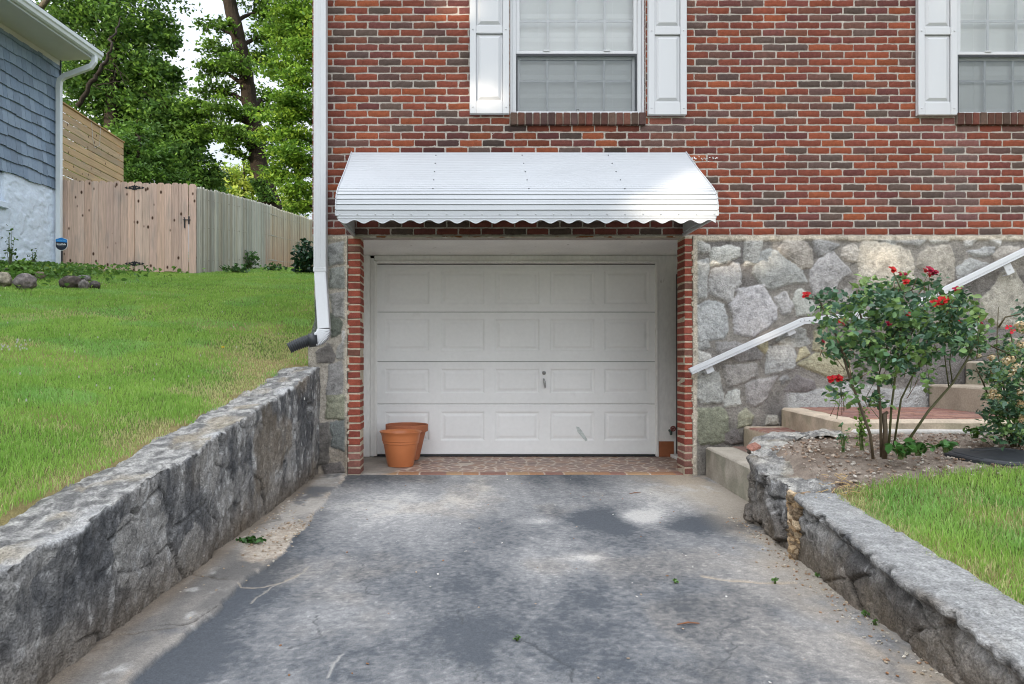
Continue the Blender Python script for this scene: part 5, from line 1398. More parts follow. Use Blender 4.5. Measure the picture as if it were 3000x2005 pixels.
# stucco foundation with relief
ts = np.concatenate([np.arange(-0.0, 3.2, 0.02), np.linspace(3.2, 9, 20)]); zs = np.arange(1.2, 4.56, 0.02)
T, Z = np.meshgrid(ts, zs, indexing='ij')
swirl = fbm(T * 7 + 1.5 * fbm(T * 4, Z * 4, seed=500), Z * 7 + 1.5 * fbm(T * 4, Z * 4, seed=501), seed=502, octv=3)
hgt = 0.012 * ss(0.42, 0.6, swirl) + 0.008 * (fbm(T * 20, Z * 20, seed=503) - 0.5) + 0.03 * (fbm(T * 1.2, Z * 1.2, seed=504) - 0.5)
wn0, wn1, wz0, wz1 = 1.46, 2.4, 3.98, 4.54
hole = (T > wn0) & (T < wn1) & (Z > wz0) & (Z < wz1)
O = np.where(hole, -0.12, hgt)
verts = np.stack([A0.x + DV.x * T + NV.x * O, A0.y + DV.y * T + NV.y * O, Z], -1)
o = mesh_obj('foundation_wall', verts, grid_faces(*T.shape), MT['stucco'], nh, smooth=True)
mb = MB()
u, v = DV, NV
def wbox(mb, t0, t1, o0, o1, z0, z1, col=(1, 1, 1), bev=0.0):
    c = A0 + DV * (t0 + t1) / 2 + NV * (o0 + o1) / 2; c.z = (z0 + z1) / 2
    mb.obox(c, DV * (t1 - t0) / 2, NV * (o1 - o0) / 2, (0, 0, (z1 - z0) / 2), col, bev)
wbox(mb, -0.005, 0.3, -8, -0.03, 1.2, 4.55); mb.build('foundation_wall', MT['stucco'], nh, cols=False); mb = MB(); wbox(mb, 8.6, 9, -8, -0.03, 1.2, 4.55)
mb.build('foundation_wall', MT['stucco'], nh, cols=False)
mb = MB(); wbox(mb, wn0 + .03, wn1 - .03, -0.10, -0.085, wz0 + .03, wz1); mb.build('glass', MT['blackplastic'], nh, cols=False)
mb = MB(); wbox(mb, wn0 - .06, wn1 + .05, -0.02, 0.06, wz0 - .13, wz0 - .01, bev=0.01); wbox(mb, wn0, wn0 + .035, -0.11, -0.03, wz0, wz1); wbox(mb, wn0, wn1, -0.11, -0.03, wz0, wz0 + .03)
mb.build('window_sill', MT['stucco'], nh, cols=False)
# shingle courses, each shake its own tapered board
mb = MB(); zc = ZS; ci = 0
SH = [lin(124, 143, 163, 1.05), lin(117, 136, 157, 1.05), lin(130, 148, 167, 1.05), lin(113, 130, 149, 1.05)]
while zc < ZE + 0.1:
    t = 0.0
    while t < 9:
        w = random.choice([0.10, 0.13, 0.15, 0.17, 0.12]); w = min(w, 9 - t)
        dz = 0.014 * math.sin(t * 7 + ci * 2.1) + random.uniform(-.006, .006)
        c = A0 + DV * (t + w / 2); k = random.uniform(.94, 1.05)
        col = tuple(x_ * k for x_ in random.choice(SH))
        zb, zt_ = zc + dz, zc + 0.25
        o0 = 0.045 + random.uniform(-.003, .003)
        g = 0.0025
        pts_ = [wp(t + g, o0, zb), wp(t + w - g, o0, zb), wp(t + w - g, 0.012, zt_), wp(t + g, 0.012, zt_), wp(t + g, -0.01, zb), wp(t + w - g, -0.01, zb), wp(t + w - g, -0.012, zt_), wp(t + g, -0.012, zt_)]
        mb.add(pts_, [(3, 2, 1, 0), (4, 5, 6, 7), (0, 1, 5, 4), (1, 2, 6, 5), (0, 4, 7, 3)], col)
        t += w
    zc += 0.2265; ci += 1
mb.build('shingle_wall', MT['siding'], nh)
mb = MB(); wbox(mb, 0.0, 9, -8, -0.02, 4.5, 7.2, lin(100, 116, 138, .7)); wbox(mb, -0.02, 0.0, -0.05, 0.055, 4.5, 7.22, lin(70, 82, 96, .7)); mb.build('house_body', MT['siding'], nh)
mb = MB()
wbox(mb, -0.03, 9, -0.02, 0.80, 7.205, 7.235); wbox(mb, -0.03, 9, 0.013, 0.035, 7.09, 7.2, bev=0.003)
mb.build('eave_soffit', MT['soffit'], nh, cols=False)
mb = MB()
wbox(mb, -0.05, 9, 0.80, 0.82, 7.15, 7.34, bev=0.003)
def gut(t0, t1):
    sec = [(0.822, 7.20), (0.86, 7.18), (0.90, 7.20), (0.915, 7.25), (0.94, 7.27), (0.945, 7.335), (0.935, 7.335), (0.93, 7.285), (0.822, 7.285)]
    n = len(sec); vs = [wp(t0, a, b) for a, b in sec] + [wp(t1, a, b) for a, b in sec]
    mb.add(vs, [tuple(range(n)), tuple(range(2 * n - 1, n - 1, -1))] + [(k, n + k, n + (k + 1) % n, (k + 1) % n) for k in range(n)])
gut(-0.06, 9)
mb.build('gutter', M('gutter_paint', (0.66, 0.72, 0.74), 0.45, noise=[(5, .05, 3)]), nh, cols=False)
mb = MB(); vs = [wp(-.06, 0.94, 7.35), wp(9, .94, 7.35), wp(9, -4, 9.5), wp(-.06, -4, 9.5), wp(-.06, -8.8, 7.35), wp(9, -8.8, 7.35)]
mb.add(vs, [(0, 1, 2, 3), (3, 2, 5, 4), (0, 3, 4), (1, 5, 2)], (0.10, 0.10, 0.10)); mb.build('roof', M('grey_roof', vcol=True, rough=.9, noise=[(15, .2, 3)]), nh)
mb = MB()
def dp(px, py, y=7.58): return at(px, py, y)
mb.rect_tube([wp(0.12, 0.86, 7.20), wp(0.12, 0.86, 7.08), wp(0.13, 0.80, 6.99), wp(0.13, 0.22, 6.81), wp(0.13, 0.13, 6.74), wp(0.13, 0.11, 6.62), wp(0.13, 0.11, 3.0)], 0.075, 0.105, (DV.x, DV.y, 0))
mb.build('downspout', M('downspout_paint', (0.70, 0.75, 0.78), .45), nh, cols=False)

# ------------------------------------------------------------------ yard sign
YS = 7.15; ysx = at(180, 715, YS); S_ = (YS - CAMY) / F
base = (ysx[0], YS, float(zL(ysx[0], YS)))
sg = thing('yard_sign', 'small blue and black shield shaped security sign on a black stake', 'sign', base)
cx_, cz_ = ysx[0], CAMZ - (715 - CY) * S_
def shield(k):
    pts_ = [(-16.5, 14), (0, 18.5), (16.5, 12.5), (16.8, -4)]
    for a in np.linspace(0, 1, 9)[1:]: pts_.append((16.8 - 16.8 * a ** 1.6, -4 - 14.5 * (1 - (1 - a) ** 1.8)))
    for a in np.linspace(1, 0, 9)[1:]: pts_.append((-16.8 + 16.8 * a ** 1.6, -4 - 14.5 * (1 - (1 - a) ** 1.8)))
    return [(cx_ + x * S_ * k, cz_ + z * S_ * k) for x, z in pts_]
mb = MB(); mb.prism(shield(1.07), YS, YS + 0.006, (0.75, 0.78, 0.78)); pl = mb.build('sign_plate', M('sign_paint', vcol=True, rough=.4), sg)
mb = MB(); mb.prism(shield(1.0), YS - 0.002, YS - 0.0004, lin(18, 30, 44)); mb.build('sign_face', M('sign_dark', vcol=True, rough=.4), pl)
mb = MB(); mb.prism([(cx_ + x * S_, cz_ + z * S_) for x, z in [(-16.5, 14), (0, 18.5), (16.5, 12.5), (16.6, 4.0), (-16.5, 6.5)]], YS - 0.004, YS - 0.0024, lin(28, 126, 200)); mb.build('sign_band', M('sign_blue', vcol=True, rough=.4), pl)
mb = MB(); mb.box(cx_ - 0.016, cx_ + 0.016, YS + 0.0065, YS + 0.02, base[2] - 0.1, cz_ + 20.5 * S_, (0.02, 0.022, 0.03), .003); mb.build('stake', MT['blackplastic'], sg, cols=False)
def text(txt, px_w, dz, col, bold=0.0):
    cu = bpy.data.curves.new('lettering', 'FONT'); cu.body = txt; cu.align_x = 'CENTER'; cu.align_y = 'CENTER'; cu.size = 1.0; cu.offset = bold; cu.extrude = 0.004
    ob = bpy.data.objects.new('lettering', cu); COL.objects.link(ob)
    dg = bpy.context.evaluated_depsgraph_get(); me = bpy.data.meshes.new_from_object(ob.evaluated_get(dg))
    bpy.data.objects.remove(ob); bpy.data.curves.remove(cu)
    v = np.empty(len(me.vertices) * 3); me.vertices.foreach_get('co', v); v = v.reshape(-1, 3)
    w = v[:, 0].max() - v[:, 0].min(); s = px_w * S_ / w
    nv = np.stack([cx_ + v[:, 0] * s, np.full(len(v), YS - 0.0052) - v[:, 2] * s * 0.3, cz_ + dz * S_ + v[:, 1] * s - v[:, 0] * s * 0.05], -1)
    me.vertices.foreach_set('co', nv.ravel()); me.update(); me.name = 'lettering'
    me.materials.clear(); me.materials.append(M('lettering', col, .5))
    o = bpy.data.objects.new('lettering', me); COL.objects.link(o); o.parent = pl
text('PROTECTED', 25, 9.3, (0.25, 0.62, 0.85)); text('SimpliSafe', 27, -1.0, (0.85, 0.86, 0.84), 0.02); text('HOME SECURITY', 21, -6.0, (0.45, 0.5, 0.5))

# ------------------------------------------------------------------ garden rocks
def rock(label, px, py, wpx, hpx, seed, col, d=None):
    x, y, z = hitL(px, py + hpx * 0.45); s = (y - CAMY) / F
    a, c = wpx * s / 2, hpx * s
    nu, nv = 40, 24
    th = np.linspace(0, 2 * np.pi, nu, endpoint=False); ph = np.linspace(-np.pi / 2, np.pi / 2, nv)
    T, P_ = np.meshgrid(th, ph, indexing='ij')
    dx, dy, dz = np.cos(P_) * np.cos(T), np.cos(P_) * np.sin(T), np.sin(P_)
    r = 0.78 + 0.55 * (fbm(dx * 1.3 + seed, dy * 1.3, dz * 1.3, octv=4, seed=600) - 0.2) + 0.10 * (fbm(dx * 5 + seed, dy * 5, dz * 5, octv=3, seed=601) - .5)
    X, Y, Z = x + dx * r * a, y + dy * r * a * 0.8, z + c * 0.42 + dz * r * c * 0.62
    k = fbm(dx * 3 + seed, dy * 3, dz * 3, seed=602, octv=4)
    cc = mix(np.asarray(col) * 0.6, np.asarray(col) * 1.25, ss(.3, .7, k)) * 1.35
    i = np.arange(nu)[:, None] * nv + np.arange(nv - 1)[None]; i2 = ((np.arange(nu)[:, None] + 1) % nu) * nv + np.arange(nv - 1)[None]
    f = np.stack([i, i2, i2 + 1, i + 1], -1).reshape(-1, 4)
    o = mesh_obj('garden_rock', np.stack([X, Y, Z], -1), f, MT['rock'], None, cc.reshape(-1, 3), smooth=True)
    tag(o, label, 'rock', 'rocks edging the bed below the blue house')
rock('tan smooth garden rock cut off by the left edge of the photo', 8, 822, 50, 42, 1, lin(150, 142, 125, .7))
rock('large pointed grey garden rock with a pale lower rim', 75, 828, 66, 42, 2, lin(120, 112, 110, .7))
rock('half hidden grey rock close against the stucco foundation wall', 22, 794, 44, 22, 3, lin(125, 115, 110, .6))
rock('small tan rock sunk among leaves behind the row of rocks', 117, 808, 30, 24, 4, lin(140, 128, 110, .6))
rock('long dark brown slab of rock tilted down to the right', 205, 828, 64, 36, 5, lin(98, 88, 82, .6))
rock('small squarish grey rock leaning on the long dark slab', 246, 836, 30, 26, 6, lin(130, 124, 120, .6))
rock('flat grey rock lying behind the small squarish rock', 246, 818, 40, 20, 7, lin(120, 118, 116, .6))
rock('dark low rock at the right end of the rock row', 278, 836, 34, 22, 8, lin(92, 86, 82, .6))
# black plastic cover by the second bush
lx, ly, lz = at_z(2935, 1328, 0.51)
mb = MB(); N_ = 26
ring = []
for k in range(N_):
    a = 2 * math.pi * k / N_; r = 0.24 * (1 + 0.05 * math.sin(3 * a + 1) + 0.02 * math.sin(7 * a))
    ring.append((lx + r * 1.25 * math.cos(a), ly + r * 0.85 * math.sin(a)))
zt_ = lambda x, y: float(zR(x, y)) + 0.006 + 0.006 * math.sin(x * 18)
vs = []; fs = []
for lev, (k, dz) in enumerate(((1.0, -0.05), (1.0, 0.0), (0.95, 0.006), (0.86, 0.004), (0.84, 0.010), (0.55, 0.016), (0.53, 0.012), (0.25, 0.018))):
    for (x, y) in ring: vs.append((lx + (x - lx) * k, ly + (y - ly) * k, zt_(lx + (x - lx) * k, ly + (y - ly) * k) + dz))
for lev in range(7):
    for k in range(N_): fs.append((lev * N_ + k, lev * N_ + (k + 1) % N_, (lev + 1) * N_ + (k + 1) % N_, (lev + 1) * N_ + k))
fs.append(tuple(7 * N_ + k for k in range(N_)))
mb.add(vs, fs); o = mb.build('ground_cover_lid', MT['blackplastic'], None, cols=False); o.name = 'drain_lid'
tag(o, 'flat black plastic drain lid in the soil beside the right hand bush', 'drain lid')
# loose stones, chips and leaf litter
def chips(name, fn, n, smin, smax, cols_, label, mat='stone'):
    mb = MB()
    for i in range(n):
        p = fn()
        if p is None: continue
        x, y, z = p; a = random.uniform(smin, smax); t = random.uniform(0, 6.28)
        kq = random.uniform(.8, 1.15); u = Vector((math.cos(t), math.sin(t), random.uniform(-.3, .3))) * a; v_ = Vector((-math.sin(t), math.cos(t), random.uniform(-.3, .3))) * a * random.uniform(.5, .9)
        mb.obox((x, y, z + a * 0.25), u, v_, Vector((0, 0, a * random.uniform(.3, .6))), tuple(c * kq for c in random.choice(cols_)), a * 0.4, a * 0.18)
    o = mb.build(name, MT[mat]); tag(o, label, 'gravel', kind='stuff'); return o
def bedpt():
    x = random.uniform(1.9, 4.6); y = random.uniform(-2.68, -1.55)
    if x < 2.02 + (y + 1.76) * 1.0 + 0.1 and y > -1.76: return None
    if x < 2.0: return None
    return (x, y, float(zR(x, y)) + 0.0)
chips('gravel', bedpt, 2600, 0.002, 0.012, [lin(186, 172, 158), lin(165, 145, 128), lin(198, 190, 180), lin(155, 132, 114), lin(130, 112, 98)], 'pale gravel chips over the soil of the rose bed')
def stripp():
    y = random.gauss(-2.1, 0.42); 
    if y > -0.05 or y < -4.5: return None
    bx = float(bound_x(y)); x = random.uniform(-1.27, bx + 0.03) if random.random() < .55 else -1.27 + abs(random.gauss(0, .03))
    return (x, y, 0.018)
chips('gravel', stripp, 420, 0.002, 0.009, [lin(190, 172, 148), lin(160, 140, 118), lin(205, 196, 182)], 'crumbled tan grit along the strip at the foot of the left wall')
def footr():
    y = random.uniform(-4.4, -1.7); return (float(WX(y)) - abs(random.gauss(0, .07)) - 0.01, y, 0.002)
chips('gravel', footr, 300, 0.002, 0.007, [lin(190, 172, 148), lin(160, 130, 105), lin(205, 196, 182)], 'tan grit gathered along the foot of the right wall')
def drv():
    return (random.uniform(-.7, 1.6), random.uniform(-4.4, -.2), 0.002)
chips('gravel', drv, 90, 0.002, 0.006, [lin(215, 212, 205), lin(170, 150, 130), lin(150, 110, 80)], 'scattered white chips lying on the driveway')
for (px, py, l, a, lab) in ((1860, 1448, .05, .4, 'brown twig lying across the far right of the driveway'), (2017, 1833, .045, .1, 'orange brown dry leaf on the right of the driveway')):
    x, y, z = at_z(px, py); mb = MB(); mb.tube([(x - l, y - l * a, .006), (x, y + .006, .010), (x + l, y + l * a, .007)], [.002, .004, .002], 6, lin(120, 75, 45)); o = mb.build('twig' if 'twig' in lab else 'dry_leaf', MT['cane']); tag(o, lab, 'twig' if 'twig' in lab else 'leaf')
x, y, z = at_z(2166, 1325, 0.47)
mb = MB(); mb.obox((x + .10, y + .02, z + .03), (.035, .01, .012), (-.01, .025, .008), (-.004, 0, .012), lin(150, 108, 96), .008, .003); o = mb.build('brick_fragment', MT['stone']); tag(o, 'reddish broken stone fragment lying on top of the old rubble wall', 'stone fragment')
# ================================================================== grass
def blades(name, x, y, z, hgt, wid, cols, lean=0.5):
    n = len(x)
    a = RNG.uniform(0, 2 * np.pi, n); ca, sa = np.cos(a), np.sin(a)
    b = RNG.uniform(0, 2 * np.pi, n); ln = RNG.uniform(0.1, 1.0, n) * lean * hgt
    lx, ly = np.cos(b) * ln, np.sin(b) * ln
    V = np.empty((n, 5, 3))
    w = wid / 2
    V[:, 0] = np.stack([x - ca * w, y - sa * w, z - 0.004], 1); V[:, 1] = np.stack([x + ca * w, y + sa * w, z - 0.004], 1)
    V[:, 2] = np.stack([x - ca * w * .8 + lx * .35, y - sa * w * .8 + ly * .35, z + hgt * .6], 1); V[:, 3] = np.stack([x + ca * w * .8 + lx * .35, y + sa * w * .8 + ly * .35, z + hgt * .6], 1)
    V[:, 4] = np.stack([x + lx, y + ly, z + hgt * RNG.uniform(.85, 1.0, n)], 1)
    i = np.arange(n)[:, None] * 5
    F3 = np.concatenate([i + np.array([[0, 1, 3]]), i + np.array([[0, 3, 2]]), i + np.array([[2, 3, 4]])], 0)
    C = np.repeat(cols[:, None, :], 5, 1)
    C[:, :2] *= 0.8
    o = mesh_obj(name, V.reshape(-1, 3), F3, MT['grass'], None, C.reshape(-1, 3))
    return o
G1, G2, G3, G4 = np.array([(0.23, 0.42, 0.07), (0.35, 0.54, 0.11), (0.47, 0.60, 0.21), (0.60, 0.52, 0.28)])
def grass_cols(x, y, dryness, seed):
    n = len(x)
    m = fbm(x * 1.1, y * 1.1, seed=seed, octv=4); m2 = fbm(x * 4, y * 4, seed=seed + 1, octv=3)
    t = np.clip(ss(.3, .7, m * .5 + m2 * .5) * 0.8 + RNG.normal(0, .22, n), 0, 1)
    c = mix(np.broadcast_to(G1, (n, 3)), np.broadcast_to(G2, (n, 3)), t)
    c = mix(c, np.broadcast_to(G3, (n, 3)), (RNG.uniform(0, 1, n) < 0.16) * RNG.uniform(.2, .8, n))
    c = mix(c, c * np.array([.75, 1.0, 1.6]), ss(.5, .7, fbm(x * 2, y * 2, seed=seed + 3)) * .4)
    d = (RNG.uniform(0, 1, n) < np.clip(dryness, 0.015, .85))
    c = mix(c, np.broadcast_to(G4, (n, 3)) * RNG.uniform(.7, 1.2, (n, 1)), d * RNG.uniform(.6, 1, n))
    return c
def left_lawn():
    xs_, ys_ = [], []
    for (d0, d1, dens) in ((1.6, 3.2, 11000), (3.2, 5, 8500), (5, 7.5, 5200), (7.5, 10.5, 3000), (10.5, 14.3, 2000), (14.3, 24, 700)):
        xmin = -0.80 * d1 - 0.3
        n = int((d1 - d0) * (-1.45 - xmin) * dens)
        x = RNG.uniform(xmin, -1.40, n); d = RNG.uniform(d0, d1, n); y = d + CAMY
        k = (x > -0.80 * d - 0.3) & ((x < -1.605 + 0.06 * (fbm(y * 5, y * 0, seed=700) - .5) * 2) | (y > 0.08))
        k &= ~((x > -1.57) & (y < 0.1))
        xs_.append(x[k]); ys_.append(y[k])
    n = 60000; y = RNG.uniform(-7.5, 7.6, n); x = RNG.uniform(-13, -1.4, n); k = (x < -0.80 * (y - CAMY) - 0.3) & (x < -1.62)
    xs_.append(x[k]); ys_.append(y[k])
    x = np.concatenate(xs_); y = np.concatenate(ys_)
    bed = np.hypot((x + 8.0) / 1.8, (y - 5.5) / 1.5); keep = (RNG.uniform(0, 1, len(x)) < ss(0.55, 1.15, bed) + .12) & ~((y > 7.4) & (x < -7.2)) & (x > -8.35 - .1 * (7.72 - y) + .1)
    x, y = x[keep], y[keep]
    wd = -1.66 - x
    pat = fbm(x * 1.6, y * 1.6, seed=702, octv=4)
    dry = ss(.55, .0, wd) * ss(.44, .64, pat) * (y < 0.3) * 0.6 + ss(.56, .72, pat) * .35 * (y < 1.5) + ss(.9, .2, np.hypot((x + 1.9) / .9, (y - 0.6) / 1.2)) * .7
    keep = RNG.uniform(0, 1, len(x)) > dry * .35
    x, y, dry = x[keep], y[keep], dry[keep]
    z = zL(x, y)
    d = np.maximum(y - CAMY, 2.5) + 3.0 * (x < -0.80 * (y - CAMY) - 0.3)
    h = RNG.uniform(.018, .038, len(x)) * (1 + .5 * (fbm(x * 5, y * 5, seed=703) - .5) * 2) * np.clip(1.0 - dry * .4, .5, 1)
    w = np.clip(0.0016 + 0.00055 * d, .0028, .011)
    o = blades('lawn_grass', x, y, z, h, w, grass_cols(x, y, dry, 705), 0.9)
    tag(o, 'green mown grass of the big left lawn, dry and straw coloured along the wall', 'grass', kind='stuff')
left_lawn()
def right_lawn():
    n = 90000
    u = RNG.uniform(0, 1, n); y = RNG.uniform(-5.6, -2.5, n)
    x0 = WX(y) + 0.20 + 0.04 * (fbm(y * 5, y * 0, seed=710) - .5) * 2; x = x0 + u ** 1.35 * 3.6
    edge = -2.58 - 0.20 * (fbm(x * 4, y * 4, seed=8) - .5) + 0.03 * (fbm(x * 14, y * 0, seed=711) - .5) - 0.06 * ss(2.5, 2.0, x)
    k = (y < edge) & (np.hypot((x - lx) / .33, (y - ly) / .24) > 1) & (RNG.uniform(0, 1, n) < np.clip((edge - y) / .1, .15, 1))
    x, y, edge = x[k], y[k], edge[k]
    pat = fbm(x * 3, y * 3, seed=712, octv=4)
    dry = .03 + ss(.5, .7, pat) * .28 + ss(.18, 0, x - WX(y) - .2) * .5 + ss(2.3, 1.9, x) * ss(-3.1, -2.7, y) * .5
    h = RNG.uniform(.022, .048, len(x)) * np.clip(1.1 - dry * .5, .5, 1.1)
    o = blades('lawn_grass', x, y, zR(x, y), h, np.full(len(x), .0030), grass_cols(x, y, dry, 715), 0.8)
    tag(o, 'longer yellow green grass of the small lawn behind the right retaining wall', 'grass', kind='stuff')
right_lawn()

# ================================================================== leaves
def leaf_cloud(cen, size, cols, up=0.6, curl=0.15, aspect=0.5):
    """six-vertex folded leaves at cen (N,3)"""
    n = len(cen)
    nrm = RNG.normal(0, 1, (n, 3)); nrm[:, 2] = np.abs(nrm[:, 2]) + up; nrm /= np.linalg.norm(nrm, axis=1, keepdims=True)
    t = RNG.normal(0, 1, (n, 3)); t -= nrm * (t * nrm).sum(1, keepdims=True); t /= np.linalg.norm(t, axis=1, keepdims=True)
    b = np.cross(nrm, t)
    s = size[:, None]
    V = np.empty((n, 6, 3))
    V[:, 0] = cen - t * s * .5; V[:, 3] = cen + t * s * .5 - nrm * s * curl
    V[:, 1] = cen - t * s * .12 + b * s * aspect * .5 + nrm * s * curl * .5; V[:, 2] = cen + t * s * .22 + b * s * aspect * .42 + nrm * s * curl * .4
    V[:, 5] = cen - t * s * .12 - b * s * aspect * .5 + nrm * s * curl * .5; V[:, 4] = cen + t * s * .22 - b * s * aspect * .42 + nrm * s * curl * .4
    i = np.arange(n)[:, None] * 6
    F_ = np.concatenate([i + np.array([[0, 1, 2, 3]]), i + np.array([[0, 3, 4, 5]])], 0)
    return V.reshape(-1, 3), F_, np.repeat(cols[:, None, :], 6, 1).reshape(-1, 3)
def diamond_cloud(cen, size, cols, up=0.5, aspect=0.55):
    n = len(cen)
    nrm = RNG.normal(0, 1, (n, 3)); nrm[:, 2] = np.abs(nrm[:, 2]) + up; nrm /= np.linalg.norm(nrm, axis=1, keepdims=True)
    t = RNG.normal(0, 1, (n, 3)); t -= nrm * (t * nrm).sum(1, keepdims=True); t /= np.linalg.norm(t, axis=1, keepdims=True)
    b = np.cross(nrm, t); s = size[:, None]
    V = np.stack([cen - t * s * .5, cen + b * s * aspect * .5 + t * s * .05, cen + t * s * .5, cen - b * s * aspect * .5 + t * s * .05], 1)
    return V.reshape(-1, 3), np.arange(n * 4).reshape(n, 4), np.repeat(cols[:, None, :], 4, 1).reshape(-1, 3)
def clumps(blobs, per=45, spread=0.16, flat=0.45):
    out = []
    for (c, r, n) in blobs:
        c = np.asarray(c, float); r = np.asarray(r, float); m = max(2, int(n / per))
        q = RNG.normal(0, 1, (m, 3)); q /= np.linalg.norm(q, axis=1, keepdims=True); q *= (RNG.uniform(0, 1, (m, 1)) ** .45)
        cc = c + q * r
        sz = spread * r.mean() * RNG.uniform(.6, 1.5, (m, 1))
        k = RNG.integers(0, m, n)
        p = cc[k] + RNG.normal(0, 1, (n, 3)) * sz[k] * np.array([1, 1, flat])
        out.append(np.hstack([p, RNG.uniform(0, 1, (m, 1))[k]]))
    return np.vstack(out)
def pal(k, cols_):
    cols_ = np.asarray(cols_); i = np.clip((k * len(cols_)).astype(int), 0, len(cols_) - 1)
    return cols_[i] * RNG.uniform(.78, 1.22, (len(k), 1))
def limb(mb, p, q, r0, r1, col, sag=0.1, n=6):
    p, q = Vector(p), Vector(q); L = (q - p).length
    pts = []; rad = []
    for i in range(n + 1):
        t = i / n
        pts.append(p.lerp(q, t) + Vector((random.uniform(-1, 1), random.uniform(-1, 1), random.uniform(-.4, 1))) * L * .035 * (0 if i in (0,) else 1) + Vector((0, 0, L * sag * math.sin(t * math.pi)))); rad.append(r0 + (r1 - r0) * t)
    mb.tube(pts, rad, 7, col, jit=.08)
BK = lin(60, 54, 46, .7)
def tree(name, label, trunk, blobs, leaf, cols_, per=45, flat=.45, spread=.16, limbs=None, up=.5, group='trees beyond the fence', holes=None, barkc=BK):
    base = trunk[0][:3]
    t = thing(name, label, 'tree', base, group)
    mb = MB()
    pts = [Vector(p[:3]) for p in trunk]; rad = [p[3] for p in trunk]
    P2, R2_ = [], []
    for i in range(len(pts) - 1):
        for k in range(6):
            u = k / 6; P2.append(pts[i].lerp(pts[i + 1], u) + Vector((random.gauss(0, .02), random.gauss(0, .02), 0)) * rad[i] * 3); R2_.append(rad[i] * (1 - u) + rad[i + 1] * u)
    P2.append(pts[-1]); R2_.append(rad[-1])
    mb.tube(P2, R2_, 14, barkc, jit=.05)
    for bi, (c, r, n) in enumerate(blobs):
        if limbs and not (bi % limbs == 0): continue
        cz = c[2] - r[2] * .5
        j = min(range(len(P2)), key=lambda i: abs(P2[i].z - (cz - 0.35 * (Vector(c[:2]) - P2[i].xy).length)))
        limb(mb, P2[j], c, max(R2_[j] * .38, .03), .02, barkc)
        for s_ in range(3): limb(mb, Vector(c) - Vector((0, 0, r[2] * .3)), Vector(c) + Vector((random.uniform(-.8, .8) * r[0], random.uniform(-.8, .8) * r[1], random.uniform(-.5, .8) * r[2])), .03, .008, barkc, n=4)
    mb.build('trunk', MT['bark'], t, smooth=True)
    q = clumps(blobs, per, spread, flat)
    if holes:
        keep = np.ones(len(q), bool)
        for (T_, S_d, rr) in holes:
            v = q[:, :3] - np.asarray(T_); al = v @ S_d; dd = np.linalg.norm(v - al[:, None] * S_d, axis=1)
            keep &= ~((dd < rr) & (al > 0))
        q = q[keep]
    sz = leaf * RNG.uniform(.65, 1.35, len(q))
    V, F_, C = diamond_cloud(q[:, :3], sz, pal(q[:, 3], cols_), up)
    mesh_obj('crown', V, F_, MT['leaf'], t, C)
    return t
def PB(px, py, Y, rx, ry, n, rd=None):
    s = (Y - CAMY) / F
    return (at(px, py, Y), (rx * s, (rd if rd else max(rx, ry)) * s, ry * s), n)
DK = [(0.056, 0.12, 0.026), (0.082, 0.17, 0.034), (0.115, 0.225, 0.04), (0.155, 0.28, 0.05), (0.066, 0.14, 0.036)]
MD = [(0.055, 0.125, 0.020), (0.075, 0.165, 0.025), (0.10, 0.20, 0.03), (0.06, 0.13, 0.03)]
LT = [(0.09, 0.19, 0.022), (0.13, 0.25, 0.03), (0.17, 0.30, 0.035), (0.075, 0.16, 0.022), (0.22, 0.34, 0.04)]
YG_ = [(0.26, 0.36, 0.05), (0.34, 0.42, 0.07), (0.20, 0.31, 0.05), (0.40, 0.46, 0.12)]
def trunkpx(L, Y, extra=None):
    s = (Y - CAMY) / F
    T = [(*at(px, py, Y), w / 2 * s) for (px, py, w) in L]
    b = T[0]; return [(b[0], b[1], float(zL(b[0], min(b[1], 26))) - 0.2, b[3] * 1.25)] + T
# big dark tree
Y1 = 27
tree('dark_tree', 'huge dark green tree filling the sky between the blue house and the gap', trunkpx([(330, 560, 46), (325, 350, 40), (335, 120, 30), (350, -120, 16)], Y1),
     [PB(230, 40, Y1, 110, 80, 3200), PB(370, 90, Y1, 120, 80, 3600), PB(462, 90, Y1 + 1, 60, 50, 1300), PB(500, 125, Y1, 36, 32, 600), PB(330, 220, Y1 + 1, 150, 80, 5200), PB(450, 230, Y1, 80, 60, 2200), PB(240, 250, Y1, 80, 90, 3000), PB(505, 210, Y1, 24, 30, 350),
      PB(500, 330, Y1, 80, 60, 2600), PB(560, 385, Y1, 60, 40, 1500), PB(400, 340, Y1 + 1, 130, 80, 5200), PB(540, 470, Y1, 80, 60, 2600), PB(470, 440, Y1 + 1.5, 110, 70, 4200), PB(600, 520, Y1, 60, 50, 1700), PB(180, 130, Y1 + 2, 60, 100, 2200), PB(420, -60, Y1, 170, 80, 3500), PB(200, -90, Y1, 150, 80, 2500), PB(300, 450, Y1 + 2, 140, 90, 4500), PB(570, 570, Y1 + 2, 90, 50, 2200)],
     .23, DK, per=26, flat=.5, spread=.2, limbs=2)
mb = MB()
s1 = 21
limb(mb, at(226, 312, s1), at(285, 220, s1), .10, .085, lin(50, 45, 40, .8), .0, 8); limb(mb, at(285, 220, s1), at(325, 150, s1), .085, .05, lin(50, 45, 40, .8), .0, 8); limb(mb, at(325, 150, s1), at(345, 60, s1 + 3), .05, .03, lin(50, 45, 40, .8), 0, 6)
for (a, b) in (((282, 250), (370, 238)), ((300, 200), (352, 215)), ((330, 185), (380, 240)), ((315, 190), (345, 160)), ((270, 250), (300, 265)), ((340, 205), (330, 250)), ((352, 215), (372, 260))): limb(mb, at(*a, s1), at(*b, s1), .02, .008, lin(50, 45, 40, .8), .0, 5)
dtr = [o for o in bpy.data.objects if o.name.startswith('dark_tree')][0]
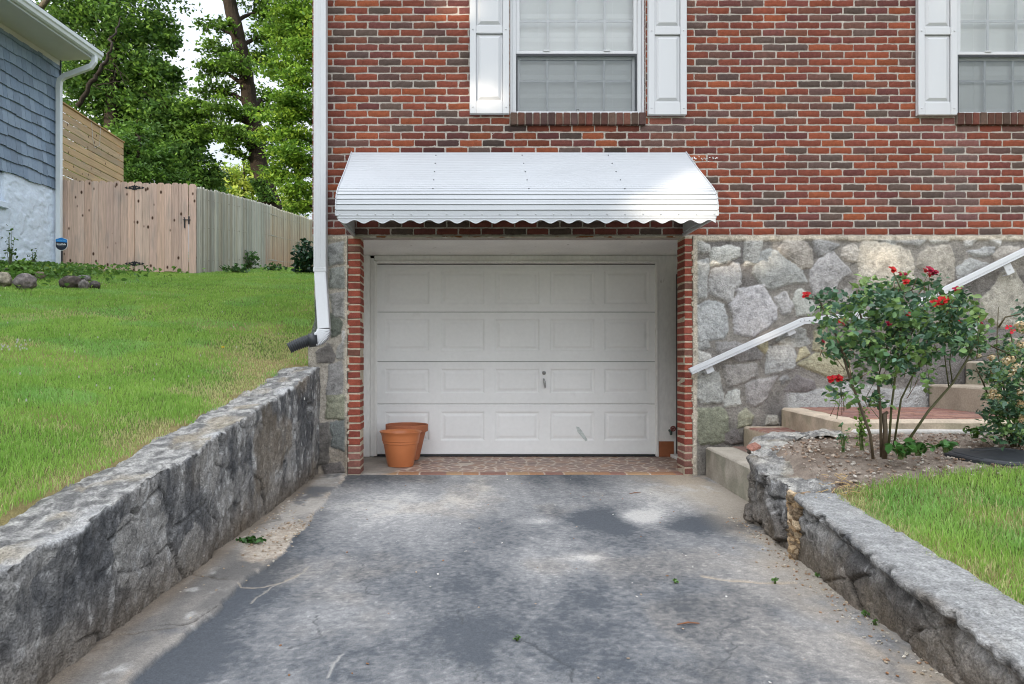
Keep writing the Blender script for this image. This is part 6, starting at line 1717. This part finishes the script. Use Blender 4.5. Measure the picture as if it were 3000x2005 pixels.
mb.build('limb', MT['bark'], dtr, smooth=True); mb = MB()
limb(mb, at(80, 60, 24), at(120, 22, 24), .17, .13, lin(105, 98, 86, .8), 0, 5); limb(mb, at(120, 22, 24), at(190, -40, 24), .13, .08, lin(105, 98, 86, .8), 0, 5)
mb.build('limb', MT['bark'], dtr, smooth=True)
Y2 = 20
tree('young_tree', 'lighter bright green bushy tree leaning over the slat screen and fence', trunkpx([(400, 620, 16), (405, 480, 12), (410, 400, 8)], Y2),
     [PB(350, 440, Y2, 80, 60, 2600), PB(420, 500, Y2, 90, 55, 2800), PB(300, 500, Y2, 60, 50, 1500), PB(470, 480, Y2 + 1, 60, 60, 1700), PB(400, 390, Y2 + 1, 70, 50, 1500), PB(300, 420, Y2 + 1, 50, 40, 900), PB(520, 540, Y2 + 1, 70, 40, 1300), PB(400, 560, Y2 + .5, 170, 40, 2200)],
     .15, MD, per=35, flat=.4, spread=.14)
# tall leaning trunk
Y3 = 26
t3 = tree('tall_tree', 'tall tree with a leaning bare dark trunk wrapped in ivy near its foot', trunkpx([(792, 600, 62), (762, 490, 52), (742, 360, 46), (722, 240, 43), (700, 120, 40), (675, 20, 38), (655, -120, 34), (640, -260, 26)], Y3),
     [PB(620, 78, Y3, 48, 16, 380), PB(668, 70, Y3 - 1, 32, 18, 240), PB(650, 150, Y3 - .5, 70, 24, 900), PB(620, 205, Y3, 56, 20, 650), PB(690, 190, Y3 - 1, 60, 28, 900), PB(628, 262, Y3, 70, 24, 1000), PB(590, 320, Y3 + .5, 64, 30, 1200), PB(670, 320, Y3 - 1, 70, 30, 1200), PB(700, 400, Y3 - 1, 60, 28, 1000), PB(640, 385, Y3, 64, 26, 1100),
      PB(690, 450, Y3 - .5, 40, 16, 450), PB(780, 40, Y3 + 1, 60, 40, 1300), PB(800, 110, Y3 + 1, 70, 40, 1500), PB(770, 180, Y3 + 2, 50, 40, 900), PB(740, -30, Y3, 90, 30, 800), PB(780, 300, Y3 + 2, 60, 50, 1200), PB(800, 450, Y3 + 2, 70, 50, 1200)],
     .19, [(0.06, 0.125, 0.02), (0.085, 0.17, 0.026), (0.13, 0.25, 0.034), (0.19, 0.33, 0.04), (0.07, 0.135, 0.026)], per=16, flat=.26, spread=.22, limbs=1, barkc=lin(52, 45, 38, .7))
q = []
for i in range(900):
    u = RNG.uniform(0, 1); px = 797 - 38 * u + RNG.uniform(-24, 24); py = 600 - 70 * u
    p = at(px, py, Y3); q.append((p[0], p[1] - .5 + RNG.uniform(-.1, .2), p[2]))
V, F_, C = diamond_cloud(np.array(q), .16 * RNG.uniform(.6, 1.3, len(q)), pal(RNG.uniform(0, 1, len(q)), DK), .1); mesh_obj('ivy', V, F_, MT['leaf'], t3, C)
# bright maple by the house corner
Y4 = 20
tree('maple_tree', 'bright green maple tree with layered foliage right beside the brick house corner', trunkpx([(985, 620, 40), (975, 300, 32), (965, 0, 24)], Y4),
     [PB(870, 40, Y4, 80, 50, 2300), PB(840, 110, Y4 + 1, 70, 40, 1700), PB(890, 160, Y4, 70, 40, 1700), PB(830, 200, Y4 + 1, 70, 26, 1200), PB(880, 240, Y4, 70, 34, 1600), PB(850, 290, Y4 - 1, 70, 24, 1300), PB(880, 330, Y4 - .5, 60, 26, 1200), PB(830, 350, Y4 + .5, 70, 24, 1100), PB(870, 400, Y4, 70, 26, 1300), PB(790, 400, Y4 + 1, 50, 20, 700),
      PB(850, 450, Y4 - .5, 80, 30, 1700), PB(890, 490, Y4, 60, 30, 1200), PB(820, 510, Y4 + .5, 60, 24, 900), PB(870, 550, Y4, 70, 30, 1300), PB(900, 90, Y4, 60, 40, 1200), PB(760, 330, Y4 + 2, 40, 14, 350), PB(850, -30, Y4, 120, 40, 1500), PB(960, 200, Y4, 60, 150, 1500), PB(880, 600, Y4 + 1, 60, 34, 1000)],
     .155, LT, per=20, flat=.28, spread=.24, limbs=3)
Y5 = 52
tree('far_tree', 'pale sunlit yellow green tree far off in the gap above the fence', trunkpx([(716, 620, 10), (716, 540, 9), (714, 470, 6)], Y5),
     [PB(700, 520, Y5, 60, 40, 1300), PB(650, 560, Y5, 55, 40, 1100), PB(760, 560, Y5, 60, 40, 1100), PB(700, 590, Y5, 90, 30, 1100), PB(735, 490, Y5, 30, 26, 350), PB(850, 600, Y5, 80, 40, 1100)], .36, YG_, per=24, flat=.5, spread=.22)
tree('far_tree', 'distant dark rounded tree low behind the fence run', trunkpx([(620, 640, 12), (620, 560, 9)], 44),
     [PB(600, 560, 44, 60, 40, 1300), PB(640, 600, 44, 90, 30, 1200), PB(545, 590, 44, 60, 40, 1200)], .30, MD, per=30)
# woods closing the horizon
bl = []
for i in range(34):
    x = -70 + i * 3.2; y = 62 + random.uniform(-6, 10)
    bl.append(((x, y, 7.0 + random.uniform(-1, 2)), (3.5, 3, 4.5), 700))
q = clumps(bl, 40, .2, .6); V, F_, C = diamond_cloud(q[:, :3], .5 * RNG.uniform(.6, 1.4, len(q)), pal(q[:, 3], MD + YG_[:1]), .4)
o = mesh_obj('far_woods', V, F_, MT['leaf'], None, C); tag(o, 'band of distant leafy woods closing the view behind the fences', 'woods', kind='stuff')

# trees added behind the camera to shade the front; they show in the panes
SUN = Vector((-1.0, -1.0, 0.27)).normalized(); SD = np.array(SUN)
holes = []  # leaves are cleared along these sun rays to place the lit patches
for (px, py, Yh, r) in [(1422, 262, -.05, .17), (1440, 300, -.05, .12), (1335, 25, 0, .16), (1325, 285, 0, .09), (1668, 415, 0, .08), (1740, 420, 0, .07), (1840, 468, -.3, .10), (1960, 500, -.4, .08), (1850, 600, -.78, .12), (1930, 605, -.78, .22), (2030, 600, -.78, .26), (2130, 600, 0, .20), (2170, 640, 0, .10), (2600, 760, 0, .15), (1440, 10, -.05, .1), (1650, 40, 0, .1), (1180, 60, 0, .1), (985, 190, 0, .08)]:
    holes.append((at(px, py, Yh), SD, r * 1.05))
for (x, y, r) in ((-3.9, 2.5, .4), (-5.2, 3.2, .5), (3.0, -3.4, .25), (4.2, -3.0, .3)):
    holes.append(((x, y, 1.0), SD, r))
for i, q_ in enumerate((-10.5, -7.5, -4.5, -1.5, 1.5, 4.5, 7.5)):
    bx, by = -12.9 + q_ * .707 + random.uniform(-.5, .5), -12.9 - q_ * .707 + random.uniform(-.5, .5)
    bl = [((bx + random.uniform(-.7, .7), by + random.uniform(-.7, .7), zc), (1.9, 1.9, 1.35), 2600) for zc in (1.6, 3.1, 4.6, 6.1, 7.6)]
    tree('shade_tree', 'dense broad tree added out of view to shade the house front', [(bx, by, -0.1, .22), (bx, by, 3, .17), (bx + .1, by, 8, .07)], bl, .36, DK + MD[:1], per=60, spread=.4, flat=.7, group='trees added out of view for shade', holes=holes, limbs=2)

# ================================================================== rose bush and its neighbour
def bush(root, blobs, depth0, dj, size, cols_, n_scale=1.0, up=.35):
    out = []; k_ = []
    for (px, py, rx, ry, n) in blobs:
        n = int(n * n_scale); m = max(3, n // 7)
        a = RNG.uniform(0, 2 * np.pi, m); r = RNG.uniform(0, 1, m) ** .55
        cx_, cy_ = px + rx * r * np.cos(a), py + ry * r * np.sin(a); cy = depth0 + RNG.normal(0, dj, m)
        j = RNG.integers(0, m, n); kk = RNG.uniform(0, 1, m)
        s = (cy[j] - CAMY) / F
        X = (cx_[j] - CX) * s + RNG.normal(0, .022, n); Z = CAMZ - (cy_[j] - CY) * s + RNG.normal(0, .018, n); Yq = cy[j] + RNG.normal(0, .025, n)
        out.append(np.stack([X, Yq, Z], 1)); k_.append(kk[j])
    P_ = np.vstack(out); kk = np.concatenate(k_)
    V, F_, C = leaf_cloud(P_, size * RNG.uniform(.55, 1.4, len(P_)), pal(kk, cols_), up, .12, .62)
    return mesh_obj('foliage', V, F_, MT['roseleaf'], root, C), P_
YR = -2.39
rb = thing('rose_bush', 'leggy red rose bush with thorny canes growing from bare soil in front of the handrail', 'rose bush', at(2575, 1330, YR))
RL = [(0.048, 0.115, 0.055), (0.07, 0.155, 0.065), (0.10, 0.195, 0.065), (0.15, 0.26, 0.075), (0.07, 0.14, 0.085), (0.09, 0.175, 0.11), (0.20, 0.31, 0.09)]
RBL = [(2480, 960, 75, 70, 330), (2560, 930, 90, 75, 420), (2650, 920, 95, 60, 380), (2740, 920, 85, 60, 330), (2815, 930, 65, 55, 230), (2560, 1020, 95, 60, 380), (2660, 1010, 95, 60, 330), (2430, 890, 50, 35, 130), (2600, 860, 60, 35, 170), (2540, 850, 35, 30, 70), (2640, 815, 25, 30, 40), (2720, 830, 45, 26, 60), (2590, 1085, 70, 36, 150), (2480, 1130, 48, 36, 60), (2850, 980, 45, 42, 140), (2770, 990, 70, 45, 230), (2450, 1010, 40, 50, 120), (2800, 880, 45, 30, 90), (2690, 1060, 60, 30, 90), (2445, 1165, 40, 26, 28), (2700, 1120, 40, 30, 26), (2560, 1170, 50, 40, 60), (2850, 1010, 30, 30, 60)]
bush(rb, RBL, YR, .19, .037, RL, 1.0)
mb = MB()
CN = [[(2558, 1345), (2550, 1275), (2520, 1190), (2490, 1110), (2470, 1040), (2440, 960), (2400, 880), (2366, 872)], [(2582, 1340), (2580, 1210), (2572, 1110), (2545, 1000), (2520, 920), (2510, 850)], [(2604, 1310), (2612, 1190), (2625, 1090), (2640, 960), (2645, 860), (2618, 800)],
      [(2618, 1310), (2640, 1170), (2680, 1090), (2720, 1020), (2760, 930), (2760, 890)], [(2655, 1300), (2720, 1205), (2790, 1125), (2830, 1060), (2860, 1000), (2876, 940)], [(2780, 1135), (2772, 1080), (2765, 1020), (2790, 900), (2803, 855)], [(2790, 1122), (2782, 1060), (2790, 1000)], [(2690, 1080), (2712, 1020), (2728, 960)], [(2572, 1110), (2600, 1010), (2660, 920), (2656, 925)], [(2490, 1110), (2450, 1120)], [(2645, 860), (2700, 840), (2722, 800)], [(2625, 1090), (2660, 1000), (2700, 920), (2720, 850), (2724, 800)], [(2545, 1000), (2470, 950), (2430, 900)], [(2830, 1060), (2900, 1040), (2955, 1030)]]
CW = [9, 9, 7, 6, 8, 4, 4, 4, 4, 4, 3, 4, 4, 3]
for L, w in zip(CN, CW):
    yo = random.uniform(-.1, .1); pts = []
    for i, (px, py) in enumerate(L): pts.append(at(px, py, YR + yo * i / len(L) + random.uniform(-.015, .015)))
    col = lin(86, 84, 50, .8) if w < 9 else lin(96, 82, 64, .8)
    rad = [w * .00093 * (1 - .55 * i / len(L)) for i in range(len(L))]
    mb.tube(pts, rad, 7, col, jit=.1)
    for i in range(len(pts) - 1):
        p, q = Vector(pts[i]), Vector(pts[i + 1])
        for k in range(5):
            c_ = p.lerp(q, random.random()); d = Vector((random.uniform(-1, 1), random.uniform(-1, .5), random.uniform(-.2, .6))).normalized(); mb.tube([c_, c_ + d * .010], [.0018, .0003], 4, col)
for i in range(90):
    b_ = random.choice(RBL); px, py = b_[0] + random.uniform(-.8, .8) * b_[2], b_[1] + random.uniform(-.8, .8) * b_[3]; y = YR + random.gauss(0, .12)
    p = Vector(at(px, py, y)); mb.tube([p, p + Vector((random.uniform(-.08, .08), random.uniform(-.05, .05), -random.uniform(.05, .14)))], [.0013, .0022], 5, random.choice([lin(86, 96, 50, .8), lin(120, 84, 60, .8)]))
mb.tube([at(2592, 1345, YR), at(2594, 1260, YR), at(2590, 1215, YR), at(2600, 1208, YR)], [.015, .012, .013, .009], 10, lin(104, 88, 70, .7), jit=.1)
mb.build('cane', MT['cane'], rb, smooth=True)
def flower(root, px, py, Y, r, col, n=9, name='rose'):
    c = Vector(at(px, py, Y)); tlt = random.uniform(-.5, .5); r = r * 1.02; mb = MB()
    for i in range(n):
        a = i * 2.4 + random.uniform(-.3, .3); el = .15 + .9 * (i / n); rr = r * (1.0 - .45 * i / n)
        ax = Vector((tlt, -.75, .62)).normalized(); e1 = ax.orthogonal().normalized(); e2 = ax.cross(e1); d = (e1 * math.cos(a) + e2 * math.sin(a)) * math.cos(el) + ax * math.sin(el) * .8; sd = e2 * math.cos(a) - e1 * math.sin(a); up = d.cross(sd)
        k = random.uniform(.75, 1.2); cc = tuple(min(1, v * k) for v in col)
        vs = [c, c + d * rr * .5 + sd * rr * .45 + up * rr * .1, c + d * rr + sd * rr * .3 - up * rr * .12, c + d * rr * 1.08 - up * rr * .2, c + d * rr - sd * rr * .3 - up * rr * .12, c + d * rr * .5 - sd * rr * .45 + up * rr * .1]
        mb.add(vs, [(0, 1, 2, 3), (0, 3, 4, 5)], cc)
    mb.tube([c - Vector((0, 0, r * .3)), c + Vector((0, 0, r * .12))], [r * .22, r * .15], 6, (.30, .14, .02))
    return mb.build(name, MT['petal'], root)
RD, MG, OR = (.42, .005, .010), (.36, .008, .045), (.48, .012, .010)
for (px, py, r, col) in [(2362, 864, .024, RD), (2615, 790, .026, OR), (2637, 803, .016, MG), (2652, 803, .013, MG), (2655, 826, .022, OR), (2712, 794, .022, RD), (2724, 790, .026, MG), (2734, 799, .022, MG), (2742, 797, .018, MG), (2722, 806, .016, RD), (2803, 848, .024, MG), (2738, 888, .026, OR), (2764, 880, .032, OR), (2752, 886, .022, RD), (2656, 917, .030, RD), (2605, 948, .020, MG), (2876, 932, .020, MG), (2813, 942, .012, RD), (2464, 937, .020, RD), (2470, 950, .013, MG), (2411, 1001, .015, MG), (2437, 1110, .026, RD), (2457, 1108, .028, RD), (2533, 1169, .013, RD), (2876, 947, .011, MG)]:
    flower(rb, px, py, YR - .16 + random.uniform(-.04, .04), r, col)
# leggy neighbour with faded cream heads
YB = -2.05
sb = thing('flowering_bush', 'dark bush with faded cream flower heads at the right edge of the photo', 'bush', at(2975, 1300, YB))
bush(sb, [(2950, 1010, 40, 40, 60), (2985, 1060, 60, 60, 260), (2940, 1090, 60, 50, 170), (2990, 1140, 70, 60, 360), (2930, 1160, 50, 50, 170), (2980, 1220, 80, 50, 420), (2920, 1230, 50, 40, 150), (2990, 1280, 80, 30, 260), (2895, 1095, 40, 30, 60), (3080, 1100, 80, 110, 600), (3080, 1230, 90, 70, 500), (2910, 1270, 40, 20, 60), (2960, 910, 40, 25, 24), (3030, 960, 50, 40, 90)], YB, .18, .031, RL, 1.15)
mb = MB()
for L in ([(2970, 1310), (2950, 1200), (2935, 1100), (2920, 1020), (2925, 900)], [(2975, 1310), (2990, 1180), (2975, 1050), (2960, 975)], [(2985, 1310), (3020, 1150), (3040, 1000)], [(2965, 1310), (2910, 1200), (2880, 1120), (2860, 1080)], [(2935, 1130), (2890, 1100), (2850, 1085)], [(2925, 960), (2945, 930), (2990, 920)], [(2975, 1050), (2940, 1030), (2895, 1010), (2870, 1005)]):
    mb.tube([at(px, py, YB + random.uniform(-.05, .05)) for px, py in L], [.006 * (1 - .15 * i) for i in range(len(L))], 6, lin(84, 74, 46, .8), jit=.1)
mb.build('cane', MT['cane'], sb, smooth=True)
def head(px, py, r):
    c = at(px, py, YB - .24); r = r * 1.2; mb = MB()
    for i in range(46):
        d = Vector((random.gauss(0, 1), random.gauss(0, 1), random.gauss(0, 1))).normalized(); p = Vector(c) + d * r * random.uniform(.5, 1); k = random.uniform(.6, 1.1)
        t = d.orthogonal().normalized() * r * .3; b_ = d.cross(t)
        mb.add([p - t, p + b_ * .8, p + t, p - b_ * .8], [(0, 1, 2, 3)], tuple(v * k for v in random.choice([lin(230, 210, 172), lin(214, 186, 140), lin(236, 220, 190), lin(200, 170, 128)])))
    mb.build('flower_head', MT['petal'], sb)
for (px, py, r) in [(2986, 953, .022), (2994, 968, .020), (2950, 1058, .025), (2965, 1052, .02), (2978, 1078, .024), (2905, 1048, .02), (2913, 1088, .018), (2958, 1092, .024), (2990, 1010, .02), (2908, 1148, .018), (2903, 1162, .020), (2925, 1163, .016), (2988, 1150, .018), (2992, 1182, .026), (2997, 1228, .024), (2946, 1182, .012), (2868, 1042, .014)]: head(px, py, r)
for px, py, r in ((2954, 958, .022), (2966, 970, .022)): flower(sb, px, py, YB - .16, r, (.55, .01, .03), 3, 'rose')

# ------------------------------------------------------------------ small plants
def sprig(name, label, cat, c, r, h, n, size, cols_, group=None, asp=.62):
    root = thing(name, label, cat, c, group)
    q = RNG.normal(0, 1, (n, 3)); q /= np.linalg.norm(q, axis=1, keepdims=True); q *= RNG.uniform(0, 1, (n, 1)) ** .5
    P_ = np.array(c) + q * np.array([r, r * .8, h * .5]) + np.array([0, 0, h * .45])
    V, F_, C = leaf_cloud(P_, size * RNG.uniform(.6, 1.3, n), pal(RNG.uniform(0, 1, n), cols_), .5, .15, asp)
    mesh_obj('foliage', V, F_, MT['roseleaf'], root, C)
    mb = MB()
    for i in range(min(n, 14)):
        p = P_[i]; mb.tube([(c[0] + random.uniform(-.2, .2) * r, c[1], c[2] - .02), ((c[0] + p[0]) / 2, (c[1] + p[1]) / 2, c[2] + h * .4), tuple(p)], [.004 * size / .04, .003 * size / .04, .0015], 5, lin(84, 100, 50, .8))
    mb.build('stem', MT['cane'], root)
BR_ = [(0.09, 0.20, 0.02), (0.13, 0.26, 0.03), (0.17, 0.31, 0.045)]
x, y, z = at(2525, 1310, YR + .1); sprig('green_shoot', 'fresh bright green shoots at the left of the rose bush base', 'plant', (x, y, z), .05, .26, 90, .026, BR_)
x, y, z = at(2640, 1335, YR - .12); sprig('ivy_plant', 'broad leaved ivy plant at the right foot of the rose canes', 'plant', (x, y, z), .085, .10, 26, .062, [(0.05, .15, .03), (.07, .19, .04)], asp=.85)
x, y, z = at(2690, 1325, YR - .08); sprig('ivy_plant', 'trailing ivy with toothed leaves between the rose canes and the drain lid', 'plant', (x, y, z), .08, .07, 26, .045, [(0.05, .14, .03), (.07, .18, .04)], asp=.85)
x, y, z = at(2770, 1315, YR - .05); sprig('ivy_plant', 'small ivy clump touching the black drain lid', 'plant', (x, y, z), .06, .05, 16, .05, [(0.05, .15, .035), (.07, .18, .04)], asp=.85)
x, y, z = at(2470, 1315, YR); sprig('weed', 'thin dark weed standing in the soil left of the rose', 'weed', (x, y, z), .04, .16, 34, .02, RL[:4])
x, y, z = at(2856, 1275, -2.0); sprig('weed', 'low green weeds in the soil left of the cream flowered bush', 'weed', (x, y, z), .09, .06, 60, .03, MD)
x, y, z = at_z(735, 1588, .02); sprig('weed', 'flat leafy weed growing in the grit of the left strip', 'weed', (x, y, z), .085, .025, 46, .034, [(0.04, .12, .02), (.06, .16, .03), (.035, .10, .02)])
for (px, py, lab) in ((2270, 1704, 'tiny weed in the crack at the right of the driveway'), (2395, 1690, 'small weed at the foot of the right wall near the crack'), (1515, 1876, 'tiny yellow green weed in the middle of the driveway'), (2535, 1805, 'upper tiny weed of the pair at the foot of the right wall'), (2563, 1830, 'lower tiny weed of the pair at the foot of the right wall'), (1978, 1708, 'tiny seedling in the driveway right of centre')):
    x, y, z = at_z(px, py, .004); sprig('weed', lab, 'weed', (x, y, z), .016, .022, 16, .014, [(.07, .16, .03), (.1, .22, .04)])
for (px, py, r, h, n, lab) in ((625, 795, .28, .40, 90, 'leafy weed clump nearest the gate corner at the side fence foot'), (730, 790, .30, .55, 130, 'tallest leafy weed clump halfway along the side fence foot'), (690, 800, .35, .2, 70, 'low weeds between the two clumps at the side fence foot'), (800, 795, .35, .2, 80, 'low weeds at the far part of the side fence foot')):
    x, y, z = hitL(px, py); sprig('weed', lab, 'weed', (x, y, z), r, h, n, .10, [(0.07, .16, .045), (.09, .21, .05), (.06, .13, .05)])
x, y, z = hitL(898, 800); sprig('shrub', 'very dark rounded shrub where the side fence meets the house corner', 'shrub', (x, y, z - .1), .36, .9, 600, .11, [(0.02, .055, .028), (.03, .08, .035)])
x, y, z = hitL(76, 812); sprig('fern', 'bright yellow green leafy plant between the rocks by the stucco wall', 'plant', (x, y, z), .20, .30, 110, .10, BR_, asp=.4)
x, y, z = hitL(30, 805); sprig('climbing_plant', 'thin climbing stems with small leaves against the stucco wall', 'plant', (x, y, z), .14, .95, 60, .06, MD)
x, y, z = hitL(95, 800); sprig('climbing_plant', 'short climbing sprig on the stucco wall right of the bright fern', 'plant', (x, y, z), .10, .6, 40, .06, MD)
x, y, z = hitL(205, 793); sprig('weed', 'pale weed tuft at the foot of the fixed fence panel near the sign', 'weed', (x, y, z), .20, .20, 60, .10, MD, asp=.35)
# ground cover round the rocks
n = 3800
x = RNG.normal(-7.9, .9, n); y = RNG.normal(5.4, .85, n); k = (x > -8.4 - .1 * (7.7 - y) + .12); x, y = x[k], y[k]
z = zL(x, y) + RNG.uniform(0.0, .20, len(x))
V, F_, C = leaf_cloud(np.stack([x, y, z], 1), .075 * RNG.uniform(.6, 1.6, len(x)), pal(fbm(x * 3, y * 3, seed=800) * .9, [(.09, .19, .045), (.14, .27, .05), (.11, .22, .05), (.26, .39, .07), (.46, .50, .10)]), .5, .15, .6)
o = mesh_obj('ground_cover', V, F_, MT['leaf'], None, C); tag(o, 'low leafy ground cover around the garden rocks on the left', 'ground cover', kind='stuff')
# clover heads in the lawn, one dandelion
mb = MB()
for i in range(60):
    px, py = (random.uniform(0, 90), random.uniform(1005, 1040)) if i < 22 else (random.uniform(0, 900), random.uniform(810, 1200)); p = hitL(px, py)
    mb.tube([(p[0], p[1], p[2] + .03), (p[0], p[1], p[2] + .045)], [.005, .004], 6, (.5, .5, .45))
o = mb.build('clover_flower', MT['petal']); tag(o, 'tiny white clover heads sprinkled through the left lawn', 'clover', kind='stuff')
p = hitL(653, 1034); mb = MB(); mb.tube([(p[0], p[1], p[2]), (p[0], p[1], p[2] + .05)], .002, 5, (.1, .2, .04)); mb.tube([(p[0], p[1], p[2] + .05), (p[0], p[1], p[2] + .06)], [.016, .012], 10, (.75, .5, .01)); o = mb.build('dandelion', MT['petal']); tag(o, 'single yellow dandelion in the left lawn', 'flower')
# ================================================================== light, sky, camera
w = bpy.data.worlds.new('World'); SC.world = w; w.use_nodes = True
N, L = w.node_tree.nodes, w.node_tree.links
bg = N['Background']
sky = N.new('ShaderNodeTexSky'); sky.sky_type = 'NISHITA'; sky.sun_disc = False
SUN_EL = math.asin(SUN.z); SUN_AZ = math.atan2(SUN.x, SUN.y)
sky.sun_elevation = SUN_EL; sky.sun_rotation = SUN_AZ % (2 * math.pi); sky.air_density = 1.0; sky.dust_density = 2.0; sky.ozone_density = 1.0
tc = N.new('ShaderNodeTexCoord'); mp = N.new('ShaderNodeMapping'); mp.inputs['Scale'].default_value = (1.6, 1.6, 4.5); L.new(tc.outputs['Generated'], mp.inputs[0])
nz = N.new('ShaderNodeTexNoise'); nz.inputs['Scale'].default_value = 1.7; nz.inputs['Detail'].default_value = 7; nz.inputs['Roughness'].default_value = .55; L.new(mp.outputs[0], nz.inputs['Vector'])
mr = N.new('ShaderNodeMapRange'); mr.inputs['From Min'].default_value = .32; mr.inputs['From Max'].default_value = .62; mr.inputs['To Min'].default_value = .55; mr.inputs['To Max'].default_value = 1.0; L.new(nz.outputs['Fac'], mr.inputs['Value'])
cl = N.new('ShaderNodeRGB'); cl.outputs[0].default_value = (4.5, 4.68, 5.0, 1)
sx = N.new('ShaderNodeSeparateXYZ'); L.new(tc.outputs['Generated'], sx.inputs[0])
g1 = N.new('ShaderNodeMapRange'); g1.inputs['From Min'].default_value = 0.0; g1.inputs['From Max'].default_value = 1.0; g1.inputs['To Min'].default_value = .55; g1.inputs['To Max'].default_value = 1.55; L.new(sx.outputs['Z'], g1.inputs['Value'])
dt_ = N.new('ShaderNodeVectorMath'); dt_.operation = 'DOT_PRODUCT'; L.new(tc.outputs['Generated'], dt_.inputs[0]); dt_.inputs[1].default_value = SUN
g2 = N.new('ShaderNodeMapRange'); g2.inputs['From Min'].default_value = -.6; g2.inputs['From Max'].default_value = 1.0; g2.inputs['To Min'].default_value = .52; g2.inputs['To Max'].default_value = 1.9; L.new(dt_.outputs['Value'], g2.inputs['Value'])
gm = N.new('ShaderNodeMath'); gm.operation = 'MULTIPLY'; L.new(g1.outputs[0], gm.inputs[0]); L.new(g2.outputs[0], gm.inputs[1])
cs = N.new('ShaderNodeVectorMath'); cs.operation = 'SCALE'; L.new(cl.outputs[0], cs.inputs[0]); L.new(gm.outputs[0], cs.inputs['Scale'])
mx = N.new('ShaderNodeMix'); mx.data_type = 'RGBA'; L.new(mr.outputs[0], mx.inputs['Factor']); L.new(sky.outputs[0], mx.inputs['A']); L.new(cs.outputs[0], mx.inputs['B'])
L.new(mx.outputs['Result'], bg.inputs['Color']); bg.inputs['Strength'].default_value = 0.13
sl_ = bpy.data.lights.new('sun', 'SUN'); sl_.energy = 2.0; sl_.angle = R(0.6); sl_.color = (1.0, .86, .68)
so = bpy.data.objects.new('sun', sl_); COL.objects.link(so); so.rotation_euler = (-SUN).to_track_quat('-Z', 'Y').to_euler(); so.location = SUN * 60
cam = bpy.data.cameras.new('camera'); cam.lens = 24; cam.sensor_width = 36; cam.sensor_fit = 'HORIZONTAL'
cam.shift_x = (1500 - CX) / 3000; cam.shift_y = (CY - 1002.5) / 3000; cam.clip_end = 2000; cam.clip_start = .05
co = bpy.data.objects.new('camera', cam); COL.objects.link(co); co.location = (0, CAMY, CAMZ); co.rotation_euler = (R(90), 0, 0); SC.camera = co
SC.view_settings.view_transform = 'Standard'; SC.view_settings.look = 'None'; SC.view_settings.gamma = 1; SC.view_settings.exposure = 1.58
SC.cycles.use_denoising = True; SC.cycles.filter_width = 1.05
SC.cycles.max_bounces = 8; SC.cycles.diffuse_bounces = 4; SC.cycles.transparent_max_bounces = 12; SC.cycles.sample_clamp_indirect = 6
SC.render.resolution_x, SC.render.resolution_y = 1024, 684
